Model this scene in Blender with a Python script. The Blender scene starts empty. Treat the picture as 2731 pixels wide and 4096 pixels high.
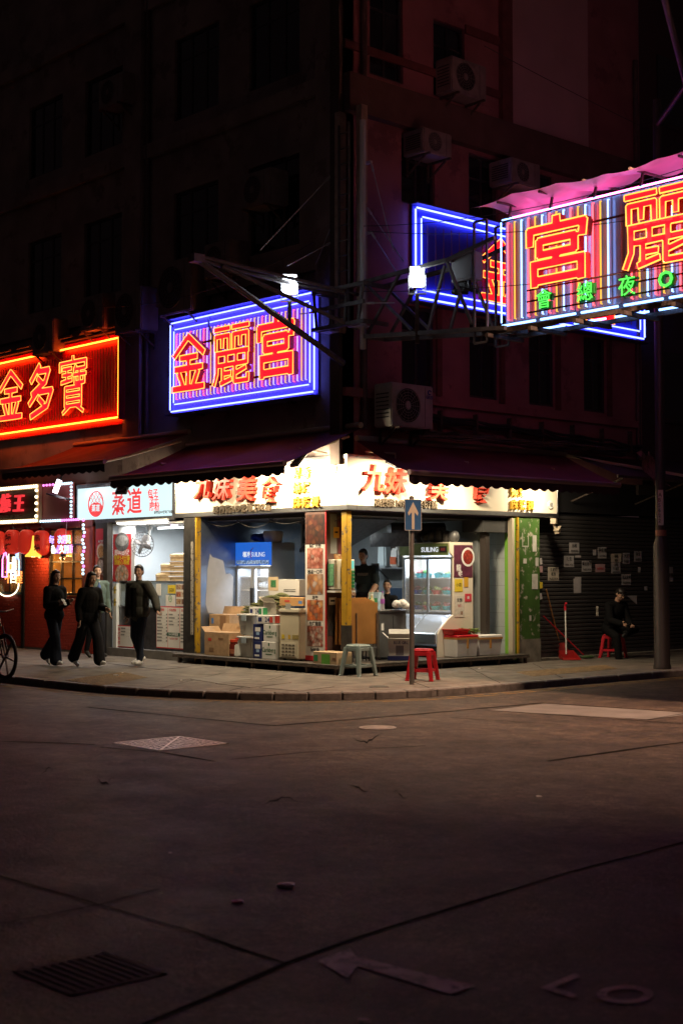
import bpy, bmesh, math, random
import numpy as np
from mathutils import Matrix, Vector, Euler
random.seed(7)
sc = bpy.context.scene
COL = sc.collection
# ------------------------------------------------------------------ camera, world, exposure
F, CX, CY, HZ = 5690.0, 1365.5, 2048.0, 2287.0          # photo calibration (pixels of the 2731 x 4096 photograph)
TH = math.atan((HZ - CY) / F); ANG = math.radians(42.2)
DH = np.array([-math.cos(ANG), math.sin(ANG), 0.0]); RV = np.array([DH[1], -DH[0], 0.0])
DV = np.array([DH[0]*math.cos(TH), DH[1]*math.cos(TH), math.sin(TH)]); UV = np.cross(RV, DV)
CAM = -23*DH - 0.095*RV; CAM[2] = 1.65
cam = bpy.data.cameras.new('camera'); camo = bpy.data.objects.new('camera', cam); COL.objects.link(camo)
cam.sensor_fit = 'HORIZONTAL'; cam.sensor_width = 24.0; cam.lens = 24.0*F/2731.0
cam.clip_start = 0.1; cam.clip_end = 2000
camo.matrix_world = Matrix(((RV[0], UV[0], -DV[0], CAM[0]), (RV[1], UV[1], -DV[1], CAM[1]), (RV[2], UV[2], -DV[2], CAM[2]), (0, 0, 0, 1)))
cam.dof.use_dof = True; cam.dof.focus_distance = 23.5; cam.dof.aperture_fstop = 2.8
sc.camera = camo
w = bpy.data.worlds.new('World'); sc.world = w; w.use_nodes = True
nt = w.node_tree; bg = nt.nodes['Background']
sky = nt.nodes.new('ShaderNodeTexSky'); sky.sky_type = 'NISHITA'; sky.sun_disc = False
sky.sun_elevation = math.radians(-4.0); sky.sun_rotation = math.radians(200)
glw = nt.nodes.new('ShaderNodeMix'); glw.data_type = 'RGBA'; glw.blend_type = 'ADD'; glw.inputs[0].default_value = 1.0; nt.links.new(sky.outputs[0], glw.inputs[6]); glw.inputs[7].default_value = (.62,.34,.36,1)   # even urban night glow
nt.links.new(glw.outputs[2], bg.inputs[0]); bg.inputs[1].default_value = 0.02
sc.view_settings.view_transform = 'Standard'; sc.view_settings.look = 'None'
sc.view_settings.gamma = 1.0; sc.view_settings.exposure = 0.0
sc.cycles.use_denoising = True
sc.cycles.max_bounces = 5; sc.cycles.diffuse_bounces = 3; sc.cycles.glossy_bounces = 3; sc.cycles.transmission_bounces = 4
sc.cycles.transparent_max_bounces = 6
sc.cycles.sample_clamp_indirect = 4.0; sc.cycles.caustics_reflective = False; sc.cycles.caustics_refractive = False
try: sc.cycles.use_light_tree = True
except Exception: pass

def _ray(px, py): return DV*F + RV*(px-CX) + UV*(CY-py)
def L(px, py, y=0.0):
    v = _ray(px, py); return CAM + v*((y-CAM[1])/v[1])      # point on a plane parallel to the left facade
def R(px, py, x=0.0):
    v = _ray(px, py); return CAM + v*((x-CAM[0])/v[0])      # ... to the right facade
def G(px, py, z=0.0):
    v = _ray(px, py); return CAM + v*((z-CAM[2])/v[2])      # ... on the ground

# ------------------------------------------------------------------ materials
MATS = {}
def mat(name, col=(.5,.5,.5), rough=.6, metal=0.0, emit=None, es=0.0, var=0.0, vs=6.0, bump=0.0, bs=40.0, spec=.5, alpha=1.0, trans=0.0, dirt=None, ds=3.0, dl=.55, coat=0.0, coord='Object', stretch=None):
    if name in MATS: return MATS[name]
    m = bpy.data.materials.new(name); m.use_nodes = True; MATS[name] = m
    n = m.node_tree.nodes; l = m.node_tree.links; b = n['Principled BSDF']
    b.inputs['Base Color'].default_value = (*col, 1); b.inputs['Roughness'].default_value = rough; b.inputs['Metallic'].default_value = metal
    b.inputs['Specular IOR Level'].default_value = spec
    if coat: b.inputs['Coat Weight'].default_value = coat
    if alpha < 1: b.inputs['Alpha'].default_value = alpha
    if trans: b.inputs['Transmission Weight'].default_value = trans
    if emit is not None:
        b.inputs['Emission Color'].default_value = (*emit, 1); b.inputs['Emission Strength'].default_value = es
    if var or bump or dirt:
        tc = n.new('ShaderNodeTexCoord'); vec = tc.outputs[coord]
        if stretch:
            mp = n.new('ShaderNodeMapping'); mp.inputs['Scale'].default_value = stretch; l.new(vec, mp.inputs[0]); vec = mp.outputs[0]
    src = None
    if var:
        t = n.new('ShaderNodeTexNoise'); t.inputs['Scale'].default_value = vs; t.inputs['Detail'].default_value = 5; l.new(vec, t.inputs[0])
        r = n.new('ShaderNodeValToRGB'); r.color_ramp.elements[0].position = .3; r.color_ramp.elements[1].position = .7
        r.color_ramp.elements[0].color = (*[c*(1-var) for c in col], 1); r.color_ramp.elements[1].color = (*[min(1, c*(1+var*.6)) for c in col], 1)
        l.new(t.outputs[0], r.inputs[0]); src = r.outputs[0]
    if dirt:
        t = n.new('ShaderNodeTexNoise'); t.inputs['Scale'].default_value = ds; t.inputs['Detail'].default_value = 8; t.inputs['Roughness'].default_value = .7; l.new(vec, t.inputs[0])
        r = n.new('ShaderNodeValToRGB'); r.color_ramp.elements[0].position = dl; r.color_ramp.elements[1].position = dl+.06
        l.new(t.outputs[0], r.inputs[0])
        mx = n.new('ShaderNodeMix'); mx.data_type = 'RGBA'; l.new(r.outputs[0], mx.inputs[0])
        if src: l.new(src, mx.inputs[6])
        else: mx.inputs[6].default_value = (*col, 1)
        mx.inputs[7].default_value = (*dirt, 1); src = mx.outputs[2]
    if src: l.new(src, b.inputs['Base Color'])
    if bump:
        t = n.new('ShaderNodeTexNoise'); t.inputs['Scale'].default_value = bs; t.inputs['Detail'].default_value = 4; l.new(vec, t.inputs[0])
        bp = n.new('ShaderNodeBump'); bp.inputs['Strength'].default_value = bump; bp.inputs['Distance'].default_value = .02
        l.new(t.outputs[0], bp.inputs['Height']); l.new(bp.outputs[0], b.inputs['Normal'])
    return m
def glow(name, col=(1,1,1), s=1.0): return mat(name, (.02,.02,.02), .4, emit=col, es=s)
def foodmat(name, cols, scale=14.0, rough=.5, emit=0.0):
    """flat print of a dish: cells of several food colours"""
    if name in MATS: return MATS[name]
    m = bpy.data.materials.new(name); m.use_nodes = True; MATS[name] = m
    n = m.node_tree.nodes; l = m.node_tree.links; b = n['Principled BSDF']; b.inputs['Roughness'].default_value = rough
    tc = n.new('ShaderNodeTexCoord')
    v = n.new('ShaderNodeTexVoronoi'); v.inputs['Scale'].default_value = scale; l.new(tc.outputs['Object'], v.inputs[0])
    sep = n.new('ShaderNodeSeparateColor'); l.new(v.outputs['Color'], sep.inputs[0])
    r = n.new('ShaderNodeValToRGB'); cr = r.color_ramp
    while len(cr.elements) < len(cols): cr.elements.new(.5)
    for i, c in enumerate(cols): cr.elements[i].position = i/max(1, len(cols)-1); cr.elements[i].color = (*c, 1)
    l.new(sep.outputs[0], r.inputs[0])
    r2 = n.new('ShaderNodeValToRGB'); r2.color_ramp.elements[0].color = (1,1,1,1); r2.color_ramp.elements[1].color = (.5,.42,.38,1)
    r2.color_ramp.elements[0].position = .2; r2.color_ramp.elements[1].position = .75
    l.new(v.outputs['Distance'], r2.inputs[0])
    mx = n.new('ShaderNodeMix'); mx.data_type = 'RGBA'; mx.blend_type = 'MULTIPLY'; mx.inputs[0].default_value = 1
    l.new(r.outputs[0], mx.inputs[6]); l.new(r2.outputs[0], mx.inputs[7]); l.new(mx.outputs[2], b.inputs['Base Color'])
    if emit:
        l.new(mx.outputs[2], b.inputs['Emission Color']); b.inputs['Emission Strength'].default_value = emit
    return m

# ------------------------------------------------------------------ mesh builder
ML = Matrix(((1,0,0,0),(0,0,-1,0),(0,1,0,0),(0,0,0,1)))   # drawing plane -> faces -Y (left facade)
MR = Matrix(((0,0,1,0),(1,0,0,0),(0,1,0,0),(0,0,0,1)))    # drawing plane -> faces +X (right facade)
def at(p, M): return Matrix.Translation(Vector([float(c) for c in p])) @ M
def setp(o, label=None, cat=None, group=None, kind=None):
    if label: o['label'] = label
    if cat: o['category'] = cat
    if group: o['group'] = group
    if kind: o['kind'] = kind
    return o
def thing(name, loc, label, cat, rz=0.0, group=None):
    o = bpy.data.objects.new(name, None); COL.objects.link(o); o.empty_display_size = .1
    o.location = [float(c) for c in loc]; o.rotation_euler = (0, 0, rz)
    return setp(o, label, cat, group)
def copy_tree(o, parent=None):
    c = o.copy(); COL.objects.link(c); c.parent = parent
    for ch in [x for x in bpy.data.objects if x.parent == o]: copy_tree(ch, c)
    return c
class MB:
    def __init__(s): s.v = []; s.f = []; s.m = []
    def add(s, vs, fs, mi=0, M=None):
        b = len(s.v)
        if M is not None: vs = [M @ Vector(v) for v in vs]
        s.v += [tuple(float(c) for c in v) for v in vs]; s.f += [tuple(i+b for i in f) for f in fs]; s.m += [mi]*len(fs); return s
    def box(s, x0, x1, y0, y1, z0, z1, mi=0, M=None):
        if x0 > x1: x0, x1 = x1, x0
        if y0 > y1: y0, y1 = y1, y0
        if z0 > z1: z0, z1 = z1, z0
        return s.add([(x0,y0,z0),(x1,y0,z0),(x1,y1,z0),(x0,y1,z0),(x0,y0,z1),(x1,y0,z1),(x1,y1,z1),(x0,y1,z1)],
                     [(0,3,2,1),(4,5,6,7),(0,1,5,4),(1,2,6,5),(2,3,7,6),(3,0,4,7)], mi, M)
    def frustum(s, a, b, z0, z1, mi=0, M=None):   # a, b = (x0,x1,y0,y1) at the bottom and the top
        return s.add([(a[0],a[2],z0),(a[1],a[2],z0),(a[1],a[3],z0),(a[0],a[3],z0),(b[0],b[2],z1),(b[1],b[2],z1),(b[1],b[3],z1),(b[0],b[3],z1)],
                     [(0,3,2,1),(4,5,6,7),(0,1,5,4),(1,2,6,5),(2,3,7,6),(3,0,4,7)], mi, M)
    def bar(s, p, q, w, h=None, mi=0, M=None):     # rectangular bar from p to q
        h = h or w; p = Vector([float(c) for c in p]); q = Vector([float(c) for c in q]); d = (q-p).normalized()
        u = d.cross(Vector((0,0,1)))
        if u.length < 1e-3: u = Vector((1,0,0))
        u.normalize(); t = u.cross(d).normalized(); vs = []
        for e in (p, q):
            for a, b in ((-1,-1),(1,-1),(1,1),(-1,1)): vs.append(e + u*(a*w/2) + t*(b*h/2))
        return s.add(vs, [(0,1,2,3),(7,6,5,4),(0,4,5,1),(1,5,6,2),(2,6,7,3),(3,7,4,0)], mi, M)
    def tube(s, pts, r, n=6, closed=False, mi=0, M=None):
        P = [Vector([float(c) for c in p]) for p in pts]
        P = [p for i, p in enumerate(P) if i == 0 or (p-P[i-1]).length > 1e-5]
        k = len(P)
        if k < 2: return s
        rs = r if isinstance(r, (list, tuple)) else [r]*k
        vs = []; pu = None
        for i in range(k):
            a = P[i-1] if (i > 0 or closed) else P[i]; b = P[(i+1) % k] if (i < k-1 or closed) else P[i]
            d = (b-a)
            d = d.normalized() if d.length > 1e-9 else Vector((0,0,1))
            if pu is None:
                u = d.cross(Vector((0,0,1)))
                if u.length < 1e-2: u = d.cross(Vector((1,0,0)))
            else:
                u = pu - d*pu.dot(d)
                if u.length < 1e-6: u = d.cross(Vector((.3,.5,.8)))
            u.normalize(); pu = u; t = d.cross(u)
            sc_ = 1.0
            if 0 < i < k-1 or closed:
                c = (P[i]-a).normalized().dot((b-P[i]).normalized()) if (P[i]-a).length > 1e-9 and (b-P[i]).length > 1e-9 else 1
                sc_ = min(1.5, 1/max(.4, math.sqrt(max(0, (1+c)/2))))
            for j in range(n):
                an = 2*math.pi*j/n; vs.append(P[i] + (u*math.cos(an) + t*math.sin(an))*rs[i]*sc_)
        fs = []
        for i in range(k if closed else k-1):
            i2 = (i+1) % k
            for j in range(n): j2 = (j+1) % n; fs.append((i*n+j, i*n+j2, i2*n+j2, i2*n+j))
        if not closed: fs.append(tuple(range(n))[::-1]); fs.append(tuple((k-1)*n+j for j in range(n)))
        return s.add(vs, fs, mi, M)
    def cyl(s, p, q, r, r2=None, n=14, mi=0, M=None): return s.tube([p, q], [r, r if r2 is None else r2], n, False, mi, M)
    def lathe(s, prof, c=(0,0,0), n=16, mi=0, M=None):
        vs = []; k = len(prof)
        for r, z in prof:
            for j in range(n): a = 2*math.pi*j/n; vs.append((c[0]+r*math.cos(a), c[1]+r*math.sin(a), c[2]+z))
        fs = [(i*n+j, i*n+(j+1) % n, (i+1)*n+(j+1) % n, (i+1)*n+j) for i in range(k-1) for j in range(n)]
        fs.append(tuple(range(n))[::-1]); fs.append(tuple((k-1)*n+j for j in range(n)))
        return s.add(vs, fs, mi, M)
    def ball(s, c, r, nu=12, nv=8, mi=0, M=None):
        r = r if isinstance(r, (list, tuple)) else (r, r, r); vs = [(c[0], c[1], c[2]-r[2])]
        for i in range(1, nv):
            ph = math.pi*i/nv - math.pi/2
            for j in range(nu): a = 2*math.pi*j/nu; vs.append((c[0]+r[0]*math.cos(ph)*math.cos(a), c[1]+r[1]*math.cos(ph)*math.sin(a), c[2]+r[2]*math.sin(ph)))
        vs.append((c[0], c[1], c[2]+r[2])); fs = []
        for j in range(nu):
            fs.append((0, 1+(j+1) % nu, 1+j)); fs.append((len(vs)-1, len(vs)-1-nu+j, len(vs)-1-nu+(j+1) % nu))
        for i in range(nv-2):
            for j in range(nu): a = 1+i*nu; fs.append((a+j, a+(j+1) % nu, a+nu+(j+1) % nu, a+nu+j))
        return s.add(vs, fs, mi, M)
    def grid(s, fn, nu, nv, mi=0, M=None, thick=None):
        vs = [fn(i/nu, j/nv) for j in range(nv+1) for i in range(nu+1)]
        fs = [(j*(nu+1)+i, j*(nu+1)+i+1, (j+1)*(nu+1)+i+1, (j+1)*(nu+1)+i) for j in range(nv) for i in range(nu)]
        return s.add(vs, fs, mi, M)
    def prism(s, poly, z0, z1, mi=0, M=None):
        k = len(poly); vs = [(x, y, z0) for x, y in poly] + [(x, y, z1) for x, y in poly]
        fs = [tuple(range(k))[::-1], tuple(range(k, 2*k))] + [(i, (i+1) % k, k+(i+1) % k, k+i) for i in range(k)]
        return s.add(vs, fs, mi, M)
    def disc(s, c, r, n=20, mi=0, M=None, ry=None):
        ry = ry or r
        return s.add([(c[0]+r*math.cos(2*math.pi*j/n), c[1]+ry*math.sin(2*math.pi*j/n), c[2]) for j in range(n)], [tuple(range(n))], mi, M)
    def text(s, body, size, M, ex=0.0, bold=True, mi=0, align='c', gap=.0, vert=False, shear=0.0, sx=1.0, side=None):
        """lay out glyphs on the drawing plane M, centred (c) or left (l) on its origin; ex = extrusion towards the viewer"""
        adv = []
        for ch in body:
            if ch == ' ': adv.append(.32); continue
            g = GL[(ch, bold)]; adv.append(1.0 if ord(ch) > 0x2000 else g[2]+.07)
        tot = sum(a+gap for a in adv) - gap
        x = (-tot/2 if align == 'c' else 0.0); y = 0.0
        if vert: x = 0.0; y = (len(body)-1)*.5*(1+gap)
        for ch, a in zip(body, adv):
            if ch != ' ':
                vs, fs, wd, be, x0 = GL[(ch, bold)]
                cjk = ord(ch) > 0x2000
                ox = (x if not vert else -.5) + (0 if cjk else .035 - x0); oy = y - (.38 if cjk else .36)
                pv = [((ox+v[0]+shear*(v[1]-.4))*size*sx, (oy+v[1])*size, ex) for v in vs]
                s.add(pv, fs, mi, M)
                if ex > 0:
                    nb = []
                    for p, q in be: nb.append((p, q))
                    idx = sorted({i for e in nb for i in e}); mp = {i: k for k, i in enumerate(idx)}
                    sv = [pv[i] for i in idx] + [(pv[i][0], pv[i][1], 0.0) for i in idx]; K = len(idx)
                    s.add(sv, [(mp[q], mp[p], mp[p]+K, mp[q]+K) for p, q in nb], mi if side is None else side, M)
            if vert: y -= (1+gap)
            else: x += a+gap
        return s
    def build(s, name, mats, parent=None, label=None, cat=None, group=None, kind=None, smooth=False, bevel=0.0, world=False, seg=1):
        me = bpy.data.meshes.new(name); off = Vector((0,0,0))
        if world and parent is not None:
            p = parent
            while p is not None: off = off + p.location; p = p.parent
        me.from_pydata([Vector(v)-off for v in s.v], [], s.f)
        mats = mats if isinstance(mats, (list, tuple)) else [mats]
        for m in mats: me.materials.append(m)
        if len(mats) > 1: me.polygons.foreach_set('material_index', s.m)
        if bevel:
            bm = bmesh.new(); bm.from_mesh(me); bmesh.ops.remove_doubles(bm, verts=bm.verts, dist=1e-5)
            ed = [e for e in bm.edges if len(e.link_faces) == 2 and e.calc_face_angle(0) > .5]
            bmesh.ops.bevel(bm, geom=ed, offset=bevel, segments=seg, affect='EDGES', clamp_overlap=True); bm.to_mesh(me); bm.free()
        if smooth:
            me.polygons.foreach_set('use_smooth', [True]*len(me.polygons))
            try: me.set_sharp_from_angle(angle=math.radians(40))
            except Exception: pass
        me.update()
        o = bpy.data.objects.new(name, me); COL.objects.link(o)
        if parent is not None: o.parent = parent
        return setp(o, label, cat, group, kind)
def BX(x0, x1, y0, y1, z0, z1): return MB().box(x0, x1, y0, y1, z0, z1)

# ------------------------------------------------------------------ lettering: glyph outlines from Blender's built-in font, plus drawn neon characters
NEON = {  # strokes on a 100 x 100 board (x right, y down): (half width, [polylines])
 '金': (5.6, [[(50,4),(8,36)],[(50,4),(94,36)],[(28,41),(74,41)],[(11,60),(89,60)],[(50,41),(50,94)],[(23,68),(34,89)],[(77,68),(66,89)],[(6,95),(94,95)]]),
 '麗': (4.0, [[(4,6),(46,6)],[(54,6),(96,6)],[(8,18),(44,18)],[(8,18),(8,40)],[(44,18),(44,40)],[(26,24),(26,36)],[(56,18),(93,18)],[(56,18),(56,40)],[(93,18),(93,40)],[(74,24),(74,36)],
              [(8,47),(95,47)],[(11,47),(11,78),(3,97)],[(11,66),(91,66)],[(37,47),(37,66)],[(63,47),(63,66)],[(91,47),(91,66)],[(28,71),(28,95)],[(28,80),(48,80)],[(22,96),(50,90)],[(60,71),(60,95),(94,95),(94,85)],[(60,82),(88,75)]]),
 '宮': (6.3, [[(50,2),(50,14)],[(5,16),(95,16)],[(6,16),(6,36)],[(94,16),(92,34)],[(22,34),(79,34)],[(22,34),(22,54)],[(79,34),(79,54)],[(22,54),(79,54)],[(52,54),(46,68)],[(10,68),(92,68)],[(13,68),(13,98)],[(90,68),(90,97)],[(13,92),(90,92)]]),
 '多': (5.8, [[(46,2),(14,30)],[(42,13),(82,13)],[(82,13),(68,36),(18,56)],[(40,26),(56,37)],[(54,42),(8,74)],[(46,53),(94,53)],[(94,53),(76,82),(14,99)],[(44,66),(62,78)]]),
 '寶': (3.6, [[(50,0),(50,8)],[(4,10),(96,10)],[(5,10),(5,24)],[(95,10),(95,24)],[(14,21),(44,21)],[(14,32),(44,32)],[(10,45),(46,42)],[(29,21),(29,44)],[(60,18),(56,28)],[(55,24),(91,24)],[(52,34),(95,34)],[(73,24),(73,49)],[(58,40),(58,49),(89,49),(89,40)],
              [(24,56),(78,56)],[(24,56),(24,89)],[(78,56),(78,89)],[(24,67),(78,67)],[(24,78),(78,78)],[(24,89),(78,89)],[(38,90),(16,101)],[(64,90),(86,101)]]),
}
def _contours(hw, strokes, N=132, lo=-10.0, hi=110.0):
    xs = np.linspace(lo, hi, N); X, Y = np.meshgrid(xs, xs)
    D = np.full(X.shape, 1e3)
    for pl in strokes:
        for (x0, y0), (x1, y1) in zip(pl, pl[1:]):
            dx, dy = x1-x0, y1-y0; ln = math.hypot(dx, dy); ux, uy = dx/ln, dy/ln
            a = (X-x0)*ux + (Y-y0)*uy; b = -(X-x0)*uy + (Y-y0)*ux
            qx = np.abs(a-ln/2) - (ln/2+hw*.55); qy = np.abs(b) - hw
            D = np.minimum(D, np.maximum(qx, qy))
    seg = {}
    def pt(i0, j0, i1, j1):
        a, b = D[j0, i0], D[j1, i1]; t = a/(a-b); return (round(float(xs[i0]+(xs[i1]-xs[i0])*t), 3), round(float(xs[j0]+(xs[j1]-xs[j0])*t), 3))
    for j in range(N-1):
        for i in range(N-1):
            c = [(i, j), (i+1, j), (i+1, j+1), (i, j+1)]; ins = [D[q[1], q[0]] < 0 for q in c]
            if all(ins) or not any(ins): continue
            cr = []
            for k in range(4):
                k2 = (k+1) % 4
                if ins[k] != ins[k2]: cr.append((ins[k], pt(*c[k], *c[k2])))
            if len(cr) == 2:
                a, b = (cr[0][1], cr[1][1]) if cr[0][0] else (cr[1][1], cr[0][1]); seg[a] = b
            else:
                o = cr if cr[0][0] else cr[1:]+cr[:1]
                seg[o[0][1]] = o[3][1]; seg[o[2][1]] = o[1][1]
    loops = []
    while seg:
        s0 = next(iter(seg)); lp = [s0]; p = seg.pop(s0)
        while p != s0 and p in seg: lp.append(p); p = seg.pop(p)
        if len(lp) > 6: loops.append(lp)
    def dp(P, tol):
        if len(P) < 3: return P
        a, b = np.array(P[0]), np.array(P[-1]); d = b-a; n = np.hypot(*d)
        q = np.array(P[1:-1])-a
        dist = np.abs(d[0]*q[:, 1]-d[1]*q[:, 0])/n if n > 1e-9 else np.hypot(q[:, 0], q[:, 1])
        k = int(np.argmax(dist))
        if dist[k] < tol: return [P[0], P[-1]]
        return dp(P[:k+2], tol)[:-1] + dp(P[k+1:], tol)
    out = []
    for lp in loops:
        h = len(lp)//2; s1 = dp(lp[:h+1], .7); s2 = dp(lp[h:]+lp[:1], .7); q = s1[:-1]+s2[:-1]
        if len(q) >= 3: out.append(q)
    return out
ALLTEXT = '九妹美食砵蘭街號地下舖飄香燒烤麻辣燙蒸道包子餃腸粉即叫做需時分鐘請耐心等候特式煎炸小營業手拉自家製串王每一次遇見都是久別重逢不回會總夜穗凌大極品口牛羊架生烤雞翅腩魷魚龍蝦業主放盤租售出急讓李生陳醉吧你店舖查詢鹵味涼拌手撕麵湯皮蛋瘦肉腐竹燒賣叉蝦鮮馬拉糕炒飯烤串肥油網紅今不喜麵鳳爪水蔬菜凍飲熱咖啡丁雪屋金多寶麗宮' \
          'ABCDEFGHIJKLMNOPQRSTUVWXYZabcdefghijklmnopqrstuvwxyz0123456789$:-.'
GL = {}; NE = {}
def _prepare():
    chars = sorted(set(ALLTEXT)); tmp = []
    for ch in chars:
        for bold in (False, True):
            c = bpy.data.curves.new('glyph', 'FONT'); c.body = ch; c.resolution_u = 2; c.fill_mode = 'FRONT'
            if bold: c.offset = .016
            o = bpy.data.objects.new('glyph', c); COL.objects.link(o); tmp.append((ch, bold, o))
    nn = []
    for ch, (hw, st) in NEON.items():
        lp = [[((x-50)/100, (50-y)/100) for x, y in l] for l in _contours(hw, st)]
        c = bpy.data.curves.new('neon', 'CURVE'); c.dimensions = '2D'; c.fill_mode = 'FRONT'
        for l in lp:
            sp = c.splines.new('POLY'); sp.points.add(len(l)-1); sp.use_cyclic_u = True
            for p, q in zip(sp.points, l): p.co = (q[0], q[1], 0, 1)
        o = bpy.data.objects.new('neon', c); COL.objects.link(o); nn.append((ch, o, lp))
    dg = bpy.context.evaluated_depsgraph_get(); dg.update()
    def grab(o):
        me = o.evaluated_get(dg).to_mesh(); bm = bmesh.new(); bm.from_mesh(me); o.evaluated_get(dg).to_mesh_clear()
        bmesh.ops.remove_doubles(bm, verts=bm.verts, dist=1e-5)
        for f in bm.faces:
            if f.normal.z < 0: f.normal_flip()
        bm.verts.index_update(); vs = [tuple(v.co) for v in bm.verts]; fs = [tuple(v.index for v in f.verts) for f in bm.faces]; be = []
        for e in bm.edges:
            if len(e.link_faces) == 1:
                lo = e.link_loops[0]; be.append((lo.vert.index, lo.link_loop_next.vert.index))
        bm.free(); return vs, fs, be
    for ch, bold, o in tmp:
        vs, fs, be = grab(o)
        x0 = min((v[0] for v in vs), default=0); x1 = max((v[0] for v in vs), default=0)
        GL[(ch, bold)] = (vs, fs, x1-x0, be, x0)
    for ch, o, lp in nn:
        vs, fs, be = grab(o); NE[ch] = (vs, fs, be, lp)
    for o in [t[2] for t in tmp] + [n[1] for n in nn]:
        d = o.data; bpy.data.objects.remove(o)
        bpy.data.curves.remove(d)
_prepare()
# ------------------------------------------------------------------ common materials
steel = mat('brushed steel', (.55,.56,.58), .32, 1.0, var=.15, vs=9, stretch=(1,1,12))
steel_d = mat('worn dark steel', (.16,.16,.17), .45, .9, var=.3, vs=12)
black = mat('black paint', (.012,.012,.013), .45)
blackp = mat('black plastic', (.02,.02,.022), .4)
white_p = mat('white plastic', (.75,.75,.72), .45, var=.06)
rust = mat('rusty painted iron', (.12,.09,.075), .7, .3, var=.5, vs=18)
cable_m = mat('cable sheath', (.03,.03,.032), .55)
paper = mat('white paper', (.72,.70,.66), .8, var=.08, vs=12)
ink = mat('black print', (.02,.02,.02), .6)
redink = mat('red print', (.55,.02,.03), .6)
card = mat('cardboard', (.42,.27,.15), .85, var=.18, vs=14, bump=.06, bs=60)
glassd = mat('dark window glass', (.015,.017,.02), .08, spec=.6)
# ------------------------------------------------------------------ road
def road_material():
    m = bpy.data.materials.new('worn asphalt'); m.use_nodes = True; n = m.node_tree.nodes; l = m.node_tree.links; b = n['Principled BSDF']
    b.inputs['Specular IOR Level'].default_value = .2; tc = n.new('ShaderNodeTexCoord'); V = tc.outputs['Object']
    def noise(s, d=6, r=.6):
        t = n.new('ShaderNodeTexNoise'); t.inputs['Scale'].default_value = s; t.inputs['Detail'].default_value = d; t.inputs['Roughness'].default_value = r; l.new(V, t.inputs[0]); return t.outputs[0]
    def ramp(x, a, b_, ca, cb):
        r = n.new('ShaderNodeValToRGB'); r.color_ramp.elements[0].position = a; r.color_ramp.elements[1].position = b_
        r.color_ramp.elements[0].color = (*ca, 1); r.color_ramp.elements[1].color = (*cb, 1); l.new(x, r.inputs[0]); return r.outputs[0]
    def mix(f, a, c, mode='MIX'):
        x = n.new('ShaderNodeMix'); x.data_type = 'RGBA'; x.blend_type = mode
        if isinstance(f, float): x.inputs[0].default_value = f
        else: l.new(f, x.inputs[0])
        l.new(a, x.inputs[6]); l.new(c, x.inputs[7]); return x.outputs[2]
    base = ramp(noise(.55, 8, .65), .35, .65, (.026,.018,.014), (.058,.042,.033))
    g1 = ramp(noise(34, 4, .75), .36, .66, (.30,.30,.30), (1.75,1.72,1.7)); g2 = ramp(noise(7, 6, .75), .36, .64, (.42,.42,.42), (1.6,1.6,1.58)); g3 = ramp(noise(2.2, 6, .7), .35, .62, (.6,.6,.6), (1.25,1.24,1.22)); fine = mix(1.0, mix(1.0, g1, g2, 'MULTIPLY'), g3, 'MULTIPLY')
    c = mix(1.0, base, fine, 'MULTIPLY')
    stain = ramp(noise(2.3, 7, .7), .60, .70, (1,1,1), (.35,.34,.34))
    c = mix(1.0, c, stain, 'MULTIPLY')
    v = n.new('ShaderNodeTexVoronoi'); v.inputs['Scale'].default_value = 42; l.new(V, v.inputs[0])
    speck = ramp(v.outputs['Distance'], .10, .17, (1,1,1), (0,0,0))
    sp2 = n.new('ShaderNodeMix'); sp2.data_type = 'RGBA'; l.new(speck, sp2.inputs[0]); l.new(c, sp2.inputs[6]); sp2.inputs[7].default_value = (.20,.17,.15,1)
    l.new(sp2.outputs[2], b.inputs['Base Color'])
    rr = n.new('ShaderNodeMapRange'); rr.inputs[3].default_value = .42; rr.inputs[4].default_value = .74; l.new(noise(1.6, 6, .7), rr.inputs[0]); l.new(rr.outputs[0], b.inputs['Roughness'])
    bp = n.new('ShaderNodeBump'); bp.inputs['Strength'].default_value = .9; bp.inputs['Distance'].default_value = .02
    l.new(noise(30, 5, .75), bp.inputs['Height']); l.new(bp.outputs[0], b.inputs['Normal'])
    return m
ZR = -.10
MB().add([(-300,-300,ZR),(300,-300,ZR),(300,300,ZR),(-300,300,ZR)], [(0,1,2,3)]).build('road', road_material(), kind='structure')
road = bpy.data.objects['road']
def gz(px, py, z=ZR): p = G(px, py, z); return (float(p[0]), float(p[1]))
tar = mat('tar joint', (.009,.008,.007), .95, var=.3, spec=.05)
def strip(pts, w, name, m, parent, z):
    mb = MB(); P = [Vector((a, b, 0)) for a, b in pts]; Q = []
    for p, q in zip(P, P[1:]):
        k = max(2, int((q-p).length/.35))
        for i in range(k): Q.append(p.lerp(q, i/k))
    Q.append(P[-1]); vs = []
    for i, p in enumerate(Q):
        d = (Q[min(i+1, len(Q)-1)]-Q[max(0, i-1)]).normalized(); u = Vector((-d.y, d.x, 0)); jw = w*random.uniform(.55, 1.3)/2; j = u*random.uniform(-.012, .012)
        vs += [(p+u*jw+j)[:2]+(z,), (p-u*jw+j)[:2]+(z,)]
    mb.add(vs, [(2*i, 2*i+1, 2*i+3, 2*i+2) for i in range(len(Q)-1)])
    return mb.build(name, m, parent)
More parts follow.
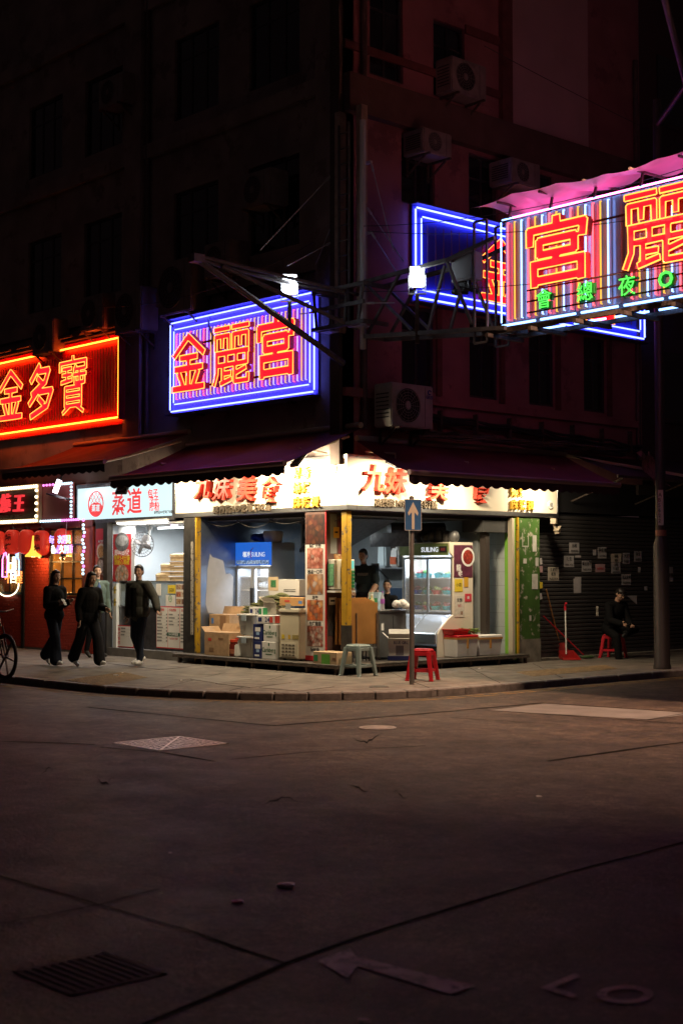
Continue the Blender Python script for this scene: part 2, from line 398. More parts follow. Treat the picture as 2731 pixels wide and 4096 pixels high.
for ln, w_ in [([(348,2830),(700,2866),(1088,2905)], .05), ([(1088,2905),(1600,2864),(2172,2813)], .05), ([(2190,3047),(2470,3006),(2800,2962)], .05), ([(2172,2813),(2731,2850)], .03),
               ([(1943,2843),(2308,2866),(2800,2902)], .035), ([(400,2990),(640,3012),(860,3048)], .035), ([(2900,3330),(2250,3500),(1660,3680),(1140,3856),(560,4110)], .026), ([(-300,3420),(300,3590),(760,3730),(1140,3856)], .022),
               ([(920,3040),(1240,3010),(1700,2985)], .025), ([(-100,3720),(420,3615),(640,3560)], .015), ([(2588,2881),(2800,2846)], .03), ([(1800,2873),(2240,2900)], .02), ([(-200,2960),(380,2980)], .03)]:
    strip([gz(*p) for p in ln], w_, 'joint', tar, road, ZR+.004)
conc = mat('pale concrete patch', (.10,.093,.088), .7, var=.3, vs=3, bump=.3, bs=60)
MB().add([gz(*p)+(ZR+.003,) for p in [(2180,2816),(2790,2856),(2590,2879),(1950,2844)]], [(3,2,1,0)]).build('repair_patch', conc, road)
crack = mat('crack', (.004,.004,.004), .95, spec=.05)
for c0 in [(1470,2958,55), (1120,3208,70), (1430,3155,45), (1600,3180,30), (420,3125,35), (190,3085,25)]:
    x, y, wd = c0; n_ = 9; top = []; bot = []
    for i in range(n_+1):
        t = i/n_; xx = x+(t-.5)*2*wd+random.uniform(-4, 4); yy = y + random.uniform(-6, 6) + 14*math.sin(t*5+x)
        h = (1-abs(2*t-1))*random.uniform(3, 9)+.6; top.append(gz(xx, yy-h*.5)); bot.append(gz(xx, yy+h*.5))
    MB().add([p+(ZR+.005,) for p in top+bot], [(i, n_+1+i, n_+2+i, i+1) for i in range(n_)]).build('pothole', crack, road)
# faded paint
paint = mat('faded road paint', (.34,.28,.24), .6, var=.5, vs=7, dirt=(.09,.075,.068), ds=9, dl=.5)
yel = mat('faded yellow line', (.22,.13,.03), .8, var=.4, vs=6, dirt=(.05,.045,.04), ds=6, dl=.5)
MB().add([gz(*p)+(ZR+.006,) for p in [(1270,3850),(1400,3800),(1420,3830),(1900,3950),(1800,3985),(1430,3870),(1390,3920)]], [(0,6,5,4,3,2,1)]).build('arrow_marking', paint, road)
rp = [gz(2500+115*math.cos(a), 3985+36*math.sin(a)) for a in np.linspace(0, 2*math.pi, 25)[:-1]]; ri = [gz(2500+75*math.cos(a), 3985+22*math.sin(a)) for a in np.linspace(0, 2*math.pi, 25)[:-1]]
MB().add([p+(ZR+.006,) for p in rp+ri], [(i, (i+1) % 24, 24+(i+1) % 24, 24+i) for i in range(24)]).build('letter_marking', paint, road)
MB().add([gz(*p)+(ZR+.006,) for p in [(2160,3958),(2300,3900),(2320,3912),(2215,3958),(2310,3988),(2290,4000)]], [(0,5,4,3),(0,3,2,1)]).build('letter_marking', paint, road)
# ------------------------------------------------------------------ pavement and kerb
kline = [(-60.,-4.4), (-30.,-4.4)] + [(-12+i*.9, -4.40+.007*i) for i in range(12)]
for i in range(1, 13):
    t = i/12; kline.append(((1-t)**2*-1.2+2*t*(1-t)*3.0+t*t*3.06, (1-t)**2*-4.33+2*t*(1-t)*-3.9+t*t*-.5))
kline += [(3.05, .4+i*.9) for i in range(16)] + [(3.05, 30.), (3.05, 60.)]
def off(pl, d):
    out = []
    for i, p in enumerate(pl):
        a = pl[max(0, i-1)]; b = pl[min(len(pl)-1, i+1)]; dx, dy = b[0]-a[0], b[1]-a[1]; ln = math.hypot(dx, dy)
        out.append((p[0]-dy/ln*d, p[1]+dx/ln*d))
    return out
kin = off(kline, .16)
pave_m = mat('pavement concrete', (.15,.13,.11), .8, var=.5, vs=3.2, bump=.35, bs=35, dirt=(.07,.065,.06), ds=4, dl=.6)
kerb_m = mat('kerb granite', (.17,.16,.15), .7, var=.35, vs=9, bump=.3, bs=40)
poly = kin + [(3.0-.11, 200), (-200, 200), (-200, kin[0][1])]
pv = MB().prism(poly, -.5, 0.0).build('pavement', pave_m, kind='structure')
for i in range(len(kline)-1):
    a, b, c, d_ = kline[i], kline[i+1], kin[i+1], kin[i]
    def lp(p, q, t): return (p[0]+(q[0]-p[0])*t, p[1]+(q[1]-p[1])*t)
    ln = math.hypot(b[0]-a[0], b[1]-a[1]); g = .006/ln if ln < 2 else 0
    q = [lp(a, b, g), lp(a, b, 1-g), lp(d_, c, 1-g), lp(d_, c, g)]
    top = .004+random.uniform(-.002, .004)
    MB().frustum((0,1,0,1), (0,1,0,1), 0, 1)
    mb = MB(); mb.add([(x, y, -.3) for x, y in q]+[(q[0][0]*.985+q[3][0]*.015, q[0][1]*.985+q[3][1]*.015, top), (q[1][0]*.985+q[2][0]*.015, q[1][1]*.985+q[2][1]*.015, top), q[2]+(top,), q[3]+(top,)],
                      [(0,3,2,1),(4,5,6,7),(0,1,5,4),(1,2,6,5),(2,3,7,6),(3,0,4,7)])
    mb.build('kerb_stone', kerb_m, pv, bevel=.018)
for d_ in (-.22, -.38):
    o = off(kline, d_); strip(o[2:-2], .09, 'yellow_line', yel, road, ZR+.004)
slab_m = mat('paving slab', (.165,.15,.13), .7, var=.3, vs=5, bump=.3, bs=50)
slab_d = mat('tactile paving', (.26,.17,.06), .75, var=.35, vs=7)
iron = mat('cast iron plate', (.09,.085,.08), .5, .8, var=.4, vs=25)
# hatch covers and relaid slabs let into the pavement (thin plates a few mm proud)
def plate(pts, name, m, parent, z=0.0, h=.006):
    p = [gz(a, b, z) for a, b in pts]; return MB().add([(x, y, z-.02) for x, y in p]+[(x, y, z+h) for x, y in p], [(0,3,2,1),(4,5,6,7),(0,1,5,4),(1,2,6,5),(2,3,7,6),(3,0,4,7)][::1]).build(name, m, parent)
for q, m_ in [([(1195,2766),(1338,2748),(1172,2734),(1035,2752)], slab_m), ([(870,2735),(1010,2717),(880,2703),(760,2718)], slab_m), ([(1000,2752),(1165,2732),(1010,2718),(862,2736)], pave_m),
              ([(560,2640),(760,2668),(640,2680),(430,2655)], pave_m), ([(1475,2752),(1555,2750),(1540,2744),(1480,2745)], iron)]:
    plate(q, 'paving_slab', m_, pv)
gm = mat('tactile brown', (.20,.13,.06), .75, var=.4, vs=8)
for q in [[(400,2745),(590,2712),(490,2690),(260,2722)], [(2130,2708),(2470,2676),(2420,2662),(2060,2690)]]:
    a, b, c, d_ = [Vector(gz(*p, 0)) for p in q]; mb = MB()
    for i in range(22):
        for j in range(10):
            p = a.lerp(b, (i+.5)/22).lerp(d_.lerp(c, (i+.5)/22), (j+.5)/10); mb.frustum((p.x-.035,p.x+.035,p.y-.035,p.y+.035), (p.x-.02,p.x+.02,p.y-.02,p.y+.02), .003, .011)
    mb.build('tactile_studs', gm, pv, kind='stuff')
for ln in [[(0,2640),(700,2690)],[(180,2700),(460,2640)],[(620,2760),(900,2690)],[(900,2770),(1150,2700)],[(1560,2690),(1750,2768)],[(1850,2660),(2010,2738)],[(2130,2655),(2260,2718)],[(1000,2700),(1380,2725),(1900,2690),(2300,2660)]]: strip([gz(*q, 0) for q in ln], .014, 'paving_joint', tar, pv, .003)
# kerbside gully gratings
for x0 in (1.0, -.2):
    pass
gt = thing('gully_grating', (*gz(800,2772,-.09),-.1), 'black cast iron gully grating at the foot of the kerb before the corner', 'grating', rz=.32)
mb = MB(); mb.box(-.5,.5,-.16,-.12,0,.014).box(-.5,.5,.12,.16,0,.014).box(-.5,-.46,-.12,.12,0,.014).box(.46,.5,-.12,.12,0,.014); mb.build('frame', iron, gt)
for i in range(13): BX(-.44+i*.07,-.41+i*.07,-.12,.12,.0,.012).build('bar', iron, gt)
# ------------------------------------------------------------------ manholes and drains in the road
mh_m = mat('polished manhole iron', (.85,.74,.68), .42, .35, var=.3, vs=20)
mh_d = mat('manhole recess', (.01,.01,.01), .8)
mc = thing('manhole_cover', (*gz(680,2975),ZR), 'square cast iron manhole cover with a swirling maze tread in the road', 'manhole cover')
MB().box(-.41,.41,-.41,.41,-.02,.004).build('plate', mh_d, mc)
mb = MB()
for a in (0, 1, 2, 3):
    M = Matrix.Rotation(a*math.pi/2, 4, 'Z'); mb.box(-.42,.42,.395,.42,0,.007,0,M)
mb.build('frame', mh_m, mc)
mb = MB(); rnd = random.Random(3)
N = 11; S = .76/N
for i in range(N):
    for j in range(N):
        x = -.38+S*(i+.5); y = -.38+S*(j+.5)
        if abs(x+y) < .025: continue
        if rnd.random() < .5: mb.box(x-S*.60,x+S*.60,y-S*.2,y+S*.2,0,.005)
        else: mb.box(x-S*.2,x+S*.2,y-S*.56,y+S*.56,0,.0054)
mb.build('tread', mh_m, mc, kind='stuff')
MB().bar((-.39,.39,.004),(.39,-.39,.004),.026,.007).build('rib', mh_m, mc)
sm = thing('round_manhole_cover', (*gz(1510,2913),ZR), 'small pale oval inspection cover in the road before the corner', 'manhole cover')
MB().lathe([(.21,0),(.21,.008),(.19,.010)], n=24).build('rim', mat('pale worn iron', (.3,.28,.26), .55, .5, var=.4, vs=20), sm)
MB().lathe([(.175,0),(.175,.013)], n=24).build('lid', mat('pale cement', (.24,.22,.2), .7, var=.4, vs=14), sm)
dg_ = thing('road_drain', (*gz(358,3895),ZR), 'square slotted iron drain grating near the faded arrow marking', 'drain')
mb = MB()
for a in range(4): mb.box(-.24,.24,.21,.24,-.02,.004,0,Matrix.Rotation(a*math.pi/2, 4, 'Z'))
iron2 = mat('dull drain iron', (.05,.043,.04), .8, .2, var=.4, vs=20); mb.build('frame', iron2, dg_); MB().box(-.21,.21,-.21,.21,-.05,.001).build('pit', mh_d, dg_)
for i in range(9): BX(-.21,.21,-.195+i*.046,-.168+i*.046,.002,.005).build('bar', iron2, dg_)
# litter
lm = mat('crumpled wrapper', (.65,.6,.58), .35, var=.3, vs=30)
def litter(px, py, s, m, lab, z=ZR, cat='litter', name='wrapper'):
    p = gz(px, py, z); mb = MB(); rr = random.Random(int(px*7+py))
    pts = [(s*math.cos(a)*rr.uniform(.6,1.1), s*.8*math.sin(a)*rr.uniform(.6,1.1)) for a in np.linspace(0, 2*math.pi, 9)[:-1]]
    vs = [(0,0,s*.35)]+[(x, y, rr.uniform(.002,.3*s)) for x, y in pts]+[(x*.8, y*.8, 0) for x, y in pts]
    fs = [(0, 1+i, 1+(i+1) % 8) for i in range(8)]+[(9+i, 9+(i+1) % 8, 1+(i+1) % 8, 1+i) for i in range(8)]
    return setp(mb.add([(v[0]+p[0], v[1]+p[1], v[2]+z) for v in vs], fs).build(name, m), lab, cat)
litter(1143,3548,.07,mat('pale torn foil', (.7,.6,.75), .3, var=.4, vs=18),'pale torn wrapper lying on the empty road')
litter(950,3612,.045,mat('pink wrapper', (.6,.12,.3), .35, var=.4, vs=18),'small pink wrapper on the road beside the pale torn one')
litter(1920,2676,.045,lm,'crumpled white tissue on the pavement before the foam boxes', 0)
litter(2155,3188,.03,lm,'tiny pale scrap on the road toward the lamp post')
litter(680,3414,.015,lm,'tiny glinting bottle cap on the dark road')
litter(465,2705,.07,lm,'flattened white wrapper on the pavement near the walkers', 0)
litter(490,2693,.035,lm,'white paper scrap beside the flattened wrapper', 0)
litter(725,2724,.05,lm,'pale scrap of paper by the pavement hatch', 0)
litter(1460,4090,.03,lm,'scrap of litter at the end of the faded arrow')
litter(1475,3983,.012,lm,'tiny shiny shard beside the faded arrow')
# ------------------------------------------------------------------ the corner building (left facade on y = .25, right facade on x = -.12)
YL, XR = .25, -.12
def holes_wall(mb, u0, u1, z0, z1, holes, put):
    us = sorted({u0, u1, *[h[0] for h in holes], *[h[1] for h in holes]}); zs = sorted({z0, z1, *[h[2] for h in holes], *[h[3] for h in holes]})
    us = [u for u in us if u0 <= u <= u1]; zs = [z for z in zs if z0 <= z <= z1]
    for a, b in zip(us, us[1:]):
        run = None
        for c, d in zip(zs, zs[1:]):
            cu, cz = (a+b)/2, (c+d)/2
            solid = not any(h[0] < cu < h[1] and h[2] < cz < h[3] for h in holes)
            if solid: run = [c, d] if run is None else [run[0], d]
            if not solid or d == zs[-1]:
                if run: put(mb, a, b, run[0], run[1])
                run = None
bld = thing('corner_building', (-7,6,0), 'dark old corner tenement above the food stalls, red glow on one face', 'building')
wl_m = mat('grey render', (.34,.27,.25), .85, var=.3, vs=1.5, bump=.2, bs=18, dirt=(.20,.15,.14), ds=1.2, dl=.55)
wr_m = mat('stained pinkish render', (.36,.15,.165), .85, var=.25, vs=1.3, bump=.2, bs=18, dirt=(.22,.09,.10), ds=1.1, dl=.57)
wh_m = mat('pale painted wall', (.60,.40,.41), .8, var=.12, vs=1.0)
trim_m = mat('dull red trim', (.16,.05,.05), .7, var=.3, vs=5)
win_m = mat('window frame', (.06,.055,.06), .5, .3)
fl1 = (4.75, 6.2); fl2 = (7.95, 9.15); fl3 = (10.0, 11.4)
RW = [(1.36,2.18), (3.05,3.83), (4.67,5.42), (6.29,7.0)]
rh = [(a, b, z0, z1) for a, b in RW for z0, z1 in (fl1, fl2)] + [(.62,1.40,10.0,11.6), (2.15,2.95,9.98,11.35)]
mb = MB(); holes_wall(mb, .0, 8.15, 3.4, 16, rh, lambda m, a, b, c, d: m.box(XR-.22, XR, a, b, c, d))
mb.build('wall', wr_m, bld, world=True)
LW = [(-2.9,-1.5), (-5.2,-3.8), (-8.4,-7.0), (-10.7,-9.3), (-13.2,-11.8)]
lh = [(a, b, z0, z1) for a, b in LW[:4] for z0, z1 in ((4.7,6.2), (7.3,8.9), (10.3,11.9))]
mb = MB(); holes_wall(mb, -16, XR-.23, 3.4, 17, lh, lambda m, a, b, c, d: m.box(a, b, YL, YL+.22, c, d))
mb.build('wall', wl_m, bld, world=True)
# roof slab, inner floors and back so that nothing is see-through
MB().box(-16, XR-.3, YL+.3, 12, 3.5, 3.6).box(-16, XR-.3, YL+.3, 12, 6.7, 6.8).box(-16, XR-.3, YL+.3, 12, 9.6, 9.7).box(-16, XR-.3, YL+.3, 12, 16.5, 16.6).build('floor_slab', wl_m, bld, world=True)
def window(put, a, b, z0, z1, parent, nm=2):
    """put(u0,u1,z0,z1,d0,d1) -> box with depth behind the wall face"""
    f = MB(); w_ = .05
    for q in [(a, a+w_, z0, z1), (b-w_, b, z0, z1), (a+w_, b-w_, z0, z0+w_), (a+w_, b-w_, z1-w_, z1)]: put(f, *q, .06, .12)
    fo = f.build('window', win_m, parent, world=True)
    for k in range(1, nm):
        m_ = MB(); u = a+(b-a)*k/nm; put(m_, u-.025, u+.025, z0+w_, z1-w_, .07, .11); mo = m_.build('mullion', win_m, fo); mo.data.transform(Matrix.Translation(-bld.location))
    t = MB(); put(t, a+w_, b-w_, z1-.45, z1-.41, .072, .108); to = t.build('transom', win_m, fo); to.data.transform(Matrix.Translation(-bld.location))
    for k in range(nm):
        g = MB(); put(g, a+w_+(b-a-2*w_)*k/nm, a+w_+(b-a-2*w_)*(k+1)/nm, z0+w_, z1-w_, .085, .092); go = g.build('pane', glassd, fo); go.data.transform(Matrix.Translation(-bld.location))
    c = MB(); put(c, a+.01, b-.01, z0+.01, z1-.01, .35, .36); co = c.build('curtain', mat('drab curtain', (.05,.045,.04), .9, var=.5, vs=8, stretch=(20,20,1)), fo); co.data.transform(Matrix.Translation(-bld.location))
for a, b, z0, z1 in rh: window(lambda m, u0, u1, c, d, d0, d1: m.box(XR-d1, XR-d0, u0, u1, c, d), a, b, z0, z1, bld)
for a, b, z0, z1 in lh:
    if z0 < 12.5 and a > -11: window(lambda m, u0, u1, c, d, d0, d1: m.box(u0, u1, YL+d0, YL+d1, c, d), a, b, z0, z1, bld, 3)
gw = MB().box(XR-.30,XR-.29,1.40,2.14,8.0,8.75).build('gold_reflection', mat('painted gold reflection', (.1,.06,.02), .5, emit=(1,.55,.12), es=.05, var=.5, vs=6, stretch=(9,9,1)), bld, world=True)  # gold street-light reflection in the window, made as a glowing sheet
# projecting red surrounds beside the right-hand windows, ledges and bands
for a, b in RW: BX(XR, XR+.05, b+.003, b+.12, 4.7, 6.3).build('window_surround', trim_m, bld).data.transform(Matrix.Translation(-bld.location))
for (x0,x1,y0,y1,z0,z1), m_ in [((XR,XR+.09,-.0,8.0,4.52,4.66), wr_m), ((XR,XR+.16,.02,8.15,9.22,9.86), mat('sooty concrete ledge', (.13,.075,.07), .85, var=.3, vs=2)), ((XR,XR+.04,.03,4.0,10.30,10.44), trim_m), ((XR,XR+.10,3.86,4.14,9.862,16), trim_m),
              ((XR+.002,XR+.03,4.143,6.45,9.864,16), wh_m), ((XR,XR+.04,2.95,3.86,11.28,11.44), trim_m)]:
    BX(x0,x1,y0,y1,z0,z1).build('ledge' if z1 < 10 else 'moulding', m_, bld).data.transform(Matrix.Translation(-bld.location))
for x in (-6.4, -.62): BX(x-.28, x+.28, YL-.16, YL-.002, 3.5, 17).build('pilaster', wl_m, bld).data.transform(Matrix.Translation(-bld.location))
for z in (6.75, 9.75, 12.7): BX(-16, -.9, YL-.10, YL-.003, z, z+.28).build('ledge', wl_m, bld).data.transform(Matrix.Translation(-bld.location))
BX(XR-.23, XR, -.02+YL-.3, YL-.001, 3.4, 17).build('corner_pier', mat('dark brown pier', (.10,.07,.06), .8, var=.3, vs=3), bld).data.transform(Matrix.Translation(-bld.location))
# drainpipes
pipe_m = mat('painted pipe', (.10,.07,.065), .5, var=.3, vs=6)
for i, (x, y, z0, z1) in enumerate([(XR+.07,.42,4.0,16), (XR+.06,7.95,3.9,12)]):
    setp(MB().tube([(x,y,z0),(x,y,z1)], .055, 10).build('drainpipe', pipe_m, smooth=True), ['dark vertical drainpipe close to the sign tower on the red lit wall','dark vertical drainpipe at the far end of the red lit wall'][i], 'pipe')
setp(MB().tube([(-6.0,YL-.06,4.0),(-6.0,YL-.06,16)], .05, 8).build('drainpipe', pipe_m, smooth=True), 'drainpipe on the dark facade beside the pilaster over the stalls', 'pipe')
# neighbour further along the right street, and the block beyond it
nb = thing('neighbour_building', (-4,14,0), 'very dark neighbouring tenement beyond the corner building', 'building')
ndm = mat('dark mosaic tile wall', (.07,.05,.045), .8, var=.3, vs=30)
def WB(p, *a): return BX(*a)
BX(-8,-.22,8.16,17,3.2,24).build('wall', ndm, nb).data.transform(Matrix.Translation(-nb.location))
for k, (y, z) in enumerate([(8.9,4.8),(10.8,4.8),(13,4.8),(8.9,8),(10.8,8),(8.9,11)]):
    BX(-.24,-.19,y,y+.9,z,z+1.4).build('window', glassd, nb).data.transform(Matrix.Translation(-nb.location))
    BX(-.22,-.15,y-.05,y+.95,z-.08,z-.005).build('sill', ndm, nb).data.transform(Matrix.Translation(-nb.location))
fb = thing('far_building', (-3,30,0), 'pale grey block further down the street behind the lamp post', 'building')
BX(-7,.35,17.5,45,0,30).build('wall', mat('pale grey tile', (.42,.39,.37), .8, var=.1, vs=2), fb).data.transform(Matrix.Translation(-fb.location))
for k in range(6): BX(.351,.40,19+k*4,20.6+k*4,4.8,6.4).build('window', glassd, fb).data.transform(Matrix.Translation(-fb.location))
# ------------------------------------------------------------------ air conditioners
ac_m = mat('aged white enamel', (.40,.38,.35), .5, var=.15, vs=5, dirt=(.30,.27,.23), ds=4, dl=.62)
ac_d = mat('darker grey enamel', (.26,.22,.21), .6, var=.25, vs=5)
def make_ac(loc, rz, label, w=.86, h=.62, d=.34, logo=False):
    ac_m = ac_d if loc[2] > 5 else MATS['aged white enamel']  # units set higher up get the darker enamel
    t = thing('air_conditioner', loc, label, 'air conditioner', rz, 'air conditioners on the building walls')
    MB().box(-w/2,w/2,-d,0,0,h).build('casing', ac_m, t, bevel=.02, seg=2)
    fx = -w*.12; r = h*.40
    MB().add([(fx+r*.98*math.cos(a), -d-.003, h/2+r*.98*math.sin(a)) for a in np.linspace(0, 2*math.pi, 29)[:-1]], [tuple(range(28))]).build('fan_opening', black, t)
    mb = MB()
    for k in (.25, .42, .58, .74, .9, 1.0): mb.tube([(fx+r*k*math.cos(a), -d-.012, h/2+r*k*math.sin(a)) for a in np.linspace(0, 2*math.pi, 25)[:-1]], .0035 if k < 1 else .008, 4, True)
    for a in np.linspace(0, 2*math.pi, 17)[:-1]: mb.tube([(fx, -d-.012, h/2), (fx+r*math.cos(a), -d-.012, h/2+r*math.sin(a))], .003, 4)
    g = mb.build('fan_grille', ac_m, t); MB().ball((fx,-d-.014,h/2), (r*.2,.012,r*.24), 14, 8).build('hub', ac_m, g, smooth=True)
    MB().box(w*.29,w*.294,-d-.004,-d+.01,.03,h-.03).build('panel_seam', black, t)
    for k in range(7): BX(-w/2-.006,-w/2+.004,-d*.85,-d*.15,h*.2+k*h*.09,h*.2+k*h*.09+.018).build('louvre', blackp, t)
    for s in (-1, 1):
        m_ = MB(); m_.box(s*w*.36-.02,s*w*.36+.02,-d-.06,.0,-.035,-.001); m_.bar((s*w*.36,-d*.9,-.03),(s*w*.36,-.0,-.30),.03,.03); m_.box(s*w*.36-.021,s*w*.36+.021,-.03,.001,-.34,-.036); m_.build('bracket', rust, t)
    if logo:
        MB().text('GREE', .075, at((w*.40,-d-.006,h*.74), ML), 0, True).build('lettering', mat('blue print', (.02,.04,.3), .5), t)
        MB().tube([(w*.40+.035*math.cos(a),-d-.006,h*.85+.035*math.sin(a)) for a in np.linspace(.3, 5.4, 14)], .009, 5).build('emblem', mat('blue print'), t)
    return t
make_ac((.06,1.02,4.02), math.pi/2, 'large white air conditioner with a grille fan just above the stall awning', .98, .72, .42, True)
make_ac((XR+.02,2.62,9.35+.62), math.pi/2, 'white air conditioner beneath the third floor window of the red lit wall', .9, .62, .4)
make_ac((XR+.02,1.72,8.72), math.pi/2, 'box air conditioner high over the window reflecting gold light', .7, .42, .5)
make_ac((XR+.02,3.95,8.6), math.pi/2, 'dim air conditioner behind the top of the striped sign', .8, .45, .55)
for x, z, w_, h_, lab in [(-4.55,6.45,1.05,1.0,'big dull metal air conditioner glinting above the blue framed sign'), (-3.25,6.95,.8,.62,'dim air conditioner right of the big glinting one'), (-2.15,8.0,.8,.62,'air conditioner higher up the dark facade near the sign tower'),
                          (-6.1,6.3,.9,.85,'dim grey air conditioner left of the big glinting one'), (-7.4,6.5,.85,.7,'dim air conditioner over the red neon sign, middle of its row'), (-9.3,6.25,.85,.7,'dim reddish air conditioner over the red neon sign, end of its row'), (-6.75,10.9,.9,.6,'barely visible air conditioner high beside the pilaster')]:
    make_ac((x,YL-.02,z), 0, lab, w_, h_, .42)
# plastic film tied over the big unit, and brackets with hanging wires
setp(MB().tube([(-3.9,.1,6.4),(-3.6,-.1,6.1),(-3.45,-.12,5.9),(-3.5,-.1,5.75)], .02, 6).build('hanging_hose', mat('grey hose', (.3,.3,.3), .5)), 'pale hose dangling above the top of the blue framed sign', 'hose')
# ------------------------------------------------------------------ cables on the right-hand wall
def cable(pts, r, name, label, cat, m=cable_m, n=8, sag=0.0, parent=None):
    P = [Vector(p) for p in pts]; Q = []
    for p, q in zip(P, P[1:]):
        for i in range(n): t = i/n; a = p.lerp(q, t); a.z -= sag*4*t*(1-t); Q.append(a)
    Q.append(P[-1]); return setp(MB().tube(Q, r, 5).build(name, m, parent), label, cat)
cb = thing('cable_bundle', (0,4,4.2), 'sagging bundle of dark cables pinned below the windows of the red lit wall', 'cables')
for k in range(7):
    rr = random.Random(k); pts = [(.03+rr.uniform(-.02,.05), .9+i*1.0, 4.40-.035*i+rr.uniform(-.05,.05)-(.02*k)) for i in range(8)]
    cable(pts, rr.choice((.012,.018,.026)), 'cable', None, None, n=4, sag=.03, parent=cb).data.transform(Matrix.Translation(-cb.location))
for k in range(8): BX(-.0,.09,1.2+k*.9,1.24+k*.9,4.0,4.42).build('clip', rust, cb).data.transform(Matrix.Translation(-cb.location))
cb2 = thing('cable_heap', (.2,4,3.9), 'tangle of loose cables and pipes lying along the top of the stall awning', 'cables')
for k in range(12):
    rr = random.Random(k+50); pts = [(.08+rr.uniform(-.05,.28), 1.3+i*.95, 3.93+rr.uniform(-.05,.12)) for i in range(7)]
    cable(pts, rr.choice((.01,.016,.03)), 'cable', None, None, m=rr.choice((cable_m, rust, pipe_m)), n=3, parent=cb2).data.transform(Matrix.Translation(-cb2.location))
cable([(.0,1.5,4.30),(.02,4.0,3.98)], .02, 'slanting_pipe', 'thin pipe slanting down the wall right of the big air conditioner', 'pipe', m=pipe_m)
wt = thing('overhead_wires', (2,3,7), 'thin black wires strung across from the sign tower to the projecting sign', 'wires')
for p, q, s in [((.6,-.2,7.15),(7.5,.1,7.0),.25), ((.7,-.2,7.05),(7.5,.05,6.3),.2), ((.6,-.2,6.1),(8,.0,5.6),.15), ((.4,2.9,10.9),(.4,12,10.2),.1), ((-.6,-.2,7.1),(-7,-.3,6.9),.3)]:
    cable([p, q], .006, 'wire', None, None, n=14, sag=s, parent=wt).data.transform(Matrix.Translation(-wt.location))
# ------------------------------------------------------------------ neon signs
n_blue = glow('lit blue neon', (.11,.14,1.0), 9.0)
n_blue2 = glow('lit ice blue neon', (.22,.42,1.0), 4.5)
n_white = glow('lit violet white neon', (.26,.22,1.0), 3.6)
n_yel = glow('lit yellow neon', (1.0,.55,.06), 1.3)
n_red = glow('lit red neon', (1.0,.06,.08), 5.0)
n_or = glow('lit orange neon', (1.0,.30,.04), 3.4); n_or2 = glow('lit deep orange neon', (1.0,.10,.008), 20.0)
n_green = glow('lit green neon', (.10,1.0,.10), 1.6)
off_t = mat('unlit glass tube', (.25,.12,.12), .2, spec=.6)
let_red = mat('red channel letter with added glow', (.9,.006,.012), .5, emit=(1.0,.006,.016), es=2.0)  # face emission stands in for the outline tubes' light on the letter
ret = mat('letter return', (.5,.005,.01), .5)
def neon_letter(ch, M, w_, h_, parent, depth=.10, tr=.007, tm=None):
    vs, fs, be, lp = NE[ch]; mb = MB(); pv = [(v[0]*w_, v[1]*h_, depth) for v in vs]; mb.add(pv, fs, 0, M)
    K = len(pv); mb.add(pv+[(p[0], p[1], 0.0) for p in pv], [(q, p, p+K, q+K) for p, q in be], 1, M)
    o = mb.build('letter', [let_red, ret], parent, world=True)
    tb = MB()
    for l in lp: tb.tube([(x*w_, y*h_, depth+.016) for x, y in l], tr, 5, True, 0, M)
    tb.build('letter_tube', tm or n_or, o, world=True)
    return o
def rect_tube(mb, x0, x1, z0, z1, d, r, M, gap=.04):
    mb.tube([(x0+gap,z1,d),(x1-gap,z1,d)], r, 6, False, 0, M); mb.tube([(x0+gap,z0,d),(x1-gap,z0,d)], r, 6, False, 0, M)
    mb.tube([(x0,z0+gap,d),(x0,z1-gap,d)], r, 6, False, 0, M); mb.tube([(x1,z0+gap,d),(x1,z1-gap,d)], r, 6, False, 0, M)
def tube_part(pts, r, m, parent, M, name='neon_tube'): return MB().tube(pts, r, 6, False, 0, M).build(name, m, parent, world=True)
def frame_tubes(x0, x1, z0, z1, d, r, m, parent, M, g=.03):
    for a, b in [((x0+g,z1),(x1-g,z1)), ((x0+g,z0),(x1-g,z0)), ((x0,z0+g),(x0,z1-g)), ((x1,z0+g),(x1,z1-g))]: tube_part([(*a,d),(*b,d)], r, m, parent, M)
# --- the blue framed sign over the stalls (faces -Y; drawing coords: x, z, distance towards the street)
MLp = at((0,0,0), ML)
s1 = thing('neon_sign', (-2.9,.1,4.6), 'lit neon sign with three red characters over vertical stripes in a blue double frame', 'neon sign')
pan1 = mat('blue enamel sign panel', (.32,.22,.95), .4)
x0, x1, z0, z1 = -4.94, -.82, 4.655, 6.325
MB().box(x0-.02,x1+.05,.05,.20,z0-.05,z1+.05).build('panel', pan1, s1, world=True, bevel=.01)
frame_tubes(x0,x1,z0,z1,.0,.0135,n_blue,s1,MLp); frame_tubes(x0+.11,x1-.11,z0+.13,z1-.13,.0,.011,n_blue,s1,MLp)
xs = np.linspace(x0+.2, x1-.22, 36)
for i, x in enumerate(xs):
    top = z1-.22; bot = z0+.22
    tube_part([(x,bot,-.03),(x,bot,.0),(x,top,.0),(x,top,-.03)], .007, (n_red, n_white, n_yel, n_white)[i % 4], s1, MLp, 'stripe_tube')
for ch, (pa, pb, pt_, pbm) in {'金': (689,830,1332,1567), '麗': (855,1008,1289,1544), '宮': (1031,1186,1258,1511)}.items():
    a = L(pa, (pt_+pbm)/2, -.1); b = L(pb, (pt_+pbm)/2, -.1); t_ = L((pa+pb)/2, pt_, -.1)[2]; u_ = L((pa+pb)/2, pbm, -.1)[2]
    neon_letter(ch, at(((a[0]+b[0])/2, -.02, (t_+u_)/2), ML), abs(b[0]-a[0])*.97, (t_-u_)*.96, s1)
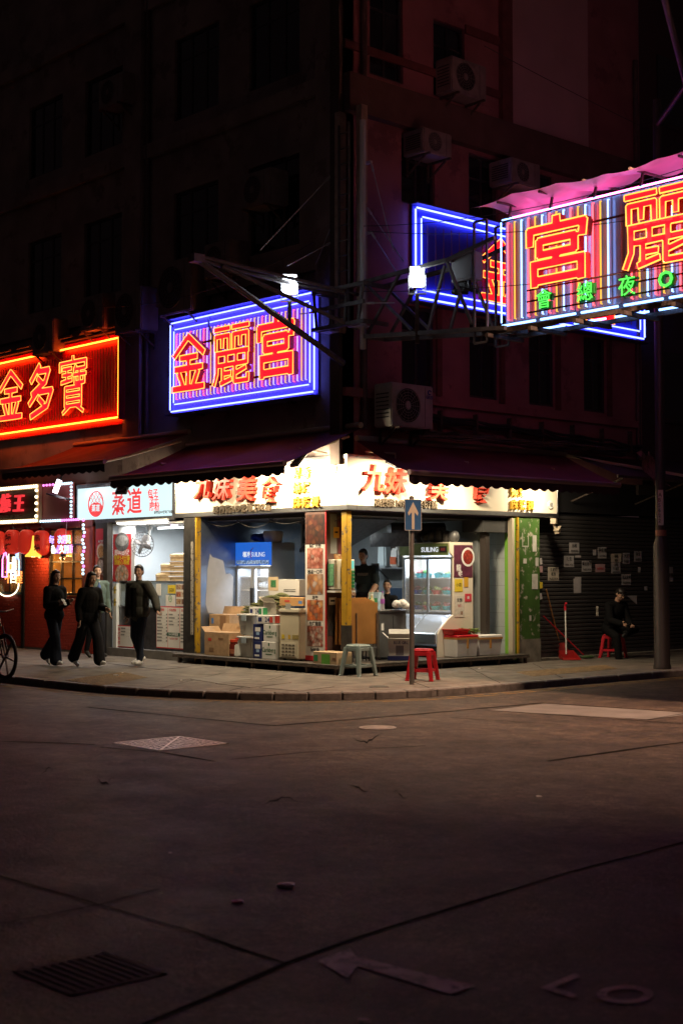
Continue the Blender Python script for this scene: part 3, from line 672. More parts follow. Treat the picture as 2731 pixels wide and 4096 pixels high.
for z in (5.05, 5.85): MB().box(x0+.3,x1-.4,-.012,-.002,z-.02,z+.02).build('mounting_rail', mat('dark red rail', (.12,.02,.02), .5), s1, world=True)
for (a, b) in [((x0-.1,z1+.07),(x1+.06,z1+.07)), ((x0-.05,z0-.07),(x1+.06,z0-.07))]: MB().box(a[0],b[0],-.10,.22,a[1]-.012,a[1]+.012).build('weather_hood', mat('blue hood', (.12,.12,.4), .5), s1, world=True)
for x in (-4.2, -1.6):
    MB().bar((x,.2,z1+.05),(x+.3,.25,z1+.6),.04).build('hanger', rust, s1, world=True); MB().box(x-.03,x+.03,.1,.25,z0-.12,z0-.05).build('hanger', rust, s1, world=True)
# --- the red sign
s2 = thing('neon_sign', (-9,.1,4.6), 'all red neon sign with three outlined characters over the barbecue shop', 'neon sign')
pan2 = mat('dark red sign panel', (.55,.008,.008), .35)
x0, x1, z0, z1 = -12.0, -6.69, 4.70, 6.28
mb = MB(); mb.box(x0-.05,x1+.12,.10,.22,z0-.12,z1+.12); mb.build('panel', pan2, s2, world=True)
for i in range(50):
    x = x0+.1+i*.104
    if x < -11.6: continue
    tube_part([(x,z0+.14,-.05),(x,z1-.14,-.05)], .012, off_t, s2, MLp, 'unlit_tube')
frame_tubes(x0,x1,z0,z1,.0,.017,n_or2,s2,MLp)
MB().box(x1+.06,x1+.10,-.05,.098,z0-.05,z1+.05).build('edge_plate', mat('red edge plate', (.4,.02,.02), .5), s2, world=True)
for ch, (pa, pb, pt_, pbm) in {'金': (0,97,1482,1679), '多': (116,219,1458,1663), '寶': (241,354,1426,1645)}.items():
    a = L(pa, (pt_+pbm)/2, -.15); b = L(pb, (pt_+pbm)/2, -.15); t_ = L((pa+pb)/2, pt_, -.15)[2]; u_ = L((pa+pb)/2, pbm, -.15)[2]
    neon_letter(ch, at(((a[0]+b[0])/2, -.05, (t_+u_)/2), ML), abs(b[0]-a[0]), (t_-u_), s2, .12)
for k in range(6): BX(-11.5+k*.85,-10.95+k*.85,-.06,.0,z1+.22,z1+.26).build('roof_plate', rust, s2).data.transform(Matrix.Translation(-s2.location))
BX(-12,x1+.1,.0,.24,z1+.15,z1+.18).build('roof_plate', rust, s2).data.transform(Matrix.Translation(-s2.location))
# --- the blue sign on the right-hand wall (faces +X)
MRp = at((0,0,0), MR)
s3 = thing('neon_sign', (0,5,6.3), 'unstriped dark blue neon sign with blue double border flat on the red lit wall', 'neon sign')
pan3 = mat('deep blue sign panel', (.06,.07,.55), .4)
y0, y1, z0, z1 = 1.58, 8.1, 6.33, 7.88
MB().box(-.10,-.05,y0-.03,y1+.03,z0-.06,z1+.04).build('panel', pan3, s3, world=True)
frame_tubes(y0,y1,z0,z1,.0,.017,n_blue,s3,MRp); frame_tubes(y0+.14,y1-.14,z0+.14,z1-.14,.0,.014,n_blue,s3,MRp)
for i in range(30): tube_part([(y0+.32+i*.2,z0+.25,-.03),(y0+.32+i*.2,z1-.25,-.03)], .009, off_t, s3, MRp, 'unlit_tube')
for ch, yc in (('金',3.68), ('麗',5.12), ('宮',6.5)): neon_letter(ch, at((.0,yc,7.06), MR), 1.12, 1.14, s3, .06)
MB().box(-.10,.10,y0-.05,y1+.05,z1+.05,z1+.07).build('weather_hood', mat('blue hood'), s3, world=True)
MB().box(-.10,.10,y0-.05,y1+.05,z0-.10,z0-.07).build('weather_hood', mat('blue hood'), s3, world=True)
# --- the projecting sign over the side street (double sided box on the plane y = 0)
s4 = thing('projecting_neon_sign', (5.7,.25,5.2), 'big pink striped neon sign with red and small green characters projecting over the street', 'neon sign')
pan4 = mat('corrugated pale sign panel', (.52,.46,.52), .35, .4)
x0, x1, z0, z1 = 3.32, 8.3, 5.235, 6.77
mb = MB(); nx = 62
for i in range(nx):
    xa = x0+.02+(x1-x0-.04)*i/nx; xb = x0+.02+(x1-x0-.04)*(i+1)/nx; dd = .0 if i % 2 else .022
    mb.box(xa, xb, .05+dd, .10, z0+.03, z1-.02)
mb.build('panel', pan4, s4, world=True); BX(x0,x1,.101,.45,z0,z1).build('box', mat('sign box steel', (.25,.22,.24), .5, .5), s4).data.transform(Matrix.Translation(-s4.location))
for a, b in [((x0+.02,z1),(x1,z1)), ((x0,z0+.03),(x0,z1-.03))]: tube_part([(*a,.0),(*b,.0)], .012, n_blue2, s4, MLp)
xx = x0+.03
while xx < x1-.6:
    tube_part([(xx,z0-.02,.02),(xx+.62,z0-.02,.02)], .018, n_blue2, s4, MLp); tube_part([(xx+.25,z0-.06,-.42),(xx+.8,z0-.06,-.42)], .016, n_blue2, s4, MLp); xx += .72
sxs = [3.447+i*.128 for i in range(15)] + [5.62+i*.128 for i in range(8)] + [6.9+i*.128 for i in range(10)]
for i, x in enumerate(sxs):
    j = i if i < 15 else i-15
    tube_part([(x,z0+.06,-.03),(x,z0+.06,.0),(x,z1-.06,.0),(x,z1-.06,-.03)], .0085, (n_red, n_yel, n_blue2)[j % 3], s4, MLp, 'stripe_tube')
for ch, (pa, pb, pt_, pbm) in {'宮': (2107,2359,854,1138), '麗': (2494,2790,735,1068)}.items():
    a = L(pa, (pt_+pbm)/2, -.15); b = L(pb, (pt_+pbm)/2, -.15); t_ = L((pa+pb)/2, pt_, -.15)[2]; u_ = L((pa+pb)/2, pbm, -.15)[2]
    neon_letter(ch, at(((a[0]+b[0])/2, -.06, (t_+u_)/2), ML), abs(b[0]-a[0])*.97, (t_-u_)*.95, s4, .11, .008)
neon_letter('金', at((7.65,-.06,6.12), ML), 1.1, 1.1, s4, .11, .008)
gl_m = mat('green letter box', (.02,.22,.03), .5)
for ch, (pa, pb, pt_, pbm) in {'會': (2140,2214,1159,1229), '總': (2301,2380,1129,1201), '夜': (2466,2552,1101,1180), 'O': (2634,2694,1082,1145)}.items():
    c = L((pa+pb)/2, (pt_+pbm)/2, -.08); sz = .29 if ch != 'O' else .30
    MB().text(ch, sz, at((c[0]+.025,-.03,c[2]-.01), ML), .05, True).build('small_letter', gl_m, s4, world=True)
    MB().text(ch, sz, at((c[0],-.095,c[2]), ML), .006, ch == 'O').build('small_letter_tube', n_green, s4, world=True)
for z in (5.34, 5.50, 5.66): MB().box(x0+.5,x1,-.028,-.018,z-.012,z+.012).build('mounting_rail', mat('dark red rail'), s4, world=True)
MB().box(x0+1.0,x1,-.03,-.02,6.42,6.45).build('mounting_rail', mat('dark red rail'), s4, world=True)
for y in (-.06, .5): BX(x0-.3,x1,y-.03,y+.03,z0-.13,z0-.07).build('bottom_chord', rust, s4).data.transform(Matrix.Translation(-s4.location))
for k in range(7): BX(x0-.1+k*.8,x0-.04+k*.8,-.25,.55,z0-.19,z0-.135).build('cross_bar', rust, s4).data.transform(Matrix.Translation(-s4.location))
tarp = mat('pink tinted plastic sheeting', (.72,.42,.52), .35, var=.1, vs=4)  # red glow falling on the sheeting is put into its pink base
def tf(u, v):
    x = x0-.35+u*(x1-x0+.3); k = u*6.5; return (x, -.28+v*.9, z1+.20+.10*v-.13*abs(math.sin(k*math.pi))**.7*(.3+.7*v)+.05*math.sin(9*u+4*v)+.10*u)
setp(MB().grid(tf, 66, 8).build('plastic_sheet', tarp, smooth=True), 'sagging plastic sheeting on struts over the top of the striped projecting sign', 'sheeting')
for k in range(7):
    xk = x0+.15+k*.77; MB().bar((xk,.0,z1),(xk,.05,z1+.20),.03).build('sheet_strut', rust, s4, world=True); MB().bar((xk,-.25,z1+.2),(xk,.55,z1+.22),.03).build('sheet_strut', rust, s4, world=True)
MB().box(x0+.02,x1,.451,.47,z0+.03,z1-.02).build('back_panel', pan4, s4, world=True)
MBk = at((0,.50,0), Matrix(((1,0,0,0),(0,0,1,0),(0,1,0,0),(0,0,0,1))))
for i in range(36): tube_part([(x0+.2+i*.13,z0+.06,.0),(x0+.2+i*.13,z1-.06,.0)], .011, (n_red, n_red, n_blue2, n_yel)[i % 4], s4, MBk, 'stripe_tube')
tube_part([(x0,z1,.0),(x1,z1,.0)], .016, n_blue2, s4, MBk); n_mag = glow('added magenta glow', (1.0,.08,.38), 9.0)
for yy in (-.12,-.35): tube_part([(x0+.1,z1+.05,yy),(x1,z1+.05,yy)], .016, n_mag, s4, MBk)  # unseen tubes added under the sheeting to light it pink
# ------------------------------------------------------------------ steel sign tower at the corner
tw = thing('sign_tower', (.15,-.1,5.4), 'tall dark steel sign tower with ladder and guy arms on the building corner', 'steel tower')
gal = mat('galvanised steel', (.70,.70,.72), .4, .3, var=.2, vs=6); wsteel = mat('weathered grey steel', (.15,.135,.135), .6, .2, var=.35, vs=8)
def P(mb, name, m): o = mb.build(name, m, tw, world=True); return o
for x in (-.16, .36): P(MB().box(x-.06,x+.06,-.08,.06,5.55,9.2), 'column', mat('brown primed steel', (.50,.36,.28), .5, var=.3, vs=6))
P(MB().cyl((.50,-.12,5.2),(.50,-.12,8.9),.05,n=12), 'pipe', mat('white painted pipe', (.8,.8,.8), .35))
P(MB().box(.02,.05,-.23,-.20,5.6,8.9), 'ladder_rail', wsteel); P(MB().box(.26,.29,-.23,-.20,5.6,8.9), 'ladder_rail', wsteel)
for k in range(13): P(MB().cyl((.05,-.215,5.75+k*.25),(.26,-.215,5.75+k*.25),.012,n=6), 'rung', wsteel)
for z, r_ in ((8.22,.42), (7.08,.42)):
    P(MB().box(-.36,-.22,-.05,.0,z-.02,z+.02), 'guy_arm', gal); P(MB().box(.44,.60,-.05,.0,z-.02,z+.02), 'guy_arm', gal)
for z in (5.6, 6.2):
    P(MB().box(-.48,.76,-.36,-.30,z-.03,z+.03), 'cage_rail', wsteel); P(MB().box(-.48,-.42,-.30,.2,z-.03,z+.03), 'cage_rail', wsteel); P(MB().box(.70,.76,-.30,.2,z-.03,z+.03), 'cage_rail', wsteel)
for x in (-.45, -.05, .35, .73): P(MB().bar((x,-.33,6.17),(x*.85,-.33,5.63),.035), 'cage_post', wsteel)
P(MB().box(-.47,.75,-.355,-.305,5.88,5.94), 'cage_rail', wsteel)
for x in (-.25, .45): P(MB().box(x-.13,x+.13,-.29,-.05,5.55,5.57), 'foot_plate', gal)
gy = thing('guy_wires', (.1,-.3,7), 'thin steel guy wires with turnbuckles splaying from the sign tower', 'wires')
for p, q in [((-.36,-.03,8.2),tuple(R(1040,1000,.0))), ((-.36,-.03,7.08),tuple(R(1150,1062,.0))), ((.60,-.03,8.2),tuple(L(1573,1005,-.1))), ((.60,-.03,7.08),tuple(L(1596,1105,-.1))), ((.5,-.03,7.5),(1.3,.0,6.5)), ((-.2,-.03,7.6),(-.9,.1,6.8)), ((.76,-.3,5.88),(1.3,-.2,5.82)), ((-.46,-.3,5.9),(-.95,-.2,5.95))]:
    MB().tube([p, q], .010, 5).build('wire', gal, gy, world=True)
    a = Vector([float(c) for c in p]); b = Vector([float(c) for c in q]); d = (b-a).normalized()
    MB().tube([a+d*.03, a+d*.16], .02, 6).build('turnbuckle', gal, gy, world=True)
# left boom (bare arm over the stalls) and right truss that carries the projecting sign
bm_ = thing('boom_arm', (0,-1.5,5), 'bare steel boom of tubes reaching out in front of the blue framed sign', 'steel frame')
for p, q, r_ in [((.0,-.08,5.03),(.0,-3.0,6.29),.05), ((.34,-.1,5.55),(.05,-2.6,6.25),.035), ((.0,.0,6.1),(.0,-3.05,6.30),.04), ((.34,.0,6.1),(.05,-2.95,6.33),.03), ((.0,-1.2,6.17),(.34,-.4,6.1),.02), ((.0,-2.0,6.24),(.3,-1.3,6.2),.02)]:
    MB().tube([p, q], r_, 8).build('boom_tube', wsteel, bm_, world=True)
MB().box(-.06,.10,-3.15,-2.95,6.24,6.36).build('end_bracket', wsteel, bm_, world=True)
tr = thing('sign_truss', (2,-.1,5.4), 'cross braced steel truss between the tower and the projecting sign', 'steel frame')
for yy in (-.12, .35):
    for p, q, w_ in [((.5,5.40),(3.5,5.16),.06), ((.45,6.27),(2.35,6.33),.06), ((.55,6.25),(1.6,5.37),.04), ((1.35,6.3),(.6,5.42),.04), ((1.95,5.32),(2.3,6.25),.04), ((2.35,6.3),(2.85,5.3),.04), ((2.9,6.8),(2.9,5.0),.03), ((3.15,6.8),(3.15,5.0),.03), ((2.9,6.8),(3.15,6.8),.03), ((2.9,5.0),(3.15,5.0),.03), ((2.35,6.33),(3.3,6.5),.05)]:
        MB().bar((p[0],yy,p[1]),(q[0],yy,q[1]),w_).build('truss_bar', wsteel, tr, world=True)
for x, z in ((.5,5.40), (3.3,5.18), (2.35,6.33), (1.6,5.35)): MB().box(x-.03,x+.03,-.12,.35,z-.025,z+.025).build('truss_bar', wsteel, tr, world=True)
tb = thing('transformer_box', (2.55,.1,5.75), 'grey transformer box with black wiring fixed in the truss', 'box')
MB().box(2.32,2.78,.0,.2,6.0,6.42).build('case', mat('grey box', (.35,.35,.36), .5), tb, world=True, bevel=.01); MB().box(2.36,2.74,-.012,-.001,6.04,6.38).build('cover', mat('grey cover', (.28,.28,.29), .5), tb, world=True)
for k in range(7): a = random.Random(k); MB().tube([(2.34+.05*k,.05,6.0),(2.4+a.uniform(-.1,.4),.0,5.86),(2.45+a.uniform(-.1,.4),.03,5.78+a.uniform(0,.1))], .03, 6).build('wiring', cable_m, tb, world=True)
# floodlights on the boom and truss: the two white lamps of the photograph
led = glow('lit LED face', (.80,.90,1.0), 24.0)
def flood(p, label, power, post):
    d = Vector(CAM)-Vector(p); rz = math.atan2(d.y, d.x)+math.pi/2
    t = thing('floodlight', p, label, 'floodlight', rz + .0, 'floodlights on the sign steelwork')
    MB().box(-.12,.12,.0,.06,-.17,.17).build('housing', gal, t, bevel=.01)
    for k in range(6): BX(-.11,.11,.06,.10,-.14+k*.05,-.125+k*.05).build('cooling_fin', gal, t)
    MB().box(-.10,.10,-.034,-.001,-.145,.145).build('led_panel', led, t)
    for s in (-1, 1): BX(s*.128-.006,s*.128+.006,.0,.05,-.25,.02).build('bracket', gal, t)
    MB().box(-.14,.14,.0,.05,-.27,-.25).build('bracket', gal, t)
    MB().box(-.03,.03,.0,.06,-.27-post,-.27).build('post', rust, t)
    ld = bpy.data.lights.new('floodlight_lamp', 'AREA'); ld.shape = 'RECTANGLE'; ld.size = .2; ld.size_y = .29; ld.energy = power; ld.color = (.88,.93,1.0)
    lo = bpy.data.objects.new('floodlight_lamp', ld); COL.objects.link(lo); lo.parent = t; lo.location = (0,-.04,0); lo.rotation_euler = (-math.pi/2,0,0)
    return t
flood(tuple(R(1158,1137,.0)), 'blazing white floodlight on the bare boom beside the blue framed sign', 1.2, .35)
flood(tuple(L(1668,1106,-.15)), 'blazing white floodlight on the truss before the dark blue sign', 1.2, .75)
# ------------------------------------------------------------------ fascia light box of the corner stall
WL = lambda o: o.data.transform(Matrix.Translation(-o.parent.location))
cream = mat('cream fascia panel', (.80,.74,.60), .5, var=.05, vs=2)
fas = thing('fascia_sign', (0,0,2.65), 'cream stall fascia wrapping the corner with red brush characters and gold lettering', 'shop sign')
zb, zt = 2.655, 3.50
MB().box(-4.74,-.03,.0,.20,zb+.08,zt).build('panel', cream, fas, world=True); MB().box(-.22,-.0,.03,5.30,zb+.08,zt).build('panel', cream, fas, world=True)
for q in [(-4.78,.012,-.012,.20,zb,zb+.078), (-.2,.012,.202,5.34,zb,zb+.078), (-4.78,.01,-.01,.20,zt+.001,zt+.06), (-.2,.01,.202,5.34,zt+.001,zt+.06), (-4.78,-4.742,-.012,.2,zb+.079,zt), (-.2,.012,5.302,5.34,zb+.079,zt)]:
    MB().box(*q).build('frame', steel, fas, world=True, bevel=.004)
MB().box(-.03,.006,-.006,.03,zb+.08,zt).build('corner_trim', cream, fas, world=True)
for q in [(-3.0,-2.994,-.002,.01), (-1.55,-1.544,-.002,.01)]: MB().box(*q[:2],*q[2:],zb+.08,zt).build('panel_joint', mat('joint shadow line', (.35,.3,.22), .7), fas, world=True)
brush = mat('red brush letter', (.78,.075,.035), .45); brs = mat('red brush letter side', (.6,.05,.03), .5)
gold = mat('gold letter', (.82,.50,.06), .4, .3); dkl = mat('dark bronze letter', (.10,.075,.05), .5)
def fl(ch, px, py, size, m, pl, ex=.08, sh=0.0, sx=1.0, nm='letter', side=None):
    p = L(px, py, 0.0) if pl == 'L' else R(px, py, 0.0); M = at((p[0], -.003, p[2]), ML) if pl == 'L' else at((.003, p[1], p[2]), MR)
    mb = MB().text(ch, size, M, ex, True, 0, shear=sh, sx=sx, side=1); mb.build(nm, [m, side or m], fas, world=True)
for ch, px, py in (('九',826,1948), ('妹',903,1952), ('美',1000,1955), ('食',1092,1958)): fl(ch, px, py, .46, brush, 'L', .10, .18, 1.05, side=brs)
for ch, px, py in (('九',1487,1912), ('妹',1572,1924), ('美',1745,1952), ('食',1915,1962)): fl(ch, px, py, .47, brush, 'R', .10, .18, 1.0, side=brs)
for i, ch in enumerate('砵蘭街149號地下B2舖'):
    x = [0,1.08,2.2,3.1,3.6,4.1,4.95,6.05,7.1,7.95,8.5,9.4][i]/9.4
    fl(ch, 868+x*208, 2040-x*14, .155, dkl, 'L', .035, nm='small_letter'); fl(ch, 1508+x*224, 2010+x*9, .15, dkl, 'R', .035, nm='small_letter')
for row, y in (('飄香',1891), ('燒烤',1951), ('麻辣燙',2010)):
    for i, ch in enumerate(row): fl(ch, 1194+i*37, y-i*1.5, .20, gold, 'L', .05, nm='gold_letter')
for row, y in (('飄香',1918), ('燒烤',1968), ('麻辣燙',2019)):
    for i, ch in enumerate(row): fl(ch, 2050+i*33, y+i*1.2, .19, gold, 'R', .05, nm='gold_letter')
for pl, px, py in (('L',1336,1876), ('R',2200,2019)):
    p = L(px, py, 0) if pl == 'L' else R(px, py, 0); M = at((p[0],-.002,p[2]), ML) if pl == 'L' else at((.002,p[1],p[2]), MR)
    o = MB().lathe([(.085,0),(.085,.012),(.07,.025)], n=20, M=M).build('vent', white_p, fas, world=True)
    for k in range(4): MB().box(-.04,.04,-.037+k*.02,-.027+k*.02,.0255,.028,0,M).build('vent_slot', black, o, world=True)
# ------------------------------------------------------------------ awnings
fab = mat('maroon awning canvas', (.15,.026,.044), .75, var=.2, vs=3, bump=.1, bs=12)
fab2 = mat('red awning canvas', (.22,.02,.025), .75, var=.2, vs=3, bump=.1, bs=12)
val = mat('shade darkened valance', (.045,.018,.022), .8, var=.3, vs=5)  # backlit darkness of the hanging cloth is put into this colour
bar_m = mat('awning front bar', (.35,.22,.22), .45, .4)
def awning(name, label, A, B, C, D_, m, rot=0):
    """A,B = back corners, C,D = front corners (D under A)"""
    A, B, C, D_ = [Vector(v) for v in (A, B, C, D_)]; o3 = thing(name, ((A+B)/2), label, 'awning')
    def f(u, v):
        p = A.lerp(B, u).lerp(D_.lerp(C, u), v); p.z -= .05*math.sin(math.pi*v)*(1+.4*math.sin(u*17)); p.z += .008*math.sin(u*31+v*5); return p
    cv = MB().grid(f, 40, 10); cv.grid(lambda u, v: f(u, v)-Vector((0,0,.004)), 40, 10); cv.build('canvas', m, o3, world=True, smooth=True)
    MB().tube([D_-Vector((0,0,.02)), C-Vector((0,0,.02))], .045, 10).build('front_bar', bar_m, o3, world=True, smooth=True)
    ln = (C-D_).length; n = int(ln/.035); vs = []
    for i in range(n+1):
        p = D_.lerp(C, i/n); s_ = abs(math.sin(i*.035/.24*math.pi)); sw = .012*math.sin(i*.3)
        e = Vector((sw if rot else 0, sw if not rot else 0, 0)); vs += [p-Vector((0,0,.05)), p+e-Vector((0,0,.165+.045*s_))]
    MB().add(vs, [(2*i, 2*i+1, 2*i+3, 2*i+2) for i in range(n)]).build('valance', val, o3, world=True)
    for k in (.06, .94):
        a = A.lerp(B, k); b = D_.lerp(C, k); mid = a.lerp(b, .5)-Vector((0,0,.14)) + (B-A).normalized()*(.5 if k < .5 else -.5)
        MB().tube([a-Vector((0,0,.12)), mid, b-Vector((0,0,.04))], .024, 8).build('folding_arm', mat('cream arm', (.6,.52,.4), .5, .2), o3, world=True)
    MB().tube([A+Vector((0,0,.04)), B+Vector((0,0,.04))], .05, 10).build('roller', mat('cream arm'), o3, world=True)
    return o3
awning('awning', 'maroon awning over the cream fascia and stacked cartons', (-4.55,.12,3.98), (.22,.10,3.98), (.16,-1.45,3.345), (-4.72,-1.45,3.345), fab)
awning('awning', 'maroon awning on the red lit wall side with a pale front bar', (-.0,.20,3.79), (-.0,5.55,3.82), (1.35,5.42,3.23), (1.35,.06,3.215), fab, 1)
awning('awning', 'bright red awning over the barbecue shop and steamed bun stall', (-8.5,.12,4.23), (-4.5,.12,4.22), (-5.0,-1.4,3.67), (-8.75,-1.4,3.69), fab2)
# ------------------------------------------------------------------ fascia floodlights under the awnings (lit)
warmled = glow('lit warm LED face', (1.0,.90,.70), 8.0)
def afl(p, aim, label, e, arm):
    p = Vector(p); a = Vector(aim)-p; t = thing('fascia_floodlight', p, label, 'floodlight', math.atan2(a.y, a.x)+math.pi/2, 'floodlights hung under the awnings')
    pit = math.asin(a.normalized().z); Mx = Matrix.Rotation(-pit, 4, 'X')
    MB().box(-.11,.11,.0,.05,-.15,.15,0,Mx).build('housing', blackp, t, bevel=.01)
    for k in range(5): MB().box(-.10,.10,.05,.065,-.12+k*.055,-.105+k*.055,0,Mx).build('cooling_fin', blackp, t)
    MB().box(-.095,.095,-.004,-.001,-.13,.13,0,Mx).build('led_panel', warmled, t)
    M_ = Matrix.Rotation(-t.rotation_euler.z, 4, 'Z') @ Matrix.Translation(-p)
    MB().tube([(p.x,p.y,p.z+.05), (p.x,p.y,p.z+.2), arm], .014, 6, M=M_).build('bracket_arm', mat('cream arm'), t)
    ld = bpy.data.lights.new('fascia_lamp', 'AREA'); ld.shape = 'RECTANGLE'; ld.size = .19; ld.size_y = .26; ld.energy = e; ld.color = (1.0,.80,.52)
    lo = bpy.data.objects.new('fascia_lamp', ld); COL.objects.link(lo); lo.parent = t; lo.matrix_local = Mx @ Matrix.Translation((0,-.012,0)) @ Matrix.Rotation(-math.pi/2, 4, 'X')
afl((-4.2,-.72,3.40), (-4.0,.3,1.7), 'black floodlight under the maroon awning at the bun stall end of the fascia', 55, (-4.2,.0,3.6))
afl((-1.75,-.72,3.36), (-1.8,.3,1.5), 'black floodlight hanging before the last red brush character of the carton side', 110, (-1.75,.0,3.6))
afl((-.55,-.55,3.45), (-.45,.1,2.9), 'floodlight on an arm over the gold lettering at the fascia corner', 55, (-.5,.0,3.6))
afl((.55,.55,3.36), (-.1,.6,1.6), 'black floodlight hanging on a bent white arm at the corner of the fascia', 60, (.0,.4,3.62))
afl((.62,2.2,3.30), (-.05,2.1,1.2), 'black square floodlight below the pale bar awning in mid fascia', 75, (.0,2.2,3.6))
afl((.6,4.5,3.30), (-.05,4.6,2.2), 'floodlight under the far end of the pale bar awning', 36, (.0,4.5,3.6))
afl((-5.0,-1.0,3.15), (-6.0,.2,1.3), 'small floodlight glowing under the awning edge before the bun stall sign', 26, (-5.0,.0,3.6))
# ------------------------------------------------------------------ corner stall: shell
st = thing('corner_stall', (-2,1.8,0), 'open corner food stall room with grey steel walls and green passage', 'stall')
pan_s = mat('scuffed steel sheet wall', (.20,.245,.32), .28, .75, var=.25, vs=2.5, dirt=(.24,.26,.30), ds=2, dl=.5)
wallin = mat('greasy grey wall', (.24,.26,.27), .6, var=.2, vs=2)
tile_f = mat('dark stall floor', (.09,.085,.08), .5, var=.3, vs=4)
ceil_m = mat('sooty ceiling', (.05,.05,.05), .8)
def S(name, m, *q, bevel=0): return MB().box(*q).build(name, m, st, world=True, bevel=bevel)
S('floor', tile_f, -4.1,-.25,.25,3.6,.0,.15); S('wall', pan_s, -4.12,-4.02,.05,3.6,.0,2.64); S('wall', wallin, -4.0,-.4,3.55,3.62,.15,2.64); S('ceiling', ceil_m, -4.78,-.23,.22,4.0,2.58,2.64)
# torn paper patch left on the steel wall
tp = [(.16,1.05),(.22,.9),(.5,.86),(.78,.95),(.80,1.55),(.72,1.62),(.62,1.60),(.56,1.86),(.30,1.92),(.26,1.98),(.2,1.7)]
MB().prism([(y, z) for y, z in tp], .0, .004, 0, at((-4.02,0,0), MR)).build('torn_paper', mat('torn white liner', (.40,.40,.41), .7, var=.1), st, world=True)
# posts
postm = mat('dark shopfront post', (.05,.047,.045), .5, .4, var=.3, vs=8); ylw = mat('chipped yellow paint', (.48,.28,.015), .5, var=.2, vs=5, dirt=(.10,.085,.075), ds=9, dl=.555)
for q, m_, nm in [((-4.42,-4.06,-.05,.045,0,2.64), postm, 'shutter_post'), ((-4.05,-4.01,-.06,.04,0,2.64), ylw, 'yellow_strip'), ((-4.16,-4.10,-.075,-.052,.5,2.2), mat('flaking plaster', (.4,.37,.32), .9, var=.5, vs=20, dirt=(.1,.08,.06), ds=20, dl=.5), 'flaking_strip')]: S(nm, m_, *q)
yp = MB(); yp.box(-.19,-.06,.04,.15,.15,2.64); yp.build('yellow_post', ylw, st, world=True, bevel=.006)
S('dark_sleeve', postm, -.195,-.055,.035,.155,.17,.78)
# passage with tiled wall, door jambs and the green pier
grn = mat('peeling green paint', (.05,.115,.022), .55, var=.3, vs=3, dirt=(.36,.34,.28), ds=7, dl=.56)
lime = mat('lime painted wall', (.22,.50,.06), .5, var=.08)
S('passage_jamb', mat('dark door jamb', (.05,.04,.035), .5), -.30,-.16,3.50,3.60,.15,2.5); S('passage_wall', lime, -.24,-.02,4.10,4.16,.05,2.62)
S('passage_frame', mat('cream door frame', (.5,.45,.35), .5), -.10,.0,4.03,4.098,.05,2.62); S('yellow_strip', ylw, -.06,.02,4.165,4.20,.1,2.64)
tile_w = mat('white glazed tile', (.62,.68,.68), .2, var=.05)
S('passage_back', wallin, -3.6,-.25,4.18,4.24,.05,2.62); S('passage_floor', tile_f, -3.6,-.2,3.64,4.1,.0,.13); S('passage_ceiling', ceil_m, -.60,-.1,3.36,4.1,2.36,2.57)
for i in range(9):
    for j in range(10): S('tile', tile_w, -.25-(i+1)*.25+.004,-.25-i*.25,4.165,4.179,.15+j*.25,.15+(j+1)*.25-.004)
S('pier', grn, -.30,-.02,4.215,4.82,.0,2.645)
S('pier_plinth', mat('bare stained concrete', (.20,.18,.15), .85, var=.4, vs=5), -.3,-.01,4.21,4.83,.0,.42)
pl_ = mat('pasted paper scrap', (.5,.48,.45), .8, var=.25, vs=9)
for y, z, w_, h_ in [(4.6,1.33,.16,.28), (4.7,1.75,.08,.16), (4.62,2.02,.11,.30), (4.36,1.80,.09,.09), (4.52,.75,.05,.1)]: S('pasted_scrap', pl_, -.019,-.014,y,y+w_,z,z+h_)
for q in [(4.33,4.35,2.1,2.36),(4.49,4.51,2.1,2.36),(4.35,4.49,2.1,2.125),(4.41,4.43,1.96,2.1)]: S('tape_mark', mat('old tape mark', (.35,.36,.30), .7), -.019,-.015,*q)
# back room lamp: a dim tube over the cooking corner, cold light strip over the passage
def tubelamp(p, q, label, e, col=(.85,.95,1.0), size=.9, s=3.0):
    t = thing('tube_lamp', p, label, 'lamp'); MB().tube([p, q], .018, 8).build('tube', glow('lit tube %.1f' % s, col, s), t, world=True); a = Vector(p); b = Vector(q); m_ = (a+b)/2
    MB().box(min(p[0],q[0])-.03,max(p[0],q[0])+.03,min(p[1],q[1])-.03,max(p[1],q[1])+.03,p[2]+.02,p[2]+.05).build('fitting', white_p, t, world=True)
    ld = bpy.data.lights.new('tube_lamp_light', 'AREA'); ld.shape = 'RECTANGLE'; ld.size = (b-a).length; ld.size_y = .05; ld.energy = e; ld.color = col
    lo = bpy.data.objects.new('tube_lamp_light', ld); COL.objects.link(lo); lo.parent = t; lo.location = m_-Vector(p)-Vector((0,0,.03)); lo.rotation_euler = (0,0,math.atan2(b.y-a.y, b.x-a.x))
tubelamp((-3.2,2.2,2.5), (-2.3,2.2,2.5), 'ceiling tube lamp deep inside the corner stall', 22)
tubelamp((-2.4,3.92,2.45), (-1.7,3.92,2.45), 'tube lamp in the tiled passage beside the green pier', 7, (.95,1.0,.9))
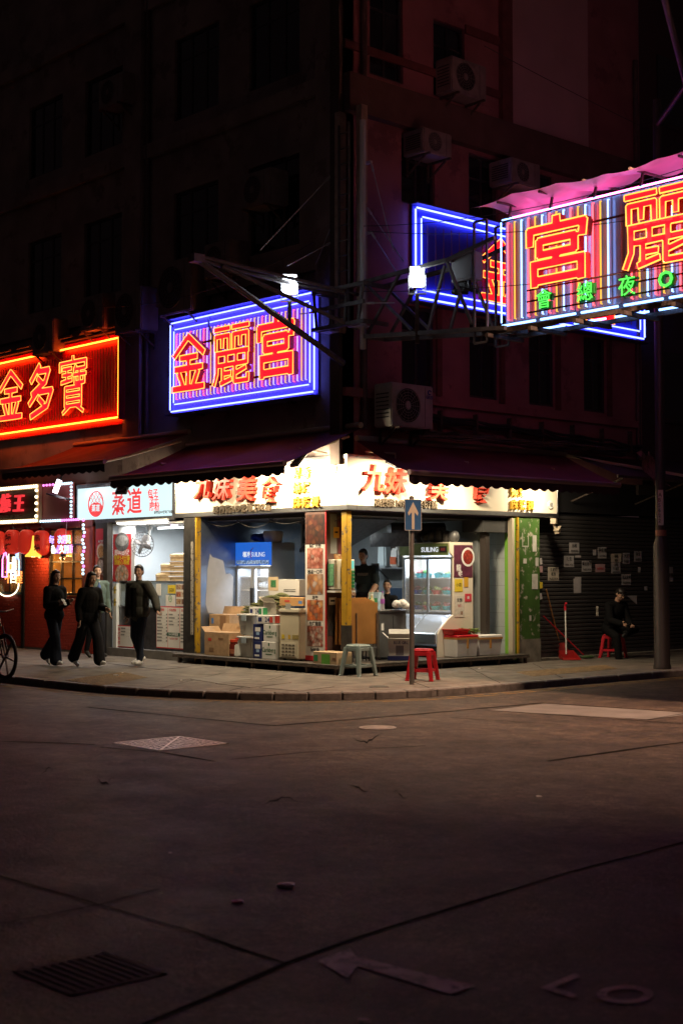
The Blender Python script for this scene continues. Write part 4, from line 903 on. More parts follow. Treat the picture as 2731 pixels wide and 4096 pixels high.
# ------------------------------------------------------------------ deck
deck = thing('stall_deck', (-1,0,0), 'low steel plate deck on legs along both fronts of the corner stall', 'deck')
dk = mat('worn checker plate', (.14,.125,.11), .5, .6, var=.35, vs=6, bump=.3, bs=70)
for q in [(-4.35,.16,-.34,.24,.13,.165), (-.24,.17,.241,4.30,.13,.165)]: MB().box(*q).build('deck_plate', dk, deck, world=True, bevel=.006)
for q in [(-4.35,.16,-.345,-.30,.10,.129), (.13,.175,-.29,4.30,.10,.129)]: MB().box(*q).build('edge_beam', rust, deck, world=True)
for x in np.linspace(-4.2, .05, 7): MB().box(x-.025,x+.025,-.31,-.25,0,.10).build('leg', rust, deck, world=True)
for y in np.linspace(.6, 4.25, 6): MB().box(.08,.13,y-.025,y+.025,0,.10).build('leg', rust, deck, world=True)
MB().box(-4.3,-.1,.18,.23,.0,.128).build('back_board', postm, deck, world=True); MB().box(-.20,-.15,.24,4.25,.0,.128).build('back_board', postm, deck, world=True)
# ------------------------------------------------------------------ poster column between the two openings
pc = thing('poster_column', (-.8,.2,0), 'tall column faced with a red edged strip of grilled food photographs', 'poster column')
a = L(1217,2400,-.02)[0]; b = L(1302,2400,-.02)[0]
MB().box(a,b,-.0,.55,.17,2.64).build('core', mat('brown column', (.10,.05,.04), .6), pc, world=True)
MB().box(a+.02,b-.02,-.016,-.001,.21,2.10).build('board', mat('white print board', (.70,.66,.62), .45, var=.06), pc, world=True)
MB().box(a+.02,b-.02,-.018,-.001,.18,.26).build('red_foot', redink, pc, world=True); MB().box(b-.012,b+.008,-.02,.0,.18,2.64).build('red_edge', redink, pc, world=True)
MB().box(a+.03,b-.02,-.014,-.001,2.11,2.60).build('photo_print', foodmat('grill print in shadow tones', [(.02,.01,.008),(.10,.02,.01),(.03,.015,.01),(.16,.05,.02)], 12), pc, world=True)  # shadow over the top print is put into its colours
fm = [foodmat('grilled beef print', [(.62,.20,.14),(.75,.42,.34),(.45,.10,.07),(.70,.32,.25)], 13), foodmat('lamb chop print', [(.45,.48,.56),(.68,.40,.2),(.62,.30,.14),(.5,.25,.12)], 9),
      foodmat('chicken wing print', [(.75,.26,.07),(.65,.16,.05),(.25,.16,.12),(.8,.4,.14)], 11), foodmat('grilled squid print', [(.5,.14,.09),(.25,.09,.07),(.70,.62,.56),(.4,.11,.08)], 17)]
for i, cap in enumerate(('燒烤大腸', '極品一口牛', '羊架', '生烤雞翅', '燒魷魚')):
    zc = L(1260,2182+i*104,-.02)[2]
    MB().text(cap, .075, at(((a+b)/2-.0,-.017,zc-.005), ML), .001, True).build('caption', ink, pc, world=True)
    if i < 4:
        z0 = L(1260,2274+i*104,-.02)[2]; z1 = L(1260,2188+i*104,-.02)[2]-.02
        MB().box(a+.07,b-.07,-.019,-.0165,z0,z1).build('photo_print', fm[i], pc, world=True)
        for k in range(7):
            rr = random.Random(i*10+k); MB().lathe([(.05,0),(.052,.001)], n=9, M=at((rr.uniform(a+.14,b-.14),-.0192-.0002*k,rr.uniform(z0+.07,z1-.07)), ML)).build('dish_piece', fm[(i+k) % 4] if k == 3 else fm[i], pc, world=True)
# right-hand side of the column: small posters in clear film
for (y0, y1, z0, z1), m_ in [((.08,.22,1.95,2.6), mat('glossy film', (.28,.30,.30), .1, spec=.8)), ((.26,.42,1.95,2.5), foodmat('maroon menu print', [(.12,.01,.02),(.16,.02,.03),(.2,.05,.05)], 8)), ((.16,.40,1.52,1.94), foodmat('fried rice print', [(.5,.3,.1),(.6,.38,.15),(.4,.16,.06),(.65,.5,.3)], 20)), ((.04,.5,.6,1.1), steel_d)]:
    MB().box(b+.0005,b+.006,y0,y1,z0,z1).build('side_print', m_, pc, world=True)
# power bank rental machine on the column
pb = thing('power_bank_machine', (b+.1,.12,1.35), 'cream power bank rental machine with a lit green screen by the yellow post', 'machine')
MB().box(b+.02,b+.18,.02,.17,1.36,1.85).build('body', mat('cream plastic', (.62,.60,.52), .4), pb, world=True, bevel=.01); MB().box(b+.03,b+.25,.171,.40,1.36,1.85).build('body', mat('cream plastic'), pb, world=True, bevel=.01)
MB().box(b+.02,b+.16,.012,.019,1.42,1.78).build('notice', mat('green notice', (.15,.38,.2), .5, var=.5, vs=30), pb, world=True)
MB().box(b+.2505,b+.254,.20,.38,1.70,1.83).build('screen', glow('lit green screen', (.2,.85,.7), .8), pb, world=True)
for i in range(5):
    for j in range(2): MB().box(b+.2505,b+.262,.19+j*.105,.28+j*.105,1.39+i*.06,1.43+i*.06).build('power_bank', mat('green lit slot', (.02,.10,.04), .3, emit=(.05,.5,.15), es=.12), pb, world=True)
MB().box(b+.0,b+.22,.0,.44,1.31,1.34).build('shelf', white_p, pb, world=True)
# ------------------------------------------------------------------ goods and fittings of the corner stall
ZD = .166
def LX(px, y, py=2500): return float(L(px, py, y)[0])
def LZ(px, py, y): return float(L(px, py, y)[2])
def carton(label, x0, x1, y0, y1, z0, z1, m=card, rz=0.0, flaps=0, cat='box', name='carton', group=None, marks=None, tape=True, lid=None):
    cx, cy = (x0+x1)/2, (y0+y1)/2; w_, d_, h_ = x1-x0, y1-y0, z1-z0
    t = thing(name, (cx,cy,z0), label, cat, rz, group)
    MB().box(-w_/2,w_/2,-d_/2,d_/2,0,h_).build('body', m, t, bevel=.004)
    if tape and not flaps: MB().box(-w_/2-.001,w_/2+.001,-.025,.025,h_-.06,h_+.0015).build('tape', mat('packing tape', (.50,.36,.2), .3), t)
    if lid: MB().box(-w_/2-.004,w_/2+.004,-d_/2-.004,d_/2+.004,h_-.05,h_+.004).build('lid', lid, t)
    fm_ = m if not lid else lid
    if flaps & 1: MB().add([(-w_/2,-d_/2,h_),(w_/2,-d_/2,h_),(w_/2,-d_/2-.10,h_+.08),(-w_/2,-d_/2-.10,h_+.08)], [(0,1,2,3)]).build('flap', fm_, t)
    if flaps & 2: MB().add([(-w_/2,d_/2,h_),(w_/2,d_/2,h_),(w_/2,d_/2+.05,h_+.14),(-w_/2,d_/2+.05,h_+.14)], [(0,1,2,3)]).build('flap', fm_, t)
    if flaps & 4: MB().add([(-w_/2,-d_/2,h_),(-w_/2,d_/2,h_),(-w_/2-.10,d_/2,h_+.09),(-w_/2-.10,-d_/2,h_+.09)], [(0,1,2,3)]).build('flap', fm_, t)
    for k in (marks or []): # (kind, u, v, w, h, material, text)
        face, u, v, a, b_, mm, tx = k
        M = at((0,-d_/2-.0015,0), ML) if face == 'f' else at((w_/2+.0015,0,0), MR)
        if tx: MB().text(tx, b_, M @ Matrix.Translation((u,v,0)), .0005, True, sx=a).build('lettering', mm, t)
        else: MB().box(u-a/2,u+a/2,v-b_/2,v+b_/2,-.001,.0008,0,M).build('printed_mark', mm, t)
    return t
bprint = mat('brown carton print', (.22,.12,.06), .8); rprint = mat('red carton print', (.55,.06,.04), .7); gprint = mat('green carton print', (.03,.25,.09), .6)
y_ = -.18
x0 = LX(822,y_); x1 = LX(858,y_); xr = LX(926,y_)
carton('big open brown carton on the deck by the shutter post', x0, xr-.05, -.2, .18, ZD, LZ(880,2530,-.2), flaps=6, marks=[('f',-.2,.28,.10,.05,rprint,None),('f',.12,.30,.14,.03,bprint,None),('f',-.15,.1,.14,.07,bprint,None),('s',0,.3,.1,.05,rprint,None)])
carton('tall brown carton standing behind the big open one', LX(838,.22), LX(912,.22), .22, .55, ZD+.34, LZ(880,2458,.22), flaps=2, rz=.08, marks=[('f',.1,.2,.16,.3,bprint,None),('f',-.18,.25,.06,.1,mat('blue spot', (.08,.2,.5), .6),None)])
jm = mat('chilli jar glass', (.10,.015,.01), .15)
j = thing('sauce_jar', (LX(936,-.1),-.1,ZD), 'big dark chilli sauce jar with a red lid on the deck', 'jar'); MB().lathe([(.085,0),(.09,.02),(.09,.20),(.07,.235),(.07,.25)], n=16).build('glass', jm, j, smooth=True); MB().lathe([(.078,.25),(.078,.29),(.07,.295)], n=16).build('lid', mat('red lid', (.5,.05,.02), .4), j); MB().lathe([(.0905,.05),(.0905,.13)], n=16).build('label_band', mat('jar label', (.30,.10,.05), .6, var=.5, vs=30), j)
j = thing('plastic_jug', (LX(957,-.12),-.12,ZD), 'white plastic jug between the sauce jar and the clear tubs', 'jug'); MB().frustum((-.07,.07,-.07,.07),(-.065,.065,-.065,.065),0,.22).build('body', white_p, j, bevel=.02, seg=2); MB().lathe([(.03,.22),(.03,.27),(.022,.275)], n=10).build('cap', white_p, j)
tub = mat('cloudy plastic tub', (.62,.62,.58), .35, alpha=.85); tubl = mat('grey tub lid', (.5,.5,.48), .4)
for k, (zz, lab) in enumerate([(ZD,'cloudy plastic storage tub on the deck under its twin'), (ZD+.385,'cloudy plastic storage tub stacked on its twin, leaves on top')]):
    t = thing('storage_tub', (LX(990,-.12),.06,zz), lab, 'tub', 0, 'stacked storage tubs'); MB().frustum((-.17,.17,-.2,.2),(-.20,.20,-.24,.24),0,.33).build('body', tub, t, bevel=.015, seg=2)
    MB().box(-.215,.215,-.255,.255,.331,.365).build('lid', tubl, t, bevel=.008); MB().box(-.06,.06,-.275,-.257,.25,.345).build('clip', mat('blue grey clip', (.3,.36,.42), .4), t)
navy = mat('navy beer carton', (.02,.03,.14), .4, var=.1); bwh = mat('white beer carton', (.70,.70,.68), .4, var=.05); dgr = mat('dark green print', (.02,.12,.05), .5); wht = mat('white print', (.75,.75,.75), .5)
xa, xb, xc = LX(1016,-.14), LX(1055,-.14), LX(1110,-.14)
for k, zz in enumerate((ZD, ZD+.295)):
    carton(['navy blue beer carton at the bottom of its stack','navy blue beer carton set on another navy one'][k], xa, xb-.01, -.16, .22, zz, zz+.29, navy, group='beer cartons', marks=[('f',.0,.20,.14,.07,wht,None),('f',-.02,.05,.12,.03,wht,None),('f',0,.13,.08,.05,mat('pale blue print', (.3,.45,.7), .5),None)], tape=False)
    carton(['white lager carton at the bottom with an old brand script','white lager carton on the upper row with an old brand script'][k], xb+(.0 if k == 0 else .03), xc, -.18+.01*k, .22, zz, zz+.292, bwh, group='beer cartons', marks=[('f',0,.16,.82,.105,dgr,'Carlsberg'),('f',0,.085,.16,.014,dgr,None),('f',0,.25,.03,.05,dgr,None),('s',.1,.1,.06,.1,gold,None)], tape=False)
zt_ = ZD+.30*2
c24 = mat('white and navy crown carton', (.68,.67,.66), .4)
for i, (a_, b_, zz, rz_, lab) in enumerate([(LX(1031,-.15),LX(1095,-.15),zt_,.03,'flat white carton with a navy twenty four, red end, on the beer cartons'), (LX(1003,.0),LX(1062,.0),zt_+.13,-.12,'flat tilted white and green carton topping the clear tubs')]):
    t = carton(lab, a_, b_, -.17+.12*i, .15+.1*i, zz, zz+.14, c24, rz=rz_, group='flat drink cartons', marks=[('f',.06,.07,1.0,.12,navy,'24'),('f',-.13,.07,.09,.07,navy,None),('f',.16,.07,.08,.1,gprint if i else rprint,None),('s',0,.07,.25,.12,rprint if not i else gprint,None)], tape=False)
carton('small torn open carton with raised flap behind the flat ones', LX(1060,.1), LX(1098,.1), .05, .35, zt_+.15, zt_+.36, mat('white lined board', (.6,.55,.48), .7), flaps=5, rz=.3)
# leaves
lf = thing('leaf_bundle', (LX(1085,.3),.3,zt_+.16), 'heap of long dried bamboo leaves sloping over the cartons', 'leaves'); lfm = mat('dried bamboo leaf', (.10,.11,.035), .7, var=.4, vs=8)
for k in range(80):
    rr = random.Random(k); bx = -.75+rr.random()*.95; dz = (bx+.75)*.30+rr.uniform(-.05,.06); ang = rr.uniform(-.2,.45); ln = rr.uniform(.35,.6); yy = rr.uniform(-.22,.12)
    pts = [(bx+ln*t*math.cos(ang), yy+.03*t, dz+ln*t*math.sin(ang)*.7-.10*t*t) for t in (0,.25,.5,.75,1)]
    wd = [.006,.018,.022,.016,.003]; vs = []
    for p_, w_ in zip(pts, wd): vs += [(p_[0],p_[1]-.01,p_[2]+w_), (p_[0],p_[1]+.01,p_[2]-w_), (p_[0],p_[1]-.022,p_[2])]
    MB().add(vs, [q for i in range(4) for q in ((3*i,3*i+3,3*i+5,3*i+2),(3*i+2,3*i+5,3*i+4,3*i+1))]).build('leaf', lfm, lf)
carton('white and tan carton with a green emblem at the top of the heap', LX(1077,.35), LX(1192,.35), .35,.65, LZ(1130,2382,.35), LZ(1130,2318,.35), mat('pale grey board', (.55,.54,.52), .7), rz=.05, marks=[('f',-.27,.2,.26,.24,mat('tan board', (.5,.38,.24), .8),None),('f',-.27,.2,.14,.13,gprint,None),('f',.15,.1,.3,.012,ink,None),('f',.15,.07,.3,.012,ink,None)], tape=False)
carton('flattened orange brown carton lying on the freezer lid', LX(1120,-.0), LX(1205,-.0), .0,.35, LZ(1150,2428,-.0)+.02, LZ(1150,2390,-.0), mat('orange brown board', (.50,.28,.11), .8, var=.1), rz=.12, marks=[('f',-.1,.08,.12,.03,rprint,None),('f',.2,.06,.08,.05,mat('blue spot'),None)], tape=False)
# chest freezer
fz = thing('chest_freezer', (LX(1155,-.16),.12,ZD), 'yellowed cream chest freezer with vent slots and warning stickers', 'freezer')
fw = (LX(1195,-.16)-LX(1115,-.16)); fcm = mat('yellowed enamel', (.60,.54,.40), .4, var=.1, vs=3, dirt=(.35,.27,.15), ds=3, dl=.63)
zf = LZ(1150,2442,-.16)-ZD
MB().box(-fw/2,fw/2,-.27,.30,.03,zf-.04).build('body', fcm, fz, bevel=.015, seg=2); MB().box(-fw/2-.012,fw/2+.012,-.285,.31,zf-.038,zf+.03).build('lid', mat('cream lid', (.68,.63,.5), .4), fz, bevel=.015, seg=2)
for s in (-1, 1): MB().cyl((s*fw*.4,-.2,0),(s*fw*.4,-.2,.03),.03).build('foot', blackp, fz)
vp = MB().box(-fw*.40,fw*.34,-.275,-.271,.06,.30).build('vent_panel', mat('cream lid'), fz)
for i in range(4):
    for j in range(4): MB().box(-fw*.36+j*fw*.17,-fw*.23+j*fw*.17,-.279,-.2755,.08+i*.055,.105+i*.055).build('vent_slot', mat('vent shadow', (.12,.10,.07), .8), vp)
for x, c, s in [(-.16,(.65,.50,.03),.07), (.0,(.6,.40,.03),.05), (.16,(.35,.28,.10),.16)]: MB().box(x-s/2,x+s/2,-.2735,-.2705,.36,.43).build('sticker', mat('sticker %.2f' % x, c, .5, var=.4, vs=40), fz)
MB().box(-.1,.04,-.2735,-.2705,.82,.95).build('rating_plate', mat('grey plate', (.38,.38,.36), .4), fz)
# upright glass door fridge
fr = thing('drinks_fridge', (-3.52,1.2,.15), 'tall two door glass drinks fridge with a lit blue header', 'fridge'); fs = mat('fridge grey body', (.33,.34,.36), .4, .4)
def FR(name, m, *q, p=None, bevel=0): return MB().box(*q).build(name, m, p or fr, bevel=bevel)
W, H, DP = .50, 2.04, .55
FR('side', fs, W-.03,W,-.3,.25,.05,H); FR('side', fs, -W,-W+.03,-.3,.25,.05,H); FR('back', white_p, -W+.03,W-.03,.22,.25,.05,H); FR('top', fs, -W+.03,W-.03,-.3,.22,H-.03,H); FR('base', fs, -W+.03,W-.03,-.3,.22,.05,.22)
hd = FR('header', glow('lit blue header', (.02,.16,.75), .8), -W,W,-.35,-.301,1.62,2.04)
MB().text('穗凌', .11, at((-.17,-.352,1.82), ML), .001, True).build('lettering', glow('lit white lettering', (.9,.95,1), .9), hd); MB().text('SUILING', .12, at((.17,-.352,1.82), ML), .001, False).build('lettering', glow('lit white lettering', (.9,.95,1), .9), hd); MB().tube([(-.02,-.353,1.75),(-.06,-.353,1.83),(-.03,-.353,1.90),(.03,-.353,1.94)], .006, 5).build('emblem', redink, hd)
MB().box(-W+.02,W-.02,-.3525,-.3512,1.64,1.71).build('ice_print', foodmat('ice print', [(.1,.3,.8),(.5,.7,1),(.05,.2,.6)], 30, emit=.5), hd)
ff = mat('fridge door frame', (.42,.44,.47), .35, .5); gls = mat('clear glass', (1,1,1), .02, alpha=.12)
for s in (-1, 1):
    c = s*W/2; d_ = FR('door', ff, c-W/2+.004,c-W/2+.05,-.34,-.302,.22,1.6); FR('door_rail', ff, c+W/2-.05,c+W/2-.004,-.34,-.302,.22,1.6, p=d_); FR('door_rail', ff, c-W/2+.051,c+W/2-.051,-.34,-.302,.22,.27, p=d_); FR('door_rail', ff, c-W/2+.051,c+W/2-.051,-.34,-.302,1.55,1.6, p=d_); FR('pane', gls, c-W/2+.051,c+W/2-.051,-.325,-.318,.271,1.549, p=d_); FR('handle', blackp, c-s*(W/2-.03)-.01,c-s*(W/2-.03)+.01,-.37,-.341,.8,1.2, p=d_)
led_c = glow('lit cool fridge strip', (.66,.80,1.0), 16.0)
for x in (-.02, .43): FR('light_strip', led_c, x,x+.03,-.28,-.26,.3,1.55)
for z in (.55, .85, 1.15, 1.4):
    sh = FR('shelf', white_p, -W+.04,W-.04,-.25,.2,z,z+.012)
fgoods = [mat('white bag', (.7,.7,.7), .4, var=.1), mat('dark greens', (.03,.06,.03), .6), mat('pale tray', (.6,.62,.62), .4)]
def inlight(par, loc, sx, sy, e, rot):
    ld = bpy.data.lights.new('fridge_light', 'AREA'); ld.shape = 'RECTANGLE'; ld.size = sx; ld.size_y = sy; ld.energy = e; ld.color = (.72,.84,1.0)
    lo = bpy.data.objects.new('fridge_light', ld); COL.objects.link(lo); lo.parent = par; lo.location = loc; lo.rotation_euler = rot
inlight(fr, (.24,-.25,1.585), .40, .05, 20, (.5,0,0)); inlight(fr, (-.24,-.25,1.585), .40, .05, 7, (.5,0,0))
for k in range(16):
    rr = random.Random(k+9); z = (.235, .565, .865, 1.165)[k % 4]; x = rr.uniform(-.38,.38); m_ = fgoods[0 if x > 0 else rr.choice((1,2))]
    setp(MB().ball((0,0,0), (rr.uniform(.06,.12),rr.uniform(.06,.1),rr.uniform(.05,.10)), 10, 7).build('food_bag', m_, smooth=True), ['bulging white food bag on a lit shelf of the tall drinks fridge','dark leafy bundle on a dim shelf of the tall drinks fridge','pale tray of food on a shelf of the tall drinks fridge'][fgoods.index(m_)], 'food bag', 'food in the drinks fridge').location = (-3.52+x, 1.2-.03, .15+z+.095)
# on top of the fridge
setp(MB().lathe([(.16,0),(.19,.16),(.17,.2)], c=(-3.22,1.1,2.195), n=20).build('white_tub', white_p, smooth=True), 'white plastic tub standing on top of the drinks fridge', 'tub')
bag = MB()
for k in range(6): rr = random.Random(k); bag.ball((-3.75+k*.07,1.1+rr.uniform(-.05,.05),2.25+rr.uniform(-.02,.05)), (.10,.1,.07), 9, 6)
setp(bag.build('plastic_bag', mat('blue bag', (.06,.14,.5), .3, var=.5, vs=12), smooth=True), 'crumpled blue plastic bag on top of the drinks fridge', 'bag')
# hanging dish menu at the back
mn = thing('dish_menu', (-2.6,1.9,2.2), 'row of cold dish photographs on a board under the stall ceiling', 'menu board'); MB().box(-.75,.6,-.02,0,-.16,.38).build('board', mat('cream board', (.5,.48,.4), .6), mn)
for k in range(3):
    MB().box(-.70+k*.43,-.32+k*.43,-.025,-.0205,-.02,.34).build('photo_print', mat('dark table print', (.12,.10,.09), .5), mn); MB().lathe([(.15,0),(.15,.002)], n=20, M=at((-.51+k*.43,-.0255,.16), ML)).build('plate_print', wht, mn); MB().lathe([(.11,0),(.11,.002)], n=16, M=at((-.51+k*.43,-.0280,.16), ML)).build('dish_print', foodmat('salad print %d' % k, [[(.03,.08,.02),(.10,.14,.03)],[(.15,.3,.06),(.5,.5,.3),(.1,.2,.05)],[(.5,.35,.12),(.35,.25,.08)]][k], 24), mn)
    MB().text(('涼拌','鹵味','口水雞')[k], .07, at((-.51+k*.43,-.022,-.09), ML), .001, True).build('caption', ink, mn)
# ------------------------------------------------------------------ right-hand opening: display fridge
df = thing('display_fridge', (-.86,2.93,.15), 'curved display fridge with bowls of vegetables behind sliding glass', 'fridge'); w2 = .60
dwm = mat('display fridge white side', (.70,.64,.54), .45, var=.06, vs=3, dirt=(.5,.36,.22), ds=3, dl=.66)
prof = [(-.60,.0),(-.60,.42),(-.55,.50),(-.36,.66),(-.22,.74),(-.20,1.75),(-.28,1.82),(-.30,2.02),(.30,2.02),(.30,.0)]   # y, z
for s in (-1, 1):
    xo = w2 if s > 0 else -w2-.04; n_ = len(prof); MB().add([(xo,y,z) for y, z in prof]+[(xo+.04,y,z) for y, z in prof], [tuple(range(n_))[::-1], tuple(range(n_,2*n_))]+[(i,(i+1) % n_,n_+(i+1) % n_,n_+i) for i in range(n_)]).build('side_panel', dwm, df, bevel=.006)
def DF(name, m, *q, p=None, bevel=0): return MB().box(*q).build(name, m, p or df, bevel=bevel)
DF('back', white_p, -w2,w2,.26,.30,.0,2.0); DF('top', dwm, -w2,w2,-.28,.26,1.98,2.02)
hd = DF('header', mat('green fruit header', (.10,.13,.04), .4, emit=(.3,.36,.1), es=.06, var=.4, vs=7), -w2,w2,-.31,-.281,1.79,2.0); MB().text('SUILING', .12, at((.16,-.312,1.895), ML), .001, True).build('lettering', glow('lit white lettering', (.9,.95,1), .9), hd); DF('meter', black, .40,.58,-.316,-.311,1.84,1.95, p=hd); MB().text('888', .07, at((.49,-.318,1.895), ML), .001, False).build('digits', glow('lit red digits', (1,.05,.05), .25), hd)
dfm = mat('aluminium door frame', (.6,.62,.66), .3, .8)
for a_, b_, yy in ((-w2,.03,-.22), (-.01,w2,-.20)):
    d_ = DF('sliding_door', dfm, a_+.002,a_+.04,yy,yy+.018,.74,1.76); DF('door_rail', dfm, b_-.04,b_-.002,yy,yy+.018,.74,1.76, p=d_); DF('door_rail', dfm, a_+.041,b_-.041,yy,yy+.018,.74,.78, p=d_); DF('door_rail', dfm, a_+.041,b_-.041,yy,yy+.018,1.72,1.76, p=d_); DF('pane', gls, a_+.041,b_-.041,yy+.006,yy+.012,.781,1.719, p=d_)
DF('light_strip', led_c, -w2+.03,w2-.03,-.17,-.14,1.735,1.76); DF('light_strip', led_c, w2-.035,w2-.008,-.17,-.14,.85,1.7)
inlight(df, (0,-.14,1.74), 1.1, .05, 20, (.45,0,0)); inlight(df, (0,-.2,.70), 1.0, .04, 1.5, (.9,0,0))
for z in (.80, 1.08, 1.38): DF('shelf', mat('glass shelf', (.7,.75,.8), .2), -w2+.01,w2-.01,-.15,.25,z,z+.012)
MB().add([(-w2,-.60,.42),(w2,-.60,.42),(w2,-.22,.735),(-w2,-.22,.735)], [(0,1,2,3)]).build('sloped_glass', mat('sloped cold glass', (.55,.62,.72), .12, .5), df)
for x in (-w2+.02, -.05, w2-.05): MB().add([(x,-.605,.425),(x+.03,-.605,.425),(x+.03,-.225,.742),(x,-.225,.742)], [(0,1,2,3)]).build('glass_bar', dfm, df)
DF('front_apron', steel, -w2,w2,-.63,-.601,.24,.43, bevel=.02); DF('plinth', black, -w2,w2,-.55,.2,.0,.2)
bowlc = [mat('blue bowl', (.03,.08,.45), .4), mat('teal bowl', (.03,.35,.35), .4), mat('red bowl', (.45,.03,.04), .4)]; vegc = [mat('pale cabbage', (.45,.55,.25), .6, var=.2), mat('leaf greens', (.06,.2,.04), .6, var=.4), mat('raw meat', (.45,.15,.14), .5, var=.3), mat('white tofu', (.7,.68,.6), .6)]
for k in range(13):
    rr = random.Random(k+3); z = (.812, 1.092, 1.392)[k % 3]; x = -.45+(k//3)*.225; ci = rr.randrange(3) if k % 3 != 2 else 1; vi = rr.randrange(4)
    t = thing('food_bowl', (-.86+x,2.93+rr.uniform(-.02,.1),.15+z), '%s bowl of %s on a lit shelf of the display fridge' % (('blue','teal','red')[ci], ('cabbage','greens','meat','tofu')[vi]), 'bowl', 0, 'bowls in the display fridge')
    MB().lathe([(.06,0),(.10,.07),(.105,.075)], n=14).build('bowl', bowlc[ci], t, smooth=True); mb = MB()
    for q in range(5): mb.ball((rr.uniform(-.05,.05),rr.uniform(-.05,.05),.085+rr.uniform(0,.04)), (.045,.045,.035), 8, 6)
    mb.build('contents', vegc[vi], t, smooth=True)
# posters on the side of the display fridge
def note(label, x, y0, y1, z0, z1, m, txts=(), name='poster', cat='poster', th=.003, rz=0):
    t = thing(name, (x,(y0+y1)/2,z0), label, cat); MB().box(0,th,-(y1-y0)/2,(y1-y0)/2,0,z1-z0,0,Matrix.Rotation(rz,4,'X')).build('sheet', m, t)
    for tx, sz, dy, dz, mm, vt in txts: MB().text(tx, sz, Matrix.Rotation(rz,4,'X') @ at((th+.0006,dy,dz), MR), .0004, True, vert=vt).build('lettering', mm, t)
    return t
xs_ = -.86+w2+.043
t = note('purple lobster poster on the white side of the display fridge', xs_, 2.73,3.21, 1.55,2.12, mat('purple lobster print', (.12,.03,.06), .4, var=.4, vs=10), [('龍',.13,-.12,.17,wht,False),('蝦',.11,-.08,.06,wht,False)])
MB().lathe([(.17,0),(.17,.002)], n=22, M=at((.0036,.12,.36), MR)).build('plate_print', wht, t); MB().lathe([(.13,0),(.13,.002)], n=14, M=at((.0058,.12,.36), MR)).build('dish_print', foodmat('lobster print', [(.35,.03,.02),(.5,.08,.05),(.25,.02,.02)], 22), t)
note('yellow square notice under the lobster poster', xs_, 2.75,2.95, 1.30,1.52, mat('yellow paper', (.68,.52,.04), .6), [('小店',.07,0,.12,ink,False)]); note('small orange sticker beside the yellow notice', xs_, 2.99,3.10, 1.38,1.56, mat('orange sticker', (.6,.34,.03), .6)); note('red round edged sticker low on the display fridge side', xs_, 3.01,3.18, 1.12,1.26, mat('red sticker', (.6,.05,.08), .5), [('讓',.06,.0,.07,wht,False)])
note('torn newspaper clipping with bold headings on the display fridge', xs_, 2.75,2.99, .85,1.22, mat('newsprint', (.62,.58,.52), .8, var=.2, vs=20), [('生雞',.07,0,.3,ink,False),('飯麵',.05,0,.2,redink,False),('湯',.07,.05,.07,bprint,False)])
# ------------------------------------------------------------------ counter, tables, small goods
ct = thing('steel_counter', (-1.05,1.2,.15), 'stainless steel work counter behind the yellow post', 'counter'); c1 = G(1517,2641,.15); cx_, cy_ = float(c1[0]), float(c1[1])
ct.location = (cx_-.45, cy_+.32, .15); zc_ = float(R(1517,2443,cx_)[2])-.15
MB().box(-.45,.45,-.32,.32,.05,zc_-.03).build('cabinet', mat('dull steel sheet', (.30,.31,.32), .35, .85, var=.2, vs=4), ct); MB().box(-.47,.47,-.34,.34,zc_-.029,zc_+.005).build('top', steel, ct, bevel=.004); MB().box(.38,.40,-.325,-.321,.1,zc_-.1).build('door_seam', black, ct); MB().box(.451,.455,-.0,.012,.1,zc_-.1).build('door_seam', black, ct); MB().box(.4515,.456,-.28,-.22,.5,.62).build('price_tag', wht, ct)
for s in (-1, 1):
    for q in (-1, 1): MB().cyl((s*.4,q*.27,0),(s*.4,q*.27,.05),.02).build('foot', steel_d, ct)
CT = Vector(ct.location); ZT = .15+zc_+.006
def on(dx, dy): return (CT.x+dx, CT.y+dy, ZT)
b1 = thing('oil_bottle', on(.16,-.22), 'squat sauce bottle with red and yellow label on the counter', 'bottle'); MB().lathe([(.042,0),(.045,.02),(.045,.16),(.018,.20),(.018,.25)], n=14).build('glass', mat('pale oil', (.5,.42,.2), .1), b1, smooth=True); MB().lathe([(.046,.04),(.046,.12)], n=14).build('wrapper', mat('red yellow wrapper', (.6,.12,.04), .5, var=.4, vs=14), b1); MB().lathe([(.02,.25),(.02,.275)], n=10).build('cap', white_p, b1)
b1 = thing('water_bottle', on(.36,-.16), 'clear plastic water bottle with purple label before the seated woman', 'bottle'); MB().lathe([(.034,0),(.037,.02),(.034,.1),(.037,.2),(.015,.27),(.015,.30)], n=14).build('bottle', mat('clear plastic', (.6,.6,.65), .1, alpha=.55), b1, smooth=True); MB().lathe([(.038,.11),(.038,.19)], n=14).build('wrapper', mat('purple wrapper', (.3,.08,.4), .5), b1); MB().lathe([(.017,.30),(.017,.32)], n=10).build('cap', mat('purple wrapper'), b1)
mb = MB()
for k in range(7): rr = random.Random(k+1); mb.ball((CT.x+.50+rr.uniform(-.05,.07), CT.y+.12+rr.uniform(-.1,.1), ZT+.06+rr.uniform(0,.08)), (.07,.07,.06), 9, 7)
setp(mb.build('plastic_bag', mat('white bag'), smooth=True), 'white knotted plastic bag on the counter before the seated woman', 'bag')
for k, (dx, m_, lab) in enumerate([(-.02,mat('green white packet', (.5,.62,.55), .5, var=.4, vs=14),'green and white packet standing on the counter'), (.10,mat('pale blue packet', (.35,.5,.62), .5, var=.3, vs=14),'pale blue tissue packet standing on the counter')]):
    t = thing('packet', on(dx,-.02), lab, 'packet'); MB().box(-.06,.06,-.05,.05,0,.30).build('box', m_, t, bevel=.004); MB().box(-.04,.04,-.053,-.0505,.1,.2).build('printed_mark', gprint, t)
mb = MB()
